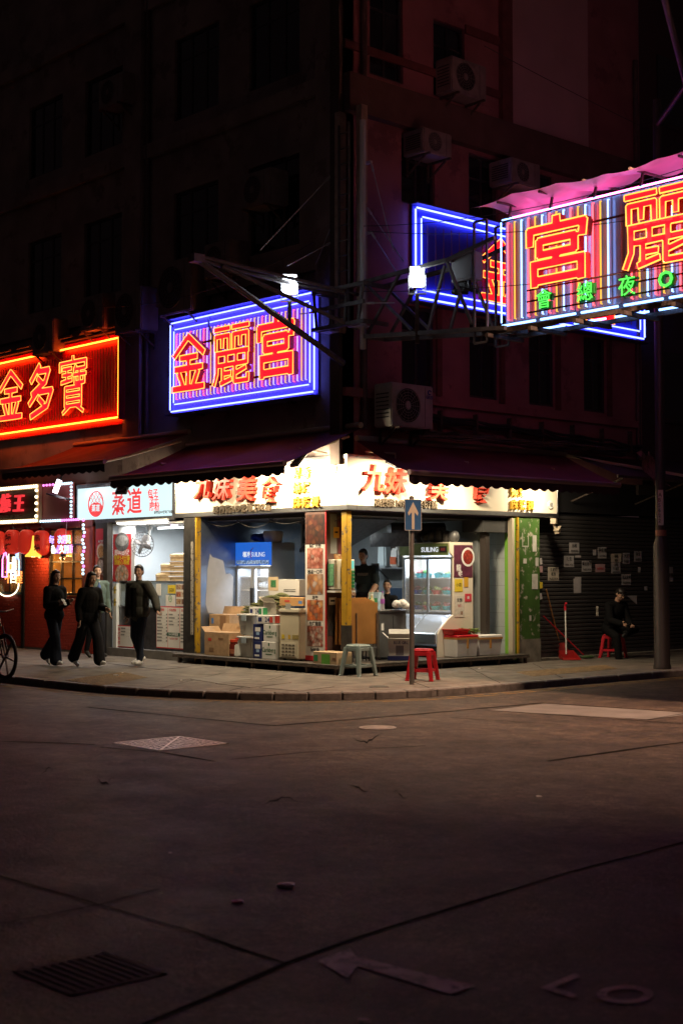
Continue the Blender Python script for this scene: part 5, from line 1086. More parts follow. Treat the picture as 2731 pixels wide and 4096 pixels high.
for k in range(5): rr = random.Random(k+21); mb.ball((CT.x-.06+rr.uniform(-.07,.1), CT.y-.22+rr.uniform(-.05,.05), ZT+.05+rr.uniform(0,.05)), (.06,.06,.05), 9, 7)
setp(mb.build('plastic_bag', mat('white bag'), smooth=True), 'limp white plastic bag between the packets and the folded tables', 'bag')
# folding tables stacked on edge behind the yellow post
ftm = mat('brown laminate', (.36,.17,.05), .4, var=.15, vs=4)
for k in range(5):
    t = thing('folding_table', (-.47+.05*k,.52+.035*k,.166), 'folded brown table standing on edge behind the yellow post', 'table', math.pi/2+.04, 'folded tables on edge')
    MB().box(-.37,.36-.02*k,-.012,.012,.28,1.05-.02*k).build('tabletop', ftm, t, bevel=.009, seg=2)
    for s_ in (-.24, .24): MB().tube([(s_,-.022,.0),(s_,-.022,.8)], .011, 6).build('leg', steel_d, t)
    MB().tube([(-.24,-.022,.22),(.24,-.022,.22)], .009, 6).build('stretcher', steel_d, t)
# cardboard with green print at the deck corner, blue girl carton, foam boxes
carton('low tan carton with a bright green panel at the deck corner', LX(1258,-.3), LX(1352,-.3), -.33,-.0, ZD, LZ(1300,2608,-.3), mat('tan board'), marks=[('f',.02,.08,.20,.16,mat('bright green print', (.12,.42,.05), .6),None),('f',-.22,.09,.1,.1,gprint,None),('f',.22,.09,.08,.04,bprint,None)], tape=True)
p_ = G(1580,2643,ZD); bgx, bgy = float(p_[0])-.04, float(p_[1])+.18
carton('open white and navy beer carton with crest and lady figure on the deck', bgx-.22, bgx+.16, bgy-.16, bgy+.16, ZD, ZD+.37, bwh, rz=.78, flaps=7, name='carton', marks=[('f',.02,.30,.75,.07,navy,'BLUE GIRL'),('f',0,.04,.40,.075,navy,None),('s',0,.04,.33,.075,navy,None),('s',.0,.12,.72,.055,navy,'BLUE GIRL'),('f',.0,.17,.13,.16,mat('grey crest', (.2,.2,.24), .6),None),('s',.10,.22,.06,.16,mat('lady figure print', (.12,.14,.34), .6, var=.4, vs=30),None)], tape=False)
foam = mat('white expanded foam', (.74,.73,.72), .7, var=.04, vs=20, bump=.1, bs=120); otape = mat('brown packing tape', (.45,.22,.06), .3); rfilm = mat('red cling lid', (.55,.02,.03), .2, var=.2, vs=9)
for k, (pa, pb, xx, lab, redt) in enumerate([(1828,1915,.10,'white foam box with red film lid and basket on the deck',True), (1915,2010,.06,'white foam box with brown tape beside the red topped one',False)]):
    y0 = float(R(pa,2590,xx)[1])+.003; y1 = float(R(pb,2590,xx)[1])-.003; zt2 = float(R(pa,2555,xx)[2])
    t = thing('foam_box', (xx-.24,(y0+y1)/2,ZD), lab, 'foam box', 0, 'foam boxes on the deck'); hw = (y1-y0)/2
    MB().frustum((-.22,.21,-hw+.02,hw-.02),(-.24,.24,-hw,hw),0,zt2-ZD).build('body', foam, t, bevel=.012)
    MB().box(-.245,.243,-hw,hw,zt2-ZD+.001,zt2-ZD+.055).build('lid', rfilm if redt else foam, t, bevel=.012)
    MB().box(-.247,.2455,-hw-.001,hw+.001,zt2-ZD-.02,zt2-ZD+.012).build('tape', otape, t); MB().box(.236,.247,-.03,.01,zt2-ZD-.18,zt2-ZD-.02).build('tape', otape, t)
y0 = float(R(1800,2540,-.12)[1]); zt2 = float(R(1828,2555,.1)[2])+.057
t = thing('plastic_basket', (-.15,y0+.12,zt2), 'shallow red plastic basket lying on the foam box', 'basket'); mb = MB()
mb.frustum((-.16,.16,-.18,.18),(-.19,.19,-.21,.21),0,.09); mb.build('body', mat('red plastic', (.55,.03,.03), .35), t, bevel=.01); MB().box(-.165,.165,-.185,.185,.091,.0915).build('inside', mat('basket shade', (.2,.01,.01), .6), t)
for s in (-1, 1): MB().box(-.2,.2,s*.21-.012,s*.21+.012,.085,.10).build('rim', mat('red plastic'), t); MB().box(s*.2-.012,s*.2+.012,-.2,.2,.086,.101).build('rim', mat('red plastic'), t)
vg = thing('vegetable_bunch', (-.12,y0+.50,zt2), 'wilted green vegetable bunch beside the red basket', 'vegetables')
for k in range(16): rr = random.Random(k); a_ = rr.uniform(-.5,.5); MB().ball((0,0,0), (.05,.10,.016), 8, 5, 0, Matrix.Translation((rr.uniform(-.08,.08),rr.uniform(-.15,.18),.03+rr.uniform(0,.05))) @ Matrix.Rotation(rr.uniform(-.4,.4),4,'X') @ Matrix.Rotation(a_,4,'Z')).build('leaf', mat('wilted leaf', (.14,.20,.05), .6, var=.4, vs=15), vg, smooth=True)
# stall back: extractor hood, shelf with jugs, hanging goods
hood = thing('extractor_hood', (-1.6,1.4,2.1), 'sloping steel extractor hood over the cook', 'hood'); MB().add([(-2.6,1.2,2.0),(-.9,.6,2.56),(-.9,2.0,2.56),(-2.6,2.2,2.0),(-2.6,1.2,2.06),(-.9,.6,2.575),(-.9,2.0,2.575),(-2.6,2.2,2.06)], [(0,1,2,3),(4,7,6,5),(0,4,5,1),(1,5,6,2),(2,6,7,3),(3,7,4,0)]).build('canopy', steel_d, hood, world=True); MB().cyl((-1.5,2.4,2.4),(-1.0,3.3,2.4),.14,n=14).build('duct', steel_d, hood, world=True); MB().box(-1.9,-.9,2.3,2.36,2.1,2.35).build('lip', steel_d, hood, world=True)
sh = thing('wall_shelf', (-1.9,3.3,1.7), 'steel wall shelf of jugs behind the cook', 'shelf'); MB().box(-2.9,-1.3,3.25,3.54,1.70,1.73).build('board', steel, sh, world=True); 
for x in (-2.7, -1.5): MB().bar((x,3.27,1.70),(x,3.54,1.5),.02).build('bracket', steel_d, sh, world=True)
for k, x in enumerate((-2.65,-2.3,-1.95)):
    t = thing('jug', (x,3.38,1.731), ('translucent water drum on the back shelf','white oil jug with coloured label on the back shelf','small grey tub on the back shelf')[k], 'jug'); h_ = (.46,.36,.2)[k]; MB().frustum((-.12,.12,-.1,.1),(-.10,.10,-.09,.09),0,h_).build('body', (mat('milky plastic', (.6,.68,.7), .3), white_p, fs)[k], t, bevel=.03, seg=2); MB().lathe([(.03,h_),(.03,h_+.05)], n=10).build('cap', white_p, t)
    if k == 1: MB().box(-.08,.08,-.112,-.104,.06,.2).build('wrapper', mat('red yellow wrapper'), t)
for k in range(7):
    rr = random.Random(k+70); x = -1.35+k*.17
    setp(MB().ball((0,0,0), (.11,.1,rr.uniform(.09,.16)), 10, 7).build('storage_bag', mat('dim grey bag', (.10,.10,.105), .35, var=.4, vs=9), smooth=True), 'limp grey plastic bag heaped on top of the display fridge', 'bag', 'bags on the display fridge').location = (x,2.85,2.27)
cp = thing('striped_curtain', (-1.62,2.1,.9), 'narrow striped cloth hanging beside the display fridge', 'cloth'); MB().grid(lambda u, v: (-1.66+u*.20, 2.1+.02*math.sin(u*22), .80+v*1.0), 14, 6).build('cloth', mat('grey striped cloth', (.25,.27,.29), .8, var=.6, vs=4, stretch=(14,1,.2)), cp, world=True)

# ------------------------------------------------------------------ more stock and clutter
for k, (x0, y0, z0, w_, d_, h_, m_, lab) in enumerate([(-1.75,.75,.15,.45,.4,.62,card,'brown carton on the floor behind the chest freezer'), (-1.72,.78,.772,.40,.36,.30,mat('tan board'),'tan carton stacked behind the chest freezer under the poster light'), (-2.45,.95,.15,.5,.4,.5,card,'plain carton in the shade beside the drinks fridge'), (-2.42,.98,.652,.42,.36,.34,bwh,'white carton on the plain one beside the drinks fridge'), (-3.3,.45,.15,.42,.32,.36,mat('orange brown board'),'orange brown carton before the drinks fridge door'), (-2.0,2.9,.15,.5,.4,1.2,mat('dull blue crate', (.05,.09,.16), .5),'stack like blue crate deep in the stall'), (-3.1,2.6,.15,.6,.5,.9,mat('grey board', (.3,.29,.27), .8),'grey carton deep in the stall behind the fridge')]):
    carton(lab, x0, x0+w_, y0, y0+d_, z0, z0+h_, m_, rz=.05*(k % 3-1), marks=[('f',0,h_*.6,w_*.4,h_*.15,bprint,None),('f',w_*.2,h_*.25,w_*.25,.03,ink,None),('s',0,h_*.5,.12,.08,rprint,None)])
for k, (px, py, w_, h_, m_, lab) in enumerate([(1330,2405,.16,.12,paper,'white price card low on the column side'), (1345,2130,.12,.18,mat('orange sticker'),'orange leaflet high on the column side')]):
    p = R(px, py, b+.008 if False else float(L(1302,2400,-.02)[0])+.008); t = thing('price_card', p, lab, 'card'); MB().box(0,.003,-w_/2,w_/2,-h_/2,h_/2).build('sheet', m_, t); MB().box(.003,.0036,-w_*.3,w_*.3,-.01,.02).build('printed_mark', ink, t)
pw = thing('power_cables', (-2,.1,2.6), 'slack black cables looped under the cream fascia', 'cables')
for k in range(4): cable([(-4.0+k*.9,.16,2.57),(-3.0+k*.9,.18,2.57)], .008, 'cable', None, None, n=8, sag=.10+.04*(k % 2), parent=pw).data.transform(Matrix.Translation(-pw.location))
# ------------------------------------------------------------------ steamed bun stall
def LZ0(py, y, px): return float(L(px, py, y)[2])
lb = thing('lightbox_sign', (-6.4,0,2.65), 'glowing pale blue light box sign with red characters and a round bun emblem', 'shop sign')
xa, xb = -8.15, -4.80; z0, z1 = 2.70, 3.34
MB().box(xa-.07,xb+.02,-.0,.22,z0-.08,z1+.09).build('frame', steel_d, lb, world=True, bevel=.006)
MB().box(xa,xb-.06,-.012,-.001,z0,z1).build('panel', glow('lit pale blue acrylic', (.68,.92,.96), 1.1), lb, world=True)
redlb = mat('translucent red vinyl', (.5,.02,.02), .5, emit=(.75,.03,.035), es=.8)
for tx, px, py, sz in (('蒸',478,2010,.52), ('道',540,2004,.52)): p = L(px,py,0); MB().text(tx, sz, at((p[0],-.014,p[2]), ML), .002, True).build('letter', redlb, lb, world=True)
for k, tx in enumerate(('包子','餃子','腸粉')): p = L(614+k*3,1972+k*27,0); MB().text(tx, .17, at((p[0],-.014,p[2]), ML), .002, True).build('letter', redlb, lb, world=True)
p = L(656,2048,0); MB().text('砵蘭街149號地下B1舖', .068, at((p[0],-.014,p[2]), ML), .001, True).build('small_letter', ink, lb, world=True)
p = L(386,2016,0); cx, cz = float(p[0]), float(p[2])
em = MB(); em.tube([(cx+.27*math.cos(a), -.016, cz+.25*math.sin(a)) for a in np.linspace(0, 2*math.pi, 33)[:-1]], .012, 5, True)
for i in range(4):
    for j in range(5):
        a0 = cx-.24+j*.12+(.06 if i % 2 else 0); b0 = cz+.0+i*.065
        if (a0-cx)**2/.27**2+(b0-cz)**2/.25**2 < .72: em.tube([(a0-.06,-.016,b0),(a0-.03,-.016,b0+.045),(a0,-.016,b0+.06),(a0+.03,-.016,b0+.045),(a0+.06,-.016,b0)], .006, 4)
em.build('emblem', redlb, lb, world=True)
MB().add([(cx,-.0145,cz-.07)]+[(cx+.24*math.cos(a), -.0145, cz-.07+(.17 if math.sin(a) < 0 else .10)*math.sin(a)) for a in np.linspace(0, 2*math.pi, 25)[:-1]], [(0,1+(i+1) % 24,1+i) for i in range(24)]).build('emblem', redlb, lb, world=True)
MB().text('蒸道', .15, at((cx,-.0175,cz-.08), ML), .001, True).build('letter', glow('lit pale blue acrylic'), lb, world=True)
s2r = thing('bun_stall', (-5.7,.9,0), 'brightly lit white steamed bun stall with menus on its counter', 'stall')
wt_ = mat('white laminate wall', (.66,.70,.72), .35, var=.04); X0, X1 = LX(447,0), -4.44
def T(name, m, *q, bevel=0, p=None): return MB().box(*q).build(name, m, p or s2r, world=True, bevel=bevel)
T('wall', wt_, X0-.35,X0-.30,.06,2.0,.0,2.6); T('wall', wt_, X0-.3,X1,2.0,2.05,.0,2.6); T('wall', wt_, X1,X1+.03,.06,2.0,.0,2.6); T('ceiling', mat('white ceiling', (.5,.5,.5), .6), X0-.35,X1+.03,.06,2.0,2.56,2.6); T('floor', tile_f, X0,X1,.06,2.0,-.002,.05)
T('step', mat('grey tiled step', (.16,.15,.14), .5, var=.3, vs=5), X0-.1,X1+.0,-.06,.059,.0,.16); T('post', postm, X0-.20,X0-.06,-.08,.05,.0,2.62)
T('post', mat('flaking plaster'), X1+.005,X1+.02,-.02,.05,.0,2.62)
for k in range(4): T('wall_seam', mat('wall seam', (.45,.48,.5), .5), X0+.5+k*.6,X0+.505+k*.6,1.994,1.999,1.2,2.5)
for k, px in enumerate((672,750)):
    x = LX(px,.35,2100); o = MB().lathe([(.07,0),(.075,.02)], c=(x,.5,2.535), n=16).build('downlight', glow('lit violet downlight', (.85,.72,1.0), 2.5), s2r, world=True)
tubelamp((-6.6,.9,2.52), (-5.2,.9,2.52), 'bright ceiling tube lamp inside the bun stall', 45, (.92,.97,1.0), s=6.0)
tubelamp((-6.7,.0,2.60), (-5.0,.0,2.60), 'strip lamp under the light box over the bun counter', 22, (1.0,.95,.88), s=4.0)
# counter
cn = thing('menu_counter', (-5.6,.2,0), 'steel front counter of the bun stall covered in printed menus', 'counter')
xl, xr_ = LX(480,.1), X1-.01; ztop = LZ0(2432,.1,600); zg = LZ0(2330,.1,600)
def C(name, m, *q, bevel=0): return MB().box(*q).build(name, m, cn, world=True, bevel=bevel)
C('cabinet', steel_d, xl,xr_,.08,.6,.16,ztop); C('worktop', steel, xl-.01,xr_,.06,.62,ztop+.001,ztop+.03)
C('glass_case', mat('greenish case glass', (.35,.42,.42), .1, alpha=.6), xl,xr_,.09,.10,ztop+.031,zg); C('case_rail', steel, xl-.01,xr_,.07,.12,zg+.001,zg+.03)
C('case_top', steel, xl,xr_,.121,.6,zg+.001,zg+.02); C('case_post', steel, xl,xl+.03,.085,.115,ztop+.031,zg)
C('side_pillar', wt_, X0+.01,xl-.012,.02,.12,.16,1.42)
for zz, tx in ((1.22,'Kee'), (.98,'Kee')): C('sticker', mat('yellow paper'), X0+.05,xl-.04,.015,.019,zz,zz+.14); MB().text(tx, .08, at(((X0+xl)/2,.0145,zz+.08), ML), .0005, True).build('lettering', ink, cn, world=True); C('sticker', paper, X0+.06,xl-.05,.015,.019,zz-.1,zz-.02)
menu_p = mat('menu print white', (.74,.73,.70), .5, var=.03)
def menu(label, pa, pb, pt_, pbm, cols, head, y=.06, vertical=None):
    a = LX(pa,y); b = LX(pb,y); zt2 = LZ0(pt_,y,(pa+pb)/2); zb2 = LZ0(pbm,y,(pa+pb)/2); t = thing('menu_board', ((a+b)/2,y,zb2), label, 'menu')
    w_ = b-a; h_ = zt2-zb2; MB().box(-w_/2,w_/2,-.004,.004,0,h_).build('border', redink, t); g = .012
    off_ = .0 if not vertical else w_*.18
    if vertical: MB().text(vertical, h_/4.9, at((-w_/2+w_*.12,-.0065,h_/2), ML), .0005, True, vert=True).build('heading', redink, t)
    cw = (w_-off_)/cols
    MB().box(-w_/2+g,w_/2-g,-.0055,-.0041,g*1.5,h_-g*1.5).build('sheet', menu_p, t)
    for c in range(cols):
        if c: MB().box(-w_/2+off_+c*cw-.004,-w_/2+off_+c*cw+.004,-.0064,-.0056,.02,h_-.02).build('rule', redink, t)
        if head: MB().text(head[c], .055, at((-w_/2+off_+c*cw+cw*.4,-.0065,h_-.065), ML), .0005, True).build('heading', redink, t)
        n = int((h_-.2)/.062); rr = random.Random(c); mb = MB()
        for k in range(n):
            if head and c == 1 and k > n-6: continue
            z = h_-.15-k*.062 if head else h_-.06-k*.062; x = -w_/2+off_+c*cw+.03
            for q in range(rr.randint(4,6)): mb.box(x+q*.032,x+q*.032+.024,-.0064,-.0056,z-.014,z+.014)
            mb.box(-w_/2+off_+(c+1)*cw-.06,-w_/2+off_+(c+1)*cw-.025,-.0064,-.0056,z-.014,z+.012); mb.box(x,-w_/2+off_+(c+1)*cw-.025,-.0062,-.0056,z-.026,z-.024)
        mb.build('menu_lines', mat('grey print', (.12,.12,.13), .6), t)
    return t, w_, h_
t, w_, h_ = menu('big three column menu with red border on the bun stall counter', 626, 769, 2427, 2596, 3, ('手拉腸粉'[:4],'手拉腸粉','自家製煎點'[:4]))
MB().box(-.22,.20,-.008,-.0065,.235,.30).build('badge', mat('dark green badge', (.06,.14,.10), .5), t); MB().text('24小時營業', .06, at((-.01,-.0086,.268), ML), .0005, True).build('lettering', wht, t)
MB().text('Tel : 5334 9088'.replace(' : ',':'), .05, at((-.01,-.0065,.19), ML), .0005, False).build('lettering', redink, t); MB().text('自家製作', .04, at((-.1,-.0065,.12), ML), .0005, True).build('lettering', ink, t) if all((c, True) in GL for c in '自家製作') else None
menu('small red bordered menu of fried snacks at the left end of the counter', 470, 535, 2502, 2590, 1, None, vertical='特式煎炸')
y=.07
for label, pa, pb, pt_, pbm, m_ in [('yellow price slip on the counter glass', 671,702,2340,2374,mat('yellow paper')), ('white slip hanging on the counter glass', 624,643,2335,2382,paper), ('white round the clock notice with green ring', 663,700,2380,2424,paper)]:
    a = LX(pa,y); b = LX(pb,y); zt2 = LZ0(pt_,y,pa); zb2 = LZ0(pbm,y,pa); t = thing('notice', ((a+b)/2,y,zb2), label, 'notice'); MB().box(-(b-a)/2,(b-a)/2,-.003,.003,0,zt2-zb2).build('sheet', m_, t)
    if 'yellow' in label: MB().text('$28', .09, at((0,-.0036,.07), ML), .0004, True).build('lettering', ink, t)
    if 'ring' in label: MB().tube([(.05*math.cos(a_),-.005,.14+.06*math.sin(a_)) for a_ in np.linspace(0,2*math.pi,17)[:-1]], .005, 4, True).build('ring', gprint, t); MB().text('24', .05, at((0,-.0036,.14), ML), .0004, True).build('lettering', gprint, t)
a = LX(704,y); b = LX(768,y); zt2 = LZ0(2336,y,735); zb2 = LZ0(2424,y,735)
t = thing('food_photo_sheet', ((a+b)/2,y,zb2), 'sheet of nine small dim sum photographs above the big menu', 'poster'); MB().box(-(b-a)/2,(b-a)/2,-.003,.003,0,zt2-zb2).build('sheet', paper, t)
fcols = [[(.5,.3,.15),(.6,.45,.3)],[(.2,.1,.08),(.4,.25,.2)],[(.55,.15,.08),(.65,.35,.2)],[(.6,.5,.4),(.7,.6,.5)]]
for i in range(3):
    for j in range(3):
        cw = (b-a)/3; ch = (zt2-zb2)/3; MB().box(-(b-a)/2+i*cw+.01,-(b-a)/2+(i+1)*cw-.01,-.005,-.0031,j*ch+.03,(j+1)*ch-.01).build('photo_print', foodmat('dim sum print %d' % ((i+j*2) % 4), fcols[(i+j*2) % 4], 26), t)
# red wall poster, fan, steamers
a = LX(451,.14); b = LX(522,.14); zt2 = LZ0(2136,.14,480); zb2 = LZ0(2326,.14,480)
t = thing('red_poster', ((a+b)/2,.14,zb2), 'tall red poster with a steamer photograph and white and yellow characters', 'poster'); w_ = b-a; h_ = zt2-zb2
MB().box(-w_/2,w_/2,-.004,.004,0,h_).build('sheet', mat('red poster print', (.50,.025,.03), .45), t); MB().box(X0-.001-(a+b)/2,b+.12-(a+b)/2,.006,.03,-.2,h_+.2).build('backing_panel', wt_, t)
MB().lathe([(w_*.40,0),(w_*.40,.001)], n=24, M=at((0,-.0045,h_*.83), ML) @ Matrix.Scale(.75,4,(0,1,0))).build('photo_print', mat('dark steamer print', (.12,.12,.12), .5, var=.5, vs=12), t); MB().lathe([(w_*.34,0),(w_*.34,.001)], n=24, M=at((0,-.006,h_*.86), ML) @ Matrix.Scale(.5,4,(0,1,0))).build('photo_print', mat('grey steamer print', (.3,.3,.29), .5, var=.5, vs=12), t)
for tx, sz, zz, mm in (('即叫即做', w_*.21, h_*.61, wht), ('需時5-8分鐘', w_*.17, h_*.50, mat('yellow print', (.7,.5,.03), .5)), ('請耐心等候', w_*.17, h_*.40, mat('yellow print'))): MB().text(tx, sz, at((0,-.0046,zz), ML), .0006, True).build('lettering', mm, t)
MB().lathe([(w_*.38,0),(w_*.38,.001)], n=24, M=at((0,-.0045,h_*.15), ML) @ Matrix.Scale(.8,4,(0,1,0))).build('photo_print', foodmat('noodle soup print', [(.6,.55,.5),(.65,.3,.15),(.5,.5,.45),(.3,.35,.15)], 16), t)
c = L(572,2178,.25); fn = thing('wall_fan', (float(c[0]),.25,float(c[2])), 'grey wall fan in a wire cage tilted over the bun counter', 'fan', .55)
r_ = .24; mb = MB()
for rr_ in (1.0, .75, .5, .25): mb.tube([(r_*rr_*math.cos(q),-.10*(1-rr_*.6),r_*rr_*math.sin(q)) for q in np.linspace(0,2*math.pi,25)[:-1]], .004 if rr_ < 1 else .008, 4, True)
for q in np.linspace(0,2*math.pi,25)[:-1]: mb.tube([(0,-.11,0),(r_*.6*math.cos(q),-.075,r_*.6*math.sin(q)),(r_*math.cos(q),-.03,r_*math.sin(q)),(r_*.7*math.cos(q),.05,r_*.7*math.sin(q))], .0025, 4)
mb.build('cage', steel_d, fn); MB().cyl((0,.02,0),(0,.22,0),.075,.06).build('motor', mat('tan motor cover', (.35,.3,.26), .5), fn)
for q in range(4): MB().ball((0,0,0), (.10,.008,.055), 10, 6, 0, Matrix.Rotation(q*math.pi/2+.4,4,'Y') @ Matrix.Translation((.11,-.02,0)) @ Matrix.Rotation(.5,4,'X')).build('blade', mat('grey blade', (.15,.15,.16), .4), fn, smooth=True)
MB().tube([(0,.2,0),(0,.28,.05),(0,.30,.36)], .03, 8).build('stem', white_p, fn); MB().cyl((0,.30,.30),(0,.30,.40),.06).build('mount', white_p, fn)
bam = mat('bamboo steamer', (.45,.34,.20), .7, var=.3, vs=12)
def steamers(px, rad, n, label, y, base):
    x = LX(px,y,2300)
    for k in range(n):
        t = thing('bamboo_steamer', (x+random.uniform(-.012,.012),y,base+k*.095), label, 'steamer', 0, 'stacked bamboo steamers'); MB().lathe([(rad*.97,0),(rad*.97,.075),(rad*.9,.08)], n=24).build('basket', bam, t); MB().lathe([(rad,.052),(rad,.072)], n=24).build('band', mat('bamboo band', (.32,.22,.12), .7), t)
        if k == n-1: MB().lathe([(rad*1.02,.081),(rad*1.02,.12),(rad*.6,.15),(.01,.155)], n=24).build('lid', bam, t)
steamers(735, .27, 5, 'wide bamboo steamer in the tall stack behind the bun counter', .50, zg+.03); steamers(670, .13, 3, 'narrow bamboo steamer in the small stack left of the tall one', .40, zg+.03); steamers(648, .12, 1, 'single low steamer pot on the bun counter', .30, zg+.03)
t = thing('cctv_camera', (LX(748,.3,2108),.3,2.47), 'small white dome camera under the bun stall ceiling', 'camera'); MB().lathe([(.05,.06),(.05,.09)], n=12).build('base', white_p, t); MB().ball((0,0,.04), .045).build('dome', white_p, t, smooth=True); MB().ball((0,-.035,.03), .018).build('lens', black, t)
t = thing('dark_equipment', (LX(503,.35,2320),.35,zg+.03), 'black rice cooker bodied machine on the bun counter', 'machine'); MB().box(-.2,.2,-.12,.15,0,.17).build('body', blackp, t, bevel=.02); MB().box(-.1,.16,-.125,-.121,.05,.13).build('panel', white_p, t)
# vertical photo strip between the shops
a = LX(379,-.02); b = LX(424,-.02); t = thing('photo_strip', ((a+b)/2,0,.3), 'tall red strip of seven dish photographs between the two shops', 'poster'); zt2 = LZ0(2115,-.02,400)
MB().box(a-.03,X0-.205,.0,.10,.0,2.62).build('backing', postm, t, world=True); MB().box(a,b,-.012,-.001,.22,zt2).build('strip', mat('red poster print'), t, world=True)
for k in range(8):
    zc = LZ0(2206+k*57.5,-.02,400); MB().lathe([(.165,0),(.165,.001)], n=22, M=at(((a+b)/2,-.0125,zc), ML)).build('plate_print', (mat('pale plate print', (.55,.45,.35), .5), mat('dark plate print', (.2,.08,.06), .5))[k % 2], t, world=True)
    MB().lathe([(.12,0),(.12,.001)], n=18, M=at(((a+b)/2,-.0140,zc), ML)).build('dish_print', foodmat('strip dish %d' % (k % 4), [[(.55,.22,.05),(.65,.4,.15)],[(.6,.5,.42),(.7,.62,.55)],[(.4,.08,.04),(.55,.2,.1)],[(.6,.5,.4),(.66,.5,.3)]][k % 4], 22), t, world=True); MB().text(('鳳爪排飯','蝦餃燒賣')[k % 2].replace('排','雞'), .055, at(((a+b)/2,-.0135,zc+.205), ML), .0005, True).build('caption', wht, t, world=True)
# ------------------------------------------------------------------ barbecue shop
bq = thing('barbecue_shop', (-10.5,1,0), 'red brick barbecue shop front with warm lit grid windows', 'shop')
def Q(name, m, *q, bevel=0, p=None): return MB().box(*q).build(name, m, p or bq, world=True, bevel=bevel)
redw = mat('red painted brickwork', (.34,.035,.02), .6, var=.2, vs=6, bump=.1, bs=30); mort = mat('red mortar', (.20,.02,.014), .8)
XB = [LX(p_, 0) for p_ in (-120, 88, 193, 332, 372)]
warm = mat('amber plaster', (.62,.30,.06), .7, var=.2, vs=2)
Q('back_wall', warm, XB[0]-1,XB[3]+.4,2.4,2.45,0,3.2); Q('side_wall', warm, XB[3]+.1,XB[3]+.15,.2,2.4,0,3.2); Q('floor', tile_f, XB[0]-1,XB[3],.0,2.4,-.002,.04); Q('ceiling', mort, XB[0]-1,XB[3]+.3,.16,2.4,2.62,2.7)
Q('wall', mort, XB[1]+.10,XB[2],.02,.14,.0,2.62); Q('wall', mort, XB[0],XB[1]-.0,.02,.14,.0,1.15); Q('wall', mort, XB[2]+.001,XB[3]+.2,.02,.14,.0,1.15); Q('door_side', redw, XB[3],XB[4],-.02,.12,.0,2.62); Q('header', mat('dark red timber', (.14,.02,.015), .6), XB[0],XB[4],-.03,.13,2.56,2.70)
Q('post', black, XB[1]+.0,XB[1]+.10,-.02,.12,.0,2.56)
bmesh_ = None
def bricks(x0, x1, z0, z1):
    global bmesh_
    n = 0; z = z0; row = 0
    while z < z1-.05:
        x = x0 + (0 if row % 2 else -.11)
        while x < x1-.04:
            a_ = max(x, x0); b_ = min(x+.212, x1)
            if b_-a_ > .18:
                if bmesh_ is None: o = MB().box(0,.205,-.014,.01,0,.062).build('brick', redw, bq, bevel=.004); bmesh_ = o
                else: o = bmesh_.copy(); COL.objects.link(o)
                o.location = (a_-bq.location.x, .02-bq.location.y+random.uniform(-.002,.002), z)
            elif b_-a_ > .03: Q('brick', redw, a_,b_-.007,.006,.03,z,z+.062)
            x += .212
        z += .070; row += 1
bricks(XB[1]+.10, XB[2], .05, 2.5); bricks(XB[0]+1.0, XB[1], .05, 1.1); bricks(XB[2]+.002, XB[3], .05, 1.1)
fr_m = mat('black window frame', (.015,.012,.012), .4)
am_g = mat('amber window glass', (.85,.5,.18), .08, alpha=.22)
def gridwin(x0, x1, z0, z1, nx, nz):
    wf = Q('window', fr_m, x0,x0+.05,.0,.10,z0,z1); Q('window_rail', fr_m, x1-.05,x1,.0,.10,z0,z1, p=wf); Q('window_rail', fr_m, x0+.051,x1-.051,.0,.10,z0,z0+.05, p=wf); Q('window_rail', fr_m, x0+.051,x1-.051,.0,.10,z1-.05,z1, p=wf)
    for i in range(1, nx): u = x0+(x1-x0)*i/nx; Q('mullion', fr_m, u-.018,u+.018,.02,.08,z0+.051,z1-.051, p=wf)
    for j in range(1, nz): v = z0+(z1-z0)*j/nz; Q('glazing_bar', fr_m, x0+.051,x1-.051,.022,.078,v-.016,v+.016, p=wf)
    Q('pane', am_g, x0+.051,x1-.051,.045,.050,z0+.051,z1-.051, p=wf)
gridwin(XB[2]+.02, XB[3]-.01, 1.16, 2.55, 3, 4); gridwin(XB[0], XB[1]-.01, 1.16, 2.55, 4, 3)
for k, (x, z) in enumerate([(XB[2]+.9,2.1),(XB[0]+2.2,2.0)]): 
    t = thing('pendant_lamp', (x,1.2,z), 'amber pendant lamp inside the barbecue shop window, %s' % ('right of the brick pier','left of the brick pier')[k], 'lamp'); MB().lathe([(.16,0),(.05,.12),(.02,.2)], n=16).build('shade', mat('amber shade', (.5,.3,.05), .5, emit=(1,.5,.1), es=1.5), t); MB().cyl((0,0,.2),(0,0,2.62-z),.006,n=6).build('cord', black, t)
    ld = bpy.data.lights.new('pendant_bulb', 'POINT'); ld.energy = 110; ld.color = (1.0,.55,.18); ld.shadow_soft_size = .06; lo = bpy.data.objects.new('pendant_bulb', ld); COL.objects.link(lo); lo.parent = t; lo.location = (0,0,-.04)
# sign with bulbs
sg = thing('bulb_sign', (-10.8,-.1,2.7), 'dark timber barbecue sign with red characters ringed by glowing bulbs', 'shop sign')
xa, xb = LX(-140,-.1), LX(153,-.1); z0 = LZ0(2094,-.1,100); z1 = LZ0(1940,-.1,100)
for k in range(8):
    zz = z0+.10+(z1-z0-.2)*k/8; MB().box(xa,xb-.08,-.10,-.04,zz+.004,z0+.10+(z1-z0-.2)*(k+1)/8).build('plank', mat('dark stained timber', (.075,.045,.025), .5, var=.4, vs=4, stretch=(1,1,12)), sg, world=True)
for q in [(xa,xb,-.12,-.02,z1-.10,z1), (xa,xb,-.12,-.02,z0,z0+.10), (xb-.08,xb,-.12,-.02,z0+.101,z1-.101)]: MB().box(*q).build('frame', mat('tan sign frame', (.5,.36,.2), .5), sg, world=True)
bulb = glow('lit warm bulb', (1.0,.80,.52), 4.5); b0 = None
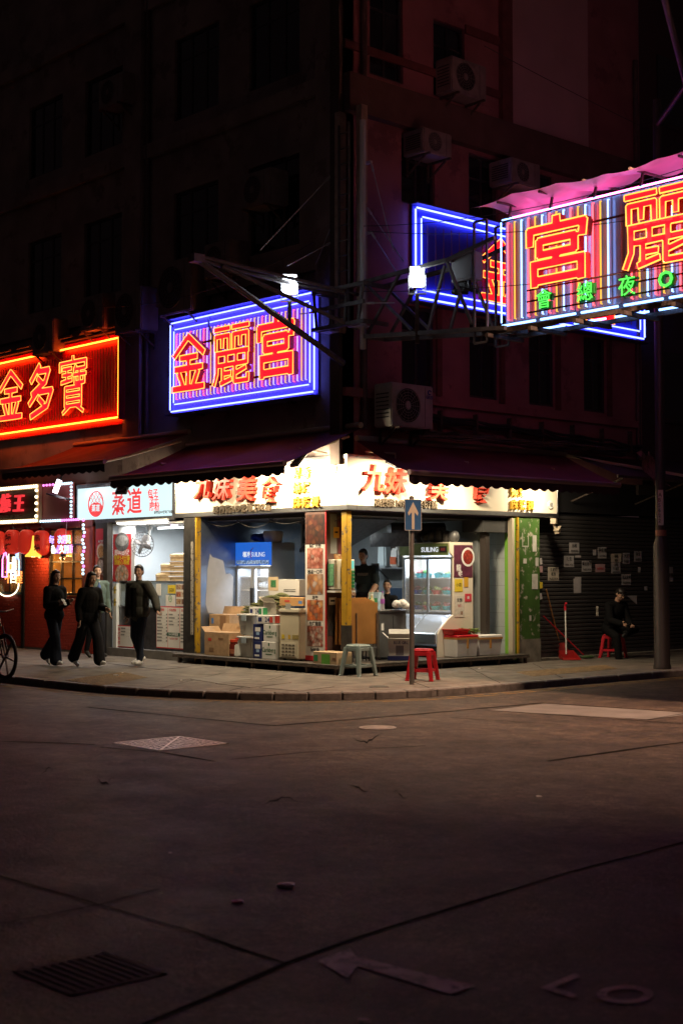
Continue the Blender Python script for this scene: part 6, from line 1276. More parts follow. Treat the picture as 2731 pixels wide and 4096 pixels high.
def bulbs(pts, parent, m, r_=.034):
    proto = None
    for p in pts:
        if proto is None: proto = MB().ball((0,0,0), r_, 8, 6).build('bulb', m, parent, smooth=True); o = proto
        else: o = proto.copy(); COL.objects.link(o)
        o.location = Vector([float(c) for c in p])-parent.location
bulbs([(x,-.15,z1-.05) for x in np.arange(xb-.05, xa+1.2, -.105)]+[(x,-.15,z0+.05) for x in np.arange(xb-.05, xa+1.2, -.105)]+[(xb-.04,-.15,z) for z in np.linspace(z0+.14,z1-.14,5)], sg, bulb)
for tx, px in (('烤',-50), ('燒',24), ('王',78)): p = L(px,2012,-.12); MB().text(tx, .42, at((p[0],-.105,p[2]), ML), .06, True, shear=.15).build('letter', mat('lit red letter', (.6,.03,.04), .4, emit=(1,.05,.06), es=.9), sg, world=True)
p = L(40,2066,-.12); MB().text('BARBECUE KING', .12, at((p[0],-.105,p[2]), ML), .01, True).build('letter', dkl, sg, world=True)
# red panel with running lights
rp = thing('running_light_board', (-8.6,-.05,2.7), 'plain dusky red panel edged with coloured running lights', 'panel'); xa2, xb2 = LX(158,-.05), LX(287,-.05)
MB().box(xa2,xb2,-.04,.0,z0+.02,z1-.02).build('board', mat('dusky red board', (.42,.10,.10), .6), rp, world=True)
lw = glow('lit ice bulb', (.55,.85,1.0), 2.2); lpk = glow('lit magenta bulb', (1.0,.25,.9), 2.2)
bulbs([(x,-.07,z1-.04) for x in np.linspace(xb2-.55,xb2-.03,7)]+[(xb2-.03,-.07,z) for z in np.linspace(z0+.1,z1-.12,9)]+[(x,-.07,z0+.03) for x in np.linspace(xa2+.05,xb2-.45,9)], rp, lw, .028)
bulbs([(x,-.07,z1-.04) for x in np.linspace(xa2+.15,xb2-.62,5)]+[(x,-.07,z0+.03) for x in np.linspace(xb2-.38,xb2+.25,8)], rp, lpk, .026)
ls = thing('light_string', (XB[3],-.1,1.3), 'vertical string of coloured bulbs beside the barbecue window', 'light string'); xs1 = LX(332,-.1); MB().tube([(xs1,-.09,1.28),(xs1,-.09,2.62)], .006, 5).build('cable', cable_m, ls, world=True)
zz = [LZ0(py,-.1,333) for py in range(2100, 2300, 15)]
bulbs([(xs1+random.choice((-.03,.0,.04)),-.11,z) for i, z in enumerate(zz) if i % 4 != 3], ls, lw, .03); bulbs([(xs1+.02,-.11,z) for i, z in enumerate(zz) if i % 4 == 3]+[(xs1,-.11,zz[0]+.1)], ls, lpk, .03)
t0 = t = thing('spotlight', (LX(225,-.4),-.35,z1-.05), 'bright white LED lamp on a black bracket before the red panel', 'spotlight', .5); MB().box(-.05,.05,-.06,-.02,-.22,.06,0,Matrix.Rotation(.4,4,'Y')).build('led_panel', glow('lit white LED', (1,.93,1), 6.0), t); MB().box(-.25,.22,.0,.25,-.30,-.27,0,Matrix.Rotation(.25,4,'Y')).build('shield', black, t); MB().tube([(0,0,.03),(.05,.1,.25)], .02, 6).build('arm', black, t)
ld = bpy.data.lights.new('spotlight_lamp', 'AREA'); ld.size = .12; ld.energy = 30; ld.color = (1,.92,.98); lo = bpy.data.objects.new('spotlight_lamp', ld); COL.objects.link(lo); lo.parent = t0; lo.location = (.03,-.08,-.1); lo.rotation_euler = (-.35,0,0)
lan_m = mat('red paper lantern', (.55,.03,.02), .45, emit=(1,.05,.025), es=.30)
def lantern(px, py, tx, label, y=-.12, s=1.0):
    p = L(px, py, y); t = thing('paper_lantern', p, label, 'lantern', 0, 'lanterns hung along the barbecue front')
    prof = []; 
    for i in range(25): a_ = i/24; prof.append(((.155*(1-abs(2*a_-1)**3.2)**.5+.03+.004*(i % 2))*s, (-.27+.54*a_)*s))
    MB().lathe(prof, n=20).build('shade', lan_m, t, smooth=True); MB().lathe([(.07*s,-.32*s),(.07*s,-.265*s)], n=14).build('base_ring', black, t); MB().lathe([(.07*s,.265*s),(.07*s,.31*s)], n=14).build('cap', black, t); MB().cyl((0,0,.3*s),(0,0,.45*s),.005,n=5).build('cord', black, t)
    for k, ch in enumerate(tx):
        MB().text(ch, .15*s, Matrix.Rotation(.55,4,'Z') @ at((0,-.194*s,(.10-.2*k)*s), ML), .004, True).build('letter', ink, t)
lantern(50,2168,'燒烤','red paper lantern left of the yellow lamp shade, two black characters'); lantern(107,2168,'','plain sided red paper lantern above the yellow lamp shade'); lantern(166,2172,'串燒','red paper lantern right of the yellow lamp shade, two black characters'); lantern(252,2165,'','red paper lantern behind the multicoloured neon phrase', .0); lantern(-8,2172,'','red paper lantern at the far end of the row')
t = thing('wicker_lamp', tuple(L(133,2212,-.3)), 'glowing yellow wicker lamp between two lanterns', 'lamp'); MB().lathe([(.17,-.08),(.165,-.05),(.09,.02),(.05,.1),(.03,.28),(.02,.36)], n=18).build('shade', glow('lit wicker', (1,.55,.06), 1.6), t)
ld = bpy.data.lights.new('wicker_bulb', 'POINT'); ld.energy = 30; ld.color = (1.0,.5,.15); ld.shadow_soft_size = .05; lo = bpy.data.objects.new('wicker_bulb', ld); COL.objects.link(lo); lo.parent = t; lo.location = (0,0,-.10)
# multicoloured neon
np_ = thing('neon_phrase', tuple(L(250,2175,-.16)), 'hanging multicoloured neon phrase of two short lines', 'neon sign')
cols = [glow('lit c%d neon' % i, c, 3.0) for i, c in enumerate([(.35,.25,1),(1,.3,.8),(1,.25,.05),(1,.9,.6),(.3,1,.4),(.9,1,.9),(.3,.5,1),(1,.2,.9)])]
bk = mat('neon backing', (.05,.02,.03), .4)
for row, (tx, xo, zo) in enumerate((('每一次遇見',-.02,.09), ('都是久別重逢',.06,-.11))):
    for k, ch in enumerate(tx):
        x = xo-.40+k*.165; MB().text(ch, .19, at((x,0,zo-.0), ML), .012, False).build('letter_tube', cols[(k*3+row*5) % 8] if not (row == 1 and k == 5) else bk, np_)
MB().box(-.52,.58,.012,.02,-.02,-.005).build('rail', black, np_); MB().tube([(.1,.01,.1),(.15,.01,.45)], .004, 4).build('cord', wht, np_)
nw = thing('neon_window_sign', tuple(L(38,2275,-.02)), 'bright clutter of neon bottles and characters in the barbecue window', 'neon sign')
for k, ch in enumerate('不回屋'): MB().text(ch, .30, at((-.05+k*.24,0,-.18), ML), .012, False).build('letter_tube', (cols[2], cols[3], cols[2])[k], nw)
def bottle_neon(x, z, s, m): MB().tube([(x+s*a_,0,z+s*b_) for a_, b_ in [(-.1,-.3),(-.1,.05),(-.04,.15),(-.04,.3),(.04,.3),(.04,.15),(.1,.05),(.1,-.3)]], .014, 5, True).build('bottle_tube', m, nw)
bottle_neon(.05,.22,1.0,cols[3]); bottle_neon(.32,.12,.9,cols[6]); bottle_neon(-.2,.15,1.1,cols[1]); bottle_neon(.2,.16,.6,cols[5])
MB().tube([(-.1+.5*math.cos(a_),0,-.34+.26*math.sin(a_)) for a_ in np.linspace(-math.pi,0.1,16)], .015, 5).build('arc_tube', cols[3], nw); MB().box(-.02,.2,0,.01,-.02,.1).build('label_plate', glow('lit amber plate', (1,.5,.1), 1.2), nw); MB().tube([(-.04,-.01,-.04),(.22,-.01,-.04),(.22,-.01,.12),(-.04,-.01,.12)], .012, 5, True).build('frame_tube', cols[5], nw)
MB().box(-.6,.52,.02,.03,-.02,-.0).build('rail', black, nw)
# A-frame wooden stands on the pavement
wood = mat('pale wood', (.42,.26,.12), .6, var=.2, vs=6)
for k, (px, py, lab) in enumerate([(232,2590,'pale wooden easel half hidden by the walking women'), (8,2575,'pale wooden easel behind the bicycle wheel')]):
    p = G(px, py, 0); t = thing('wooden_easel', (float(p[0]),float(p[1]),0), lab, 'easel', .3)
    for s in (-1, 1): MB().bar((s*.30,-.15,0),(s*.24,.05,1.05),.035).build('leg', wood, t); MB().bar((s*.30,.35,0),(s*.24,.07,1.05),.03).build('leg', wood, t)
    MB().bar((-.27,-.07,.42),(.27,-.07,.42),.03).build('stretcher', wood, t); MB().bar((-.25,.06,1.06),(.25,.06,1.06),.04).build('top_rail', wood, t)
# ------------------------------------------------------------------ shuttered shop on the right street
XS = -.34
sh = thing('roller_shutter', (XS,8,0), 'dark closed steel roller shutter pasted with notices', 'shutter'); shm = mat('dark shutter slat', (.085,.08,.08), .45, .5, var=.25, vs=3, stretch=(1,.4,3))
slat = None; NS = 34; ys0, ys1 = 5.0, 12.4
for k in range(NS):
    if slat is None:
        hp = [(0,0),(.018,.006),(.024,.02),(.024,.055),(.016,.068),(0,.074)]
        mb = MB(); n_ = len(hp); L_ = ys1-ys0; mb.add([(x,0,z) for x, z in hp]+[(x,L_,z) for x, z in hp], [(i,n_+i,n_+i+1,i+1)[::-1] for i in range(n_-1)]); slat = mb.build('slat', shm, sh); o = slat
    else: o = slat.copy(); COL.objects.link(o)
    o.location = (random.uniform(-.001,.001), ys0-8, .12+k*.0765)
MB().box(XS-.02,XS+.04,ys0,ys1,.04,.118).build('bottom_bar', steel_d, sh, world=True); MB().box(XS-.03,XS-.012,ys0,ys1,.04,2.75).build('backing', black, sh, world=True)
for y in (ys0-.05, ys1): MB().box(XS-.05,XS+.07,y,y+.05,0,2.78).build('guide_rail', steel_d, sh, world=True)
MB().box(XS-.2,XS+.05,ys0-.05,ys1+.05,2.785,3.35).build('shutter_box', mat('black signboard', (.02,.02,.022), .5), sh, world=True)
MB().box(-.5,-.29,4.83,4.945,0,2.8).build('side_pier', postm, sh, world=True); MB().box(-.5,-.30,4.83,12.5,2.79,3.6).build('lintel', postm, sh, world=True)
MB().box(-.6,-.1,ys0-.1,12.5,.002,.04).build('threshold', mat('bare stained concrete'), sh, world=True)
nm = [mat('notice white', (.42,.40,.41), .8, var=.12, vs=14), mat('notice cream', (.45,.40,.33), .8, var=.12, vs=14), mat('notice pink', (.45,.28,.30), .8, var=.1)]
xp = XS+.026
nots = [(590,582,676,672,0,['出租','91309280']), (544,694,631,791,0,['陳生','9806 9426']), (697,736,782,832,0,['業主放盤','9683 5434']), (407,790,500,907,1,['主放盤','租售','96835434']), (836,618,909,716,0,['李生租','6229 8155']), (948,676,1034,748,1,['急租','9130']), (816,764,898,834,2,['66330567']), (950,752,1030,846,0,['出租','陳先生'.replace('先','主'),'68040100']), (1048,668,1110,762,0,['大減'.replace('減','放'),'9883']), (1146,654,1211,744,0,['李生','6680']), (1040,851,1120,945,0,['業主放租','96835434']), (629,875,692,1014,0,[]), (1322,757,1368,916,0,[]), (1437,790,1482,916,0,['租售']), (1088,1035,1172,1115,0,[]), (640,690,692,708,0,[]), (793,640,822,690,0,[]), (1180,790,1202,836,0,[]), (1236,955,1262,992,0,[])]
used = {}
for i, (x0, y0, x1, y1, mi, tx) in enumerate(nots):
    sx_ = .4662; a = R(2000+x0*sx_,1900+y1*sx_,xp); b = R(2000+x1*sx_,1900+y0*sx_,xp); w_ = float(b[1]-a[1]); h_ = float(b[2]-a[2])
    lab = {0:'white rental notice high on the shutter near the camera', 1:'white rental notice below left of the highest one', 2:'white owner sale notice with big bold digits in mid shutter', 3:'cream rental notice curling nearest the green pier', 4:'white notice with three lines right of a tiny slip', 5:'cream notice with a curled corner above a white one', 6:'pinkish notice with red digits in mid shutter', 7:'white notice directly under the curled cream one', 8:'torn narrow notice beside the curled cream one', 9:'half torn notice further along the shutter', 10:'lowest white rental notice above the seated man', 11:'long blank white sheet low on the shutter', 12:'blank sheet half behind the lamp post', 13:'pale sheet just past the lamp post', 14:'torn triangular sheet right of the seated man', 15:'thin torn strip of paper near the highest notice', 16:'tiny slanted slip left of the three line notice', 17:'tiny narrow slip above the seated man', 18:'tiny diamond scrap near the lamp post'}[i]
    t = thing('notice', (xp,float(a[1]),float(a[2])), lab, 'notice'); rz = random.uniform(-.04,.04)
    if i == 14: mb = MB().prism([(0,h_),(w_,h_),(w_,0)], 0, .002, 0, MR)
    else:
        def wf(u, v, w_=w_, h_=h_, i=i): return (.006*math.sin(u*3+i)*v+.003+(.02*max(0,u-.7) if i in (3,5) else 0), u*w_, v*h_)
        mb = MB().grid(wf, 6, 6)
    mb.build('sheet', nm[mi], t)
    for k, s in enumerate(tx):
        sz = min(h_/(len(tx)+.6), w_/max(2, sum(1 if ord(c) > 255 else .62 for c in s))*.95); MB().text(s, sz, at((.012,w_/2,h_*(1-(k+.55)/len(tx))), MR), .0004, True).build('lettering', redink if i == 6 else ink, t)
# bits on the pier beside the shutter
for label, py0, py1, m_ in [('pink card stuck to the pier beside the shutter',2264,2290,nm[2]), ('yellow sticker on the pier beside the shutter',2328,2354,mat('yellow paper')), ('tilted white flyer on the pier beside the shutter',2236,2262,nm[0]), ('low white flyer on the pier beside the shutter',2376,2402,nm[0])]:
    a = R(2153,py1,-.288); b = R(2171,py0,-.288); t = thing('sticker', (-.288,float(a[1]),float(a[2])), label, 'sticker'); MB().box(0,.002,0,float(b[1]-a[1])*.9,0,float(b[2]-a[2]), 0, Matrix.Rotation(.2 if 'flyer' in label else 0,4,'X')).build('sheet', m_, t); MB().box(.002,.003,.01,.05,.02,.03).build('printed_mark', ink, t)
# old canopy above the shutter
cn_ = thing('metal_canopy', (.3,9,3.5), 'dark ragged metal canopy above the shutter', 'canopy'); cm = mat('rusty sheet metal', (.06,.045,.04), .7, .3, var=.4, vs=4)
for k in range(9): MB().add([(-.25,5.75+k*.75,3.95),(-.25,6.47+k*.75,3.95),(1.1,6.47+k*.75,3.42-.02*(k % 3)),(1.1,5.75+k*.75,3.42-.02*(k % 3))], [(0,1,2,3)]).build('sheet_panel', cm, cn_, world=True)
MB().bar((1.1,5.7,3.40),(1.1,12.4,3.38),.05).build('edge_beam', rust, cn_, world=True)
for k in range(4): MB().bar((-.2,6.0+k*2,3.0),(1.0,6.0+k*2,3.38),.03).build('strut', rust, cn_, world=True)
MB().bar((-.1,5.6,3.86),(1.3,7.9,3.46),.05).build('edge_beam', mat('cream arm'), cn_, world=True)
rg = thing('rolled_awning_rag', (1.0,7,3.7), 'crumpled pinkish striped awning cloth hanging by the lamp post', 'cloth')
MB().grid(lambda u, v: (1.15+.06*math.sin(v*9+u*4), 6.2+u*.55+v*.5+.05*math.sin(u*14), 3.86-v*.55+.05*math.sin(u*11)), 16, 8).build('cloth', mat('striped rag', (.30,.14,.15), .8, var=.6, vs=5, stretch=(1,9,1)), rg, world=True)
# CCTV camera on the fascia end
t = thing('cctv_camera', (.05,5.15,2.6), 'tan bullet camera on a bracket under the end of the fascia', 'camera', .5); cc = mat('tan camera casing', (.45,.38,.28), .5); MB().box(-.05,.05,-.07,.07,-.06,.04).build('mount', cc, t); MB().cyl((0,0,-.06),(.03,.02,-.18),.025).build('arm', cc, t); M = Matrix.Translation((.05,.06,-.2)) @ Matrix.Rotation(.35,4,'X') @ Matrix.Rotation(-.1,4,'Y'); MB().box(-.045,.045,-.06,.16,-.035,.035,0,M).build('casing', cc, t, bevel=.01); MB().box(-.055,.055,-.07,.18,.036,.046,0,M).build('sunshield', cc, t); MB().cyl((0,.16,0),(0,.165,0),.028,mi=0,M=M).build('lens', black, t)
# ------------------------------------------------------------------ lamp post
lpz = G(2648,2676,0); lpx, lpy = float(lpz[0]), float(lpz[1]); lp = thing('lamp_post', (lpx,lpy,0), 'tall grey street lamp post with a wider base and number plate', 'lamp post'); lpm = mat('grey post paint', (.035,.03,.03), .5, .2, var=.15, vs=4)
MB().lathe([(.15,0),(.15,.05),(.135,.08),(.135,2.1),(.095,2.22),(.09,2.25)], n=18).build('base', lpm, lp, smooth=True); MB().lathe([(.09,2.251),(.075,9.3),(.07,9.8)], n=16).build('shaft', lpm, lp, smooth=True)
MB().lathe([(.096,2.26),(.096,2.36)], n=16).build('band', mat('rusty band', (.3,.12,.08), .6), lp)
d_ = Vector((CAM[0]-lpx, CAM[1]-lpy, 0)); az = math.atan2(d_.y, d_.x); Mp = Matrix.Rotation(az,4,'Z') @ Matrix.Translation((.094,0,2.74)) @ MR
MB().box(-.045,.045,-.30,.30,0,.006,0,Mp).build('number_plate', mat('plate white', (.5,.47,.45), .6), lp); MB().text('AB5622', .088, Mp @ Matrix.Translation((0,0,.0065)), .0008, True, vert=True).build('lettering', ink, lp)
arm_end = Vector((2.9,.6,9.75)); MB().tube([(0,0,9.35),(1.2,-.9,9.55),(3.7,-5.4,9.80)], .05, 10).build('arm', lpm, lp); MB().box(3.4,4.15,-5.76,-5.44,9.72,9.86).build('lamp_head', lpm, lp, bevel=.03)
MB().box(3.5,4.07,-5.71,-5.49,9.705,9.719).build('lens', glow('lit sodium lens', (1.0,.66,.40), 12.0), lp)
ld = bpy.data.lights.new('street_lamp_light', 'AREA'); ld.shape = 'RECTANGLE'; ld.size = .5; ld.size_y = .2; ld.energy = 520; ld.color = (1.0,.58,.36); ld.spread = math.radians(82); lo = bpy.data.objects.new('street_lamp_light', ld); COL.objects.link(lo); lo.parent = lp; lo.location = (3.78,-5.6,9.68)
# ------------------------------------------------------------------ one way sign on a post
pz = G(1647,2738,0); sp = thing('direction_sign_post', (float(pz[0]),float(pz[1]),0), 'grey post with a blue one way sign bearing a white up arrow', 'road sign', math.atan2(CAM[1]-pz[1], CAM[0]-pz[0])+math.pi/2+.42)
gp = mat('grey sign post', (.20,.20,.19), .45, .5, var=.2, vs=6)
Hs = 1.65+(2287-1990)*float(np.linalg.norm(CAM[:2]-pz[:2]))/F
MB().lathe([(.036,0),(.036,Hs),(.02,Hs+.02)], n=14).build('post', gp, sp, smooth=True)
zs1 = Hs-.03; zs0 = zs1-.46; MB().box(-.135,.135,-.055,-.045,zs0,zs1).build('plate', mat('worn blue sign', (.06,.19,.46), .4, var=.15, vs=9), sp, bevel=.004); wa = mat('cream reflective', (.85,.80,.66), .5)
zc = (zs0+zs1)/2; MB().prism([(-.022,-.21),(.022,-.21),(.022,.04),(.07,-.01),(.085,.03),(0,.19),(-.085,.03),(-.07,-.01),(-.022,.04)], 0, .002, 0, at((0,-.0555,zc), ML)).build('arrow', wa, sp)
for q in [(-.135,-.129,-.225,.225),(.129,.135,-.225,.225),(-.128,.128,-.228,-.222),(-.128,.128,.222,.228)]: MB().box(q[0],q[1],-.0575,-.0555,zc+q[2],zc+q[3]).build('border', wa, sp)
for z in (zs0+.06, zs1-.06): MB().box(-.05,.05,-.044,.04,z-.012,z+.012).build('clamp', gp, sp)
# ------------------------------------------------------------------ plastic stools
def stool(loc, rz, m, label, s=1.0):
    t = thing('plastic_stool', loc, label, 'stool', rz, 'plastic stools'); h = .47*s; a = .135*s; b = .185*s
    MB().frustum((-a-.012,a+.012,-a-.012,a+.012),(-a,a,-a,a),h-.05,h).build('seat', m, t, bevel=.018, seg=3)
    MB().frustum((-.02,.02,-.02,.02),(-.02,.02,-.02,.02),h+.0002,h+.0008).build('seat_hole', black, t)
    for sx in (-1, 1):
        for sy in (-1, 1):
            p0 = Vector((sx*b,sy*b,0)); p1 = Vector((sx*(a-.012),sy*(a-.012),h-.04)); mb = MB(); w0, w1 = .026*s, .034*s
            mb.add([p0+Vector((x*w0,y*w0,0)) for x, y in ((-1,-1),(1,-1),(1,1),(-1,1))]+[p1+Vector((x*w1,y*w1,0)) for x, y in ((-1,-1),(1,-1),(1,1),(-1,1))], [(0,3,2,1),(4,5,6,7),(0,1,5,4),(1,2,6,5),(2,3,7,6),(3,0,4,7)]); lg = mb.build('leg', m, t, bevel=.008, seg=2)
            MB().box(p0.x-.03,p0.x+.03,p0.y-.03,p0.y+.03,-.0,.022).build('foot', m, lg, bevel=.005)
    q = b*.83
    for A, B in (((-q,-q),(q,-q)), ((q,-q),(q,q)), ((q,q),(-q,q)), ((-q,q),(-q,-q))): MB().bar((*A,.15*s),(*B,.15*s),.02,.042).build('stretcher', m, t, bevel=.004)
    for A, B in (((-a,-a),(a,-a)), ((a,-a),(a,a)), ((a,a),(-a,a)), ((-a,a),(-a,-a))): MB().bar((*A,h-.075),(*B,h-.075),.02,.05).build('apron', m, t, bevel=.004)
    return t
gs = G(1436,2704,0); stool((float(gs[0])-.02,float(gs[1]),0), .08, mat('grey green plastic', (.26,.36,.36), .35, var=.05), 'grey green plastic stool on the pavement before the deck corner', 1.06)
rs_ = G(1690,2722,0); redp = mat('red stool plastic', (.52,.02,.035), .3); stool((float(rs_[0]),float(rs_[1]),0), .5, redp, 'empty red plastic stool beside the one way sign post', 1.02)
r2 = G(2452,2632,0); SM = (float(r2[0]), float(r2[1])); stool((SM[0],SM[1],0), .2, redp, 'red plastic stool under the seated man before the shutter', 1.0)
stool((-1.21,2.11,.15), .3, mat('pale blue plastic', (.35,.48,.5), .35), 'pale blue plastic stool under the seated woman behind the counter', .95)
# ------------------------------------------------------------------ brooms and dustpan
wd = mat('broom handle wood', (.52,.26,.09), .5, var=.15, vs=8)
def stick(p, q, r_, m, par): return MB().tube([p, q], r_, 8).build('handle', m, par, world=True, smooth=True)
b0 = G(2247,2635,0); bt = R(2184,2358,-.22); t = thing('broom', (float(b0[0]),float(b0[1]),0), 'upright broom with orange wooden handle leaning on the shutter', 'broom')
stick((float(b0[0])-.05,float(b0[1]),.26), tuple(bt), .014, wd, t); MB().frustum((-.13,.13,-.05,.05),(-.04,.04,-.035,.035),.14,.30).build('head', mat('red broom head', (.35,.03,.03), .5), t); MB().frustum((-.17,.17,-.06,.06),(-.13,.13,-.05,.05),.0,.139).build('bristles', mat('dark bristles', (.03,.03,.03), .9), t)
b0 = G(2275,2640,0); t = thing('dustpan', (float(b0[0]),float(b0[1]),0), 'long handled red dustpan with a white stick by the broom', 'dustpan', math.pi/2-.5)
rd = mat('dull red plastic', (.36,.02,.02), .4); MB().add([(-.18,-.16,.008),(.18,-.16,.008),(.15,.14,.03),(-.15,.14,.03),(-.18,-.16,.02),(.18,-.16,.02),(.15,.14,.17),(-.15,.14,.17)], [(0,1,2,3),(0,3,7,4),(1,5,6,2),(2,6,7,3)]).build('pan', rd, t)
MB().tube([(0,.13,.10),(0,.16,.95)], .014, 8).build('handle', white_p, t); MB().tube([(0,.16,.92),(0,.165,1.0),(0,.12,1.06)], .022, 8).build('grip', mat('red stool plastic'), t)
p0 = G(2345,2635,0); p1 = R(2174,2466,-.26); t = thing('broom', (float(p0[0]),float(p0[1]),0), 'slanting broom with red handle and green bristles on the ground', 'broom'); stick((float(p0[0])-.03,float(p0[1])-.05,.07), tuple(p1), .013, mat('red stool plastic'), t); MB().ball((0,.05,.03), (.07,.20,.03), 12, 6).build('bristles', mat('green bristles', (.05,.10,.03), .9, var=.4, vs=40), t)
t = thing('plastic_pot', (float(G(2163,2632,0)[0]),float(G(2163,2632,0)[1]),0), 'tipped pale pot on the ground by the green pier', 'pot', .6); MB().lathe([(.06,-.10),(.08,.08),(.085,.09)], n=14, M=Matrix.Translation((0,0,.085)) @ Matrix.Rotation(1.5,4,'Y')).build('body', mat('dirty white pot', (.4,.36,.3), .6), t, smooth=True); MB().disc((0,0,.0905),.07,14,0,Matrix.Translation((0,0,.085)) @ Matrix.Rotation(1.5,4,'Y')).build('soil', black, t)
# ------------------------------------------------------------------ bicycle at the left edge
bp_ = G(20,2714,0); bk_ = thing('bicycle', (float(bp_[0]),float(bp_[1]),0), 'dark bicycle with spoked mag wheel parked at the kerb', 'bicycle', math.pi)
tyre = mat('tyre rubber', (.015,.015,.015), .7); rw = .335
def wheel(cx):
    w_ = MB().tube([(cx+rw*math.cos(a),0,rw+rw*math.sin(a)) for a in np.linspace(0,2*math.pi,41)[:-1]], .026, 8, True).build('wheel', tyre, bk_, smooth=True); MB().tube([(cx+(rw-.035)*math.cos(a),0,rw+(rw-.035)*math.sin(a)) for a in np.linspace(0,2*math.pi,37)[:-1]], .014, 6, True).build('rim', mat('dark alloy', (.10,.08,.08), .4, .7), w_)
    for k in range(6): a = k*math.pi/3+.2; MB().bar((cx,0,rw),(cx+(rw-.03)*math.cos(a),0,rw+(rw-.03)*math.sin(a)),.02,.028).build('spoke', mat('dark alloy'), w_)
    MB().cyl((cx,-.05,rw),(cx,.05,rw),.03,n=10).build('hub', steel_d, w_)
wheel(0); wheel(1.05)
for p, q, r_ in [((0,.05,rw),(.16,.04,.80),.014), ((0,-.05,rw),(.16,-.04,.80),.014), ((.16,0,.80),(.24,0,1.02),.02), ((.2,0,.85),(.62,0,.32),.022), ((.2,0,.92),(.72,0,.80),.02), ((.62,0,.32),(.74,0,.88),.018), ((.62,0,.32),(1.05,0,rw),.014), ((.72,0,.78),(1.05,0,rw),.012)]: MB().tube([p, q], r_, 8).build('frame_tube', mat('dark bike paint', (.04,.015,.015), .35), bk_)
MB().tube([(.30,-.30,1.06),(.22,-.12,1.03),(.22,.12,1.03),(.30,.30,1.06)], .013, 8).build('handlebar', blackp, bk_); MB().ball((.78,0,.93), (.14,.07,.035), 12, 8).build('saddle', blackp, bk_, smooth=True); MB().tube([(.62,-.02,.32),(.68,-.10,.18)], .012, 6).build('crank', steel_d, bk_); MB().box(.63,.73,-.18,-.09,.165,.19).build('pedal', blackp, bk_)
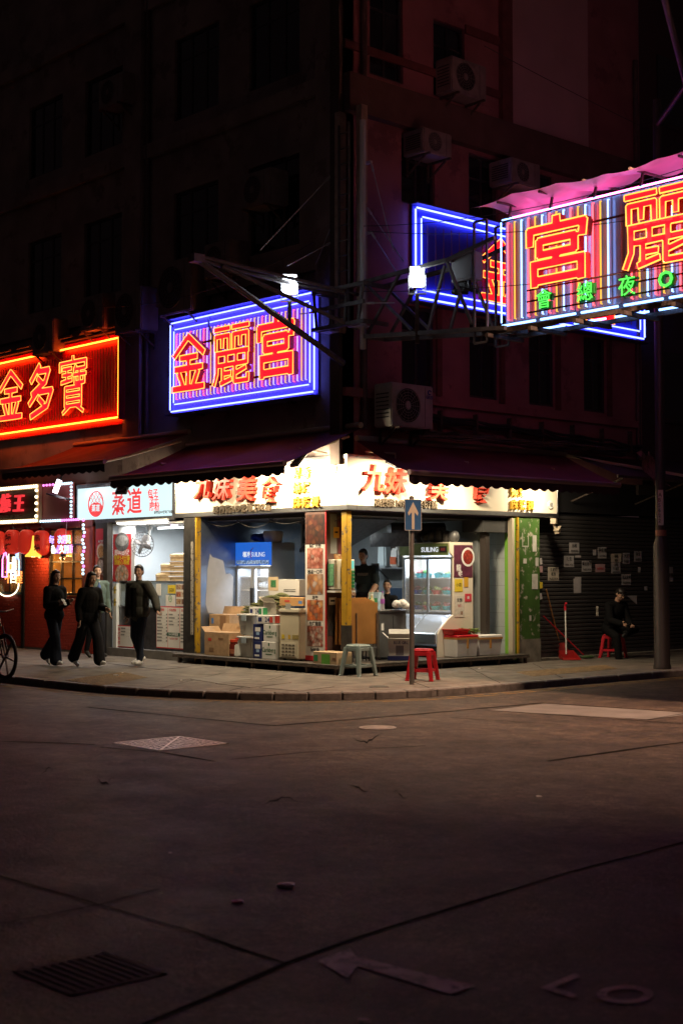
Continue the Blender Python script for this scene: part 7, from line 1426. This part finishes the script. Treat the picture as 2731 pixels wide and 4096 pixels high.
# ------------------------------------------------------------------ people: one continuous body mesh each, hair and held things as children or things
skin = mat('skin', (.48,.29,.20), .5, var=.08, vs=20)
PEOPLE = []
def V3(*a): return Vector(a if len(a) > 1 else a[0])
def person(label, loc, rz, H=1.7, lean=0.0, pelvis=None, legs=None, arms=None, head=(0,0,0), cl=None, hair='short', sh=1.0, hands=('curl','curl'), group=None):
    """local frame: faces +X, left is +Y. legs/arms: {'l': (dir1, dir2), 'r': ...}; head = (pitch, yaw, roll)"""
    s = H/1.75; pr = []; RL = Matrix.Rotation(lean, 4, 'Y')
    def ell(c, r, m, M=None, soft=0): pr.append(('e', Vector(c), tuple(q*s for q in r), m, (M or Matrix.Identity(4)).to_3x3()))
    def cap(a, b, ra, rb, m): pr.append(('c', Vector(a), Vector(b), ra*s, rb*s, m))
    top, pan, shoe = cl['top'], cl['pants'], cl['shoe']; bulk = cl.get('bulk', 0.0)
    legs = {k: [Vector(v).normalized() for v in legs[k]] for k in legs}; arms = {k: [Vector(v).normalized() for v in arms[k]] for k in arms}
    hips = {k: Vector((0, y*.085*s, -.02*s)) for k, y in (('l',1), ('r',-1))}
    ends = {}
    for k in 'lr': kn = hips[k]+legs[k][0]*.43*s; ak = kn+legs[k][1]*.42*s; ends[k] = (kn, ak)
    soles = []
    for k in 'lr':
        fd = legs[k][2] if len(legs[k]) > 2 else Vector((1,0,0)); ak = ends[k][1]; toe = ak+fd*.17*s-Vector((0,0,.045*s)); soles += [ak.z-.085*s, toe.z-.035*s]
    pz = pelvis if pelvis is not None else -min(soles)
    P0 = Vector((0,0,pz)); up = (RL @ Vector((0,0,1))); 
    def tp(x, y, z): return P0 + (RL @ Vector((x*s, y*s, z*s)))
    hw = cl.get('hip', 1.0)
    ell(tp(0,0,0), (.115*hw,.165*hw,.125), pan, RL); ell(tp(-.005,0,.14), (.105+bulk,.145+bulk,.16), top, RL); ell(tp(0,0,.34), (.118+bulk,.17*sh+bulk,.20), top, RL)
    if cl.get('hem'): ell(tp(0,0,.20), (.120+bulk,.160+bulk,.32), top, RL); ell(tp(0,0,.0), (.125+bulk,.175+bulk,.10+cl['hem']), top, RL)
    N = tp(.0,0,.535); shd = {'l': tp(0,.175*sh,.46), 'r': tp(0,-.175*sh,.46)}
    cap(shd['l'], shd['r'], .07+bulk*.6, .07+bulk*.6, top); cap(tp(0,0,.44), N, .075, .062, top)
    hp = Matrix.Rotation(head[1], 4, 'Z') @ Matrix.Rotation(head[0], 4, 'Y') @ Matrix.Rotation(head[2], 4, 'X'); hb = N + up*.06*s
    def hd(x, y, z): return hb + (hp @ Vector((x*s, y*s, z*s)))
    cap(tp(.0,0,.50), hd(.0,0,.05), .055, .05, 'skin')
    ell(hd(.01,0,.135), (.093,.074,.105), 'skin', hp); ell(hd(.035,0,.075), (.062,.056,.062), 'skin', hp); ell(hd(.066,0,.042), (.026,.03,.022), 'skin', hp)
    cap(hd(.092,0,.135), hd(.112,0,.102), .010, .016, 'skin'); ell(hd(.092,0,.066), (.014,.026,.012), 'skin', hp)
    for y in (-1, 1): ell(hd(.0,y*.076,.118), (.018,.010,.03), 'skin', hp); ell(hd(.07,y*.04,.10), (.025,.022,.025), 'skin', hp)
    for k in 'lr':
        kn, ak = ends[k][0]+P0, ends[k][1]+P0; h0 = hips[k]+P0; t0, t1, t2 = cl.get('leg', (.088,.066,.052)); cap(h0, kn, t0, t1, pan); cap(kn, ak-legs[k][1]*.015*s, t1, t2, pan)
        fd = legs[k][2] if len(legs[k]) > 2 else Vector((1,0,0)); cap(ak, ak-Vector((0,0,.02*s)), .042, .045, shoe if not cl.get('bare') else 'skin')
        heel = ak-fd*.045*s-Vector((0,0,.042*s)); mid = ak+fd*.07*s-Vector((0,0,.045*s)); toe = ak+fd*.165*s-Vector((0,0,.05*s)); cap(heel, mid, .042, .043, shoe); cap(mid, toe, .043, .033, shoe); cap(heel-Vector((0,0,.022*s)), toe-Vector((0,0,.008*s)), .024, .026, cl.get('sole', shoe))
        a0 = shd[k]; el = a0+arms[k][0]*.285*s; wr = el+arms[k][1]*.25*s; r0 = .056+bulk
        cap(a0, el, r0, r0*.82, top); cap(el, wr-arms[k][1]*.01*s, r0*.80, .038+bulk*.7, top if not cl.get('short') else 'skin')
        if cl.get('short'): cap(a0, a0.lerp(el,.7), r0+.012, r0+.01, top)
        d = arms[k][1]; sd = 1 if k == 'l' else -1; palm_n = arms[k][2] if len(arms[k]) > 2 else Vector((0,-sd,0)); side = d.cross(palm_n)
        if side.length < .1: side = d.cross(Vector((0,0,1)))
        side.normalize(); nrm = side.cross(d).normalized(); wr2 = wr+d*.02*s; kn_ = wr+d*.095*s
        cap(wr-d*.02*s, wr2, .027, .027, 'skin')
        for q in (-1.3, -.45, .45, 1.3): cap(wr2+side*q*.010*s, kn_+side*q*.0165*s, .015, .013, 'skin')
        curl = {'curl': .75, 'flat': .2, 'grip': 1.35}[hands[0 if k == 'l' else 1]]
        for i, q in enumerate((-1.3, -.45, .45, 1.3)):
            ln = (.062,.075,.08,.07)[i]*s; p = kn_+side*q*.018*s
            for j in range(3):
                a = curl*(j+.6)*.6; v = d*math.cos(a)-nrm*math.sin(a); p2 = p+v*ln*(.45,.32,.25)[j]; cap(p, p2, .0098-.0008*j, .0092-.0008*j, 'skin'); p = p2
        th = wr2+side*.022*s; t1_ = th+(d*.55+side*.7-nrm*.35).normalized()*.045*s; t2_ = t1_+(d*.85+side*.15-nrm*.5).normalized()*.04*s; cap(th, t1_, .015, .0115, 'skin'); cap(t1_, t2_, .0115, .0095, 'skin')
        ends[k] = ends[k]+(wr+d*.10*s,)
    hr = []
    def he(c, r, M=hp): hr.append(('e', Vector(c), tuple(q*s for q in r), 'hair', M.to_3x3()))
    he(hd(-.008,0,.155), (.096,.084,.098)); he(hd(-.03,0,.115), (.078,.083,.085)); he(hd(.055,0,.215), (.045,.062,.022))
    if hair == 'cap': he(hd(.01,0,.19), (.10,.086,.065)); he(hd(.10,0,.17), (.06,.06,.012))
    if hair == 'long':
        for y in (-1, 1): he(hd(-.01,y*.062,.08), (.045,.026,.13))
        he(hd(-.06,0,.04), (.055,.075,.15)); he(hd(-.085,0,-.10), (.045,.08,.15)); he(hd(-.09,0,-.2), (.035,.06,.1))
    if hair == 'tied': he(hd(-.115,0,.09), (.04,.035,.035)); he(hd(-.12,0,-.0), (.028,.03,.09))
    if hair == 'bob':
        for y in (-1, 1): he(hd(-.01,y*.062,.08), (.05,.028,.12))
        he(hd(-.05,0,.05), (.055,.08,.12))
    t = thing('person', loc, label, 'person', rz, group); PEOPLE.append((t, pr, hr, cl, hd, hp, s)); return t, {k: ends[k][-1] for k in 'lr'}, hd
def prim_mesh(pr):
    mb = MB()
    for p in pr:
        if p[0] == 'e': mb.ball((0,0,0), p[2], 16, 12, 0, Matrix.Translation(p[1]) @ p[4].to_4x4())
        else:
            _, a, b, ra, rb, _m = p; n = 12 if max(ra, rb) > .02 else 8
            if (b-a).length > 1e-4: mb.tube([a, b], [ra, rb], n)
            mb.ball(a, ra, n, 8); mb.ball(b, rb, n, 8)
    return mb
def finish_people():
    jobs = []
    for t, pr, hr, cl, hd, hp, s in PEOPLE:
        for part, prims, vox in (('body', pr, .0085), ('hair', hr, .010)):
            o = prim_mesh(prims).build(part, skin, None); r = o.modifiers.new('r', 'REMESH'); r.mode = 'VOXEL'; r.voxel_size = vox; r.use_smooth_shade = True
            sm = o.modifiers.new('s', 'SMOOTH'); sm.iterations = 3; sm.factor = .5; jobs.append((t, o, part, prims, cl))
    dg = bpy.context.evaluated_depsgraph_get(); dg.update()
    for t, o, part, prims, cl in jobs:
        me = bpy.data.meshes.new_from_object(o.evaluated_get(dg)); old = o.data; o.modifiers.clear(); o.data = me; bpy.data.meshes.remove(old); o.parent = t
        me.materials.clear()
        if part == 'hair': me.materials.append(cl.get('hair', mat('black hair', (.012,.010,.009), .45, var=.3, vs=60)))
        else:
            keys = sorted({p[-1] if p[0] == 'c' else p[3] for p in prims}); 
            for k in keys: me.materials.append(cl['m'][k] if k != 'skin' else cl.get('skin', skin))
            n = len(me.polygons); c = np.empty(n*3); me.polygons.foreach_get('center', c); c = c.reshape(-1, 3); best = np.full(n, 1e9); idx = np.zeros(n, int)
            for p in prims:
                if p[0] == 'e':
                    Rm = np.array(p[4]); q = (c-np.array(p[1])) @ Rm; r = np.array(p[2]); k0 = np.linalg.norm(q/r, axis=1); d = (k0-1)*r.min(); key = p[3]
                else:
                    a = np.array(p[1]); b = np.array(p[2]); ab = b-a; L2 = max(1e-9, ab @ ab); tt = np.clip(((c-a) @ ab)/L2, 0, 1); d = np.linalg.norm(c-a-tt[:, None]*ab, axis=1)-(p[3]+(p[4]-p[3])*tt); key = p[5]
                m_ = d < best; best[m_] = d[m_]; idx[m_] = keys.index(key)
            me.polygons.foreach_set('material_index', idx.astype(np.int32))
        me.polygons.foreach_set('use_smooth', [True]*len(me.polygons)); me.update()
    for t, pr, hr, cl, hd, hp, s in PEOPLE:
        for y in (-1, 1):
            M = Matrix.Translation(hd(.088,y*.033,.128)) @ hp; MB().ball((0,0,0), (.006*s,.012*s,.006*s), 8, 6, 0, M).build('eye', mat('eye', (.03,.02,.015), .2), t, smooth=True)
            M = Matrix.Translation(hd(.090,y*.034,.150)) @ hp; MB().ball((0,0,0), (.007*s,.02*s,.005*s), 8, 6, 0, M).build('eyebrow', mat('black hair', (.012,.010,.009), .45, var=.3, vs=60), t, smooth=True)
        M = Matrix.Translation(hd(.099,0,.068)) @ hp; MB().ball((0,0,0), (.008*s,.023*s,.005*s), 10, 6, 0, M).build('mouth', mat('lips', (.35,.12,.10), .5), t, smooth=True)
blk = mat('black cotton', (.009,.009,.010), spec=.08, rough=.85, bump=.25, bs=14); den = mat('dark denim', (.022,.028,.045), spec=.08, rough=.85, bump=.2, bs=16); dpn = mat('dark trousers', (.018,.018,.022), spec=.08, rough=.85, bump=.2, bs=14)
snk = mat('white sneaker', (.80,.79,.78), .5, var=.1, vs=20); jkt = mat('olive grey bomber jacket', (.055,.055,.048), spec=.08, rough=.7, bump=.35, bs=12, var=.2, vs=5); gjk = mat('green grey jacket', (.09,.12,.10), spec=.08, rough=.75, bump=.3, bs=12); dsh = mat('dark shoe', (.03,.028,.028), .4)
pg = lambda px, py, z=0.0: (float(G(px,py,z)[0]), float(G(px,py,z)[1]), z)
AX = 0.0
W1 = person('woman with long black hair in black top and wide jeans walking with a phone', pg(215,2664), .12, 1.64, .04, None, {'r': [(.34,0,-.94),(.05,0,-1),(1,0,.05)], 'l': [(-.22,0,-.97),(-.62,0,-.78),(.75,0,-.6)]}, {'l': [(-.05,.12,-1),(.9,-.2,.25)], 'r': [(.02,-.12,-1),(.9,.25,.12)]}, (.10,-.1,0),
       dict(top='t', pants='p', shoe='s', m=dict(t=blk, p=den, s=snk), bulk=.034, leg=(.10,.095,.115), hem=.06), 'long', .92)
W2 = person('woman in black with wide trousers leaning forward as she strides', pg(352,2668), .05, 1.62, .10, None, {'l': [(.42,0,-.9),(.15,0,-1),(1,0,.1)], 'r': [(-.34,0,-.94),(-.5,0,-.86),(.85,0,-.45)]}, {'l': [(.15,.15,-1),(.75,-.2,-.1)], 'r': [(-.25,-.15,-.95),(.2,-.05,-.95)]}, (.18,.0,0),
       dict(top='t', pants='p', shoe='s', m=dict(t=blk, p=dpn, s=snk), bulk=.036, leg=(.105,.10,.11), hem=.08), 'long', .95)
mb_, hb_, _ = person('man in green grey jacket and glasses carrying a bottle behind the women', pg(385,2632), -.15, 1.72, .03, None, {'l': [(.22,0,-.97),(.02,0,-1),(1,0,0)], 'r': [(-.22,0,-.97),(-.42,0,-.9),(.9,0,-.4)]}, {'l': [(-.05,.15,-1),(.3,.05,-.95)], 'r': [(.2,-.15,-.95),(.75,.3,.45)]}, (.05,-.25,0),
       dict(top='t', pants='p', shoe='s', m=dict(t=gjk, p=dpn, s=dsh), bulk=.02, hem=.06), 'short', 1.02, ('curl','grip'))
bt_ = thing('drink_bottle', mb_.matrix_world.translation, 'blue labelled drink bottle in the hand of the man in glasses', 'bottle'); hv = Matrix.Translation(mb_.location) @ Matrix.Rotation(-.15,4,'Z') @ hb_['r']; bt_.location = (hv.x, hv.y, hv.z-.06)
MB().lathe([(.03,0),(.034,.02),(.034,.13),(.014,.18),(.014,.21)], n=12).build('bottle', mat('blue drink', (.08,.14,.35), .15), bt_, smooth=True); MB().lathe([(.016,.21),(.016,.23)], n=10).build('cap', white_p, bt_)
gl_ = MB()
person('man in open bomber jacket and black tee walking toward the kerb', pg(556,2662), math.radians(-75), 1.72, .02, None, {'l': [(.22,.05,-.97),(.02,0,-1),(1,.25,0)], 'r': [(-.10,-.16,-.98),(-.40,.05,-.92),(.75,-.55,-.35)]}, {'l': [(.02,.62,-.80),(.35,.55,-.75)], 'r': [(-.08,-.20,-.97),(.08,-.05,-1)]}, (.08,.35,0),
       dict(top='t', pants='p', shoe='s', m=dict(t=jkt, p=den, s=snk), bulk=.042, leg=(.095,.075,.06), hem=.09), 'short', 1.1)
jm = PEOPLE[-1]; jt = jm[0]; jt_s = jm[6]
MB().grid(lambda u, v: (.176-.02*abs(2*u-1)+.006*v, (u-.5)*.12, .86+v*.50), 6, 8).build('tee_shirt', blk, jt, smooth=True)
ck = G(1455,2560,.28)
person('stall cook in dark printed tee shirt standing behind the counter', (-1.49,1.77,.30), math.radians(-52), 1.72, .12, None, {'l': [(.02,.05,-1),(0,0,-1)], 'r': [(.02,-.05,-1),(0,0,-1)]}, {'l': [(.25,.18,-.95),(.6,-.35,-.75)], 'r': [(.2,-.2,-.95),(.6,.35,-.7)]}, (.22,-.2,0),
       dict(top='t', pants='p', shoe='s', m=dict(t=mat('dark teal tee', (.02,.035,.04), .85, bump=.2, bs=14), p=dpn, s=dsh), short=True, bulk=.012), 'short', 1.05)
ckt = PEOPLE[-1][0]; MB().box(-.10,.10,0,.05,0,.006,0,Matrix.Translation((.195,0,1.28)) @ Matrix.Rotation(.12,4,'Y') @ MR).build('shirt_print', mat('grey shirt print', (.16,.17,.17), .8, var=.6, vs=40), ckt)
wo = dict(top='t', pants='p', shoe='s', m=dict(t=blk, p=dpn, s=dsh), bulk=.012)
person('woman with tied hair resting her chin on her hand behind the counter', (-1.21,2.11,.15), math.radians(-75), 1.6, .12, .60, {'l': [(.95,.1,-.15),(.1,0,-1)], 'r': [(.95,-.1,-.15),(.1,0,-1)]}, {'l': [(.3,.15,-.95),(.9,-.3,.0)], 'r': [(.62,-.1,-.72),(.10,.30,.95)]}, (.02,.40,0), wo, 'tied', .9)
mo = dict(top='t', pants='p', shoe='s', m=dict(t=blk, p=blk, s=mat('black sandal', (.02,.02,.02), .6)), bulk=.03, leg=(.10,.075,.065), bare=True, hem=.05, skin=mat('skin', (.48,.29,.20), .5, var=.08, vs=20))
sm_t, sm_h, _ = person('man in black sitting cross legged on a red stool looking at his phone', (SM[0]-.05,SM[1]-.0,0), math.radians(-12), 1.76, .34, .56, {'r': [(.92,-.28,-.28),(.12,.02,-1),(.9,-.3,0)], 'l': [(.80,.35,.02),(.35,-.85,-.15),(.55,-.8,.1)]}, {'l': [(.25,.15,-.9),(.75,-.45,-.25)], 'r': [(.28,-.12,-.9),(.85,.25,-.2)]}, (.55,.05,0), mo, 'cap', 1.05, ('grip','grip'))
MB().grid(lambda u, v: (-.075*math.cos((u-.5)*2)+.0, -.255-.045*math.cos((u-.5)*2.4)-.0, .80+v*.19), 6, 5).build('sleeve_print', mat('white sleeve pattern', (.5,.47,.4), .8, var=.7, vs=18), sm_t, smooth=True)
ph = thing('phone', (0,0,0), 'dark phone in the hands of the seated man', 'phone', math.radians(-12)); hv = Matrix.Translation(sm_t.location) @ Matrix.Rotation(math.radians(-12),4,'Z') @ ((sm_h['l']+sm_h['r'])/2); ph.location = hv
MB().box(-.005,.075,-.04,.04,-.006,.004,0,Matrix.Rotation(-.5,4,'Y')).build('case', blackp, ph, bevel=.002); MB().box(0,.07,-.035,.035,.0045,.005,0,Matrix.Rotation(-.5,4,'Y')).build('screen', glassd, ph)
person('shadowy figure bent over a chair in the barbecue shop doorway', (float(L(150,2570,.45)[0]),.45,.03), math.radians(170), 1.68, .65, .55, {'l': [(.95,.1,-.2),(.05,0,-1)], 'r': [(.95,-.12,-.2),(-.1,0,-1)]}, {'l': [(.6,.1,-.75),(.7,-.1,-.5)], 'r': [(.6,-.1,-.75),(.7,.1,-.5)]}, (.3,0,0), dict(top='t', pants='p', shoe='s', m=dict(t=blk, p=mat('grey jeans', (.06,.065,.075), .85), s=dsh), bulk=.03, hem=.05), 'short', 1.05)
chx = float(L(150,2570,.45)[0]); t = thing('wooden_chair', (chx,.45,.03), 'plain wooden chair under the bent figure in the barbecue doorway', 'chair')
MB().box(-.2,.2,-.2,.2,.40,.43).build('seat', wood, t, bevel=.005)
for sx in (-1, 1):
    for sy in (-1, 1): MB().box(sx*.18-.018,sx*.18+.018,sy*.18-.018,sy*.18+.018,0,.40 if sx < 0 else .399).build('leg', wood, t)
MB().box(.17,.20,-.2,.2,.44,.82).build('backrest', wood, t)
w1, w1h, _h1 = W1
pt_ = thing('phone', (0,0,0), 'small phone held out by the woman with long hair', 'phone', .12); pt_.location = Matrix.Translation(w1.location) @ Matrix.Rotation(.12,4,'Z') @ (w1h['r']+Vector((.03,.02,.02))); MB().box(-.006,.006,-.035,.035,-.07,.07,0,Matrix.Rotation(-.7,4,'Y')).build('case', blackp, pt_, bevel=.002); MB().box(-.0075,-.0065,-.031,.031,-.062,.062,0,Matrix.Rotation(-.7,4,'Y')).build('screen', glassd, pt_)
w2_ = W2[0]; sb = thing('shoulder_bag', w2_.location, 'black shoulder bag at the hip of the striding woman in black', 'bag', .05); MB().box(-.22,.04,.16,.26,.74,1.0).build('body', mat('black leather', (.015,.014,.014), .4), sb, bevel=.03, seg=2); MB().tube([(-.2,.2,.98),(-.08,.12,1.25),(.02,-.02,1.40),(.05,.12,1.25),(.02,.2,.98)], .012, 6).build('strap', mat('black leather'), sb)
finish_people()
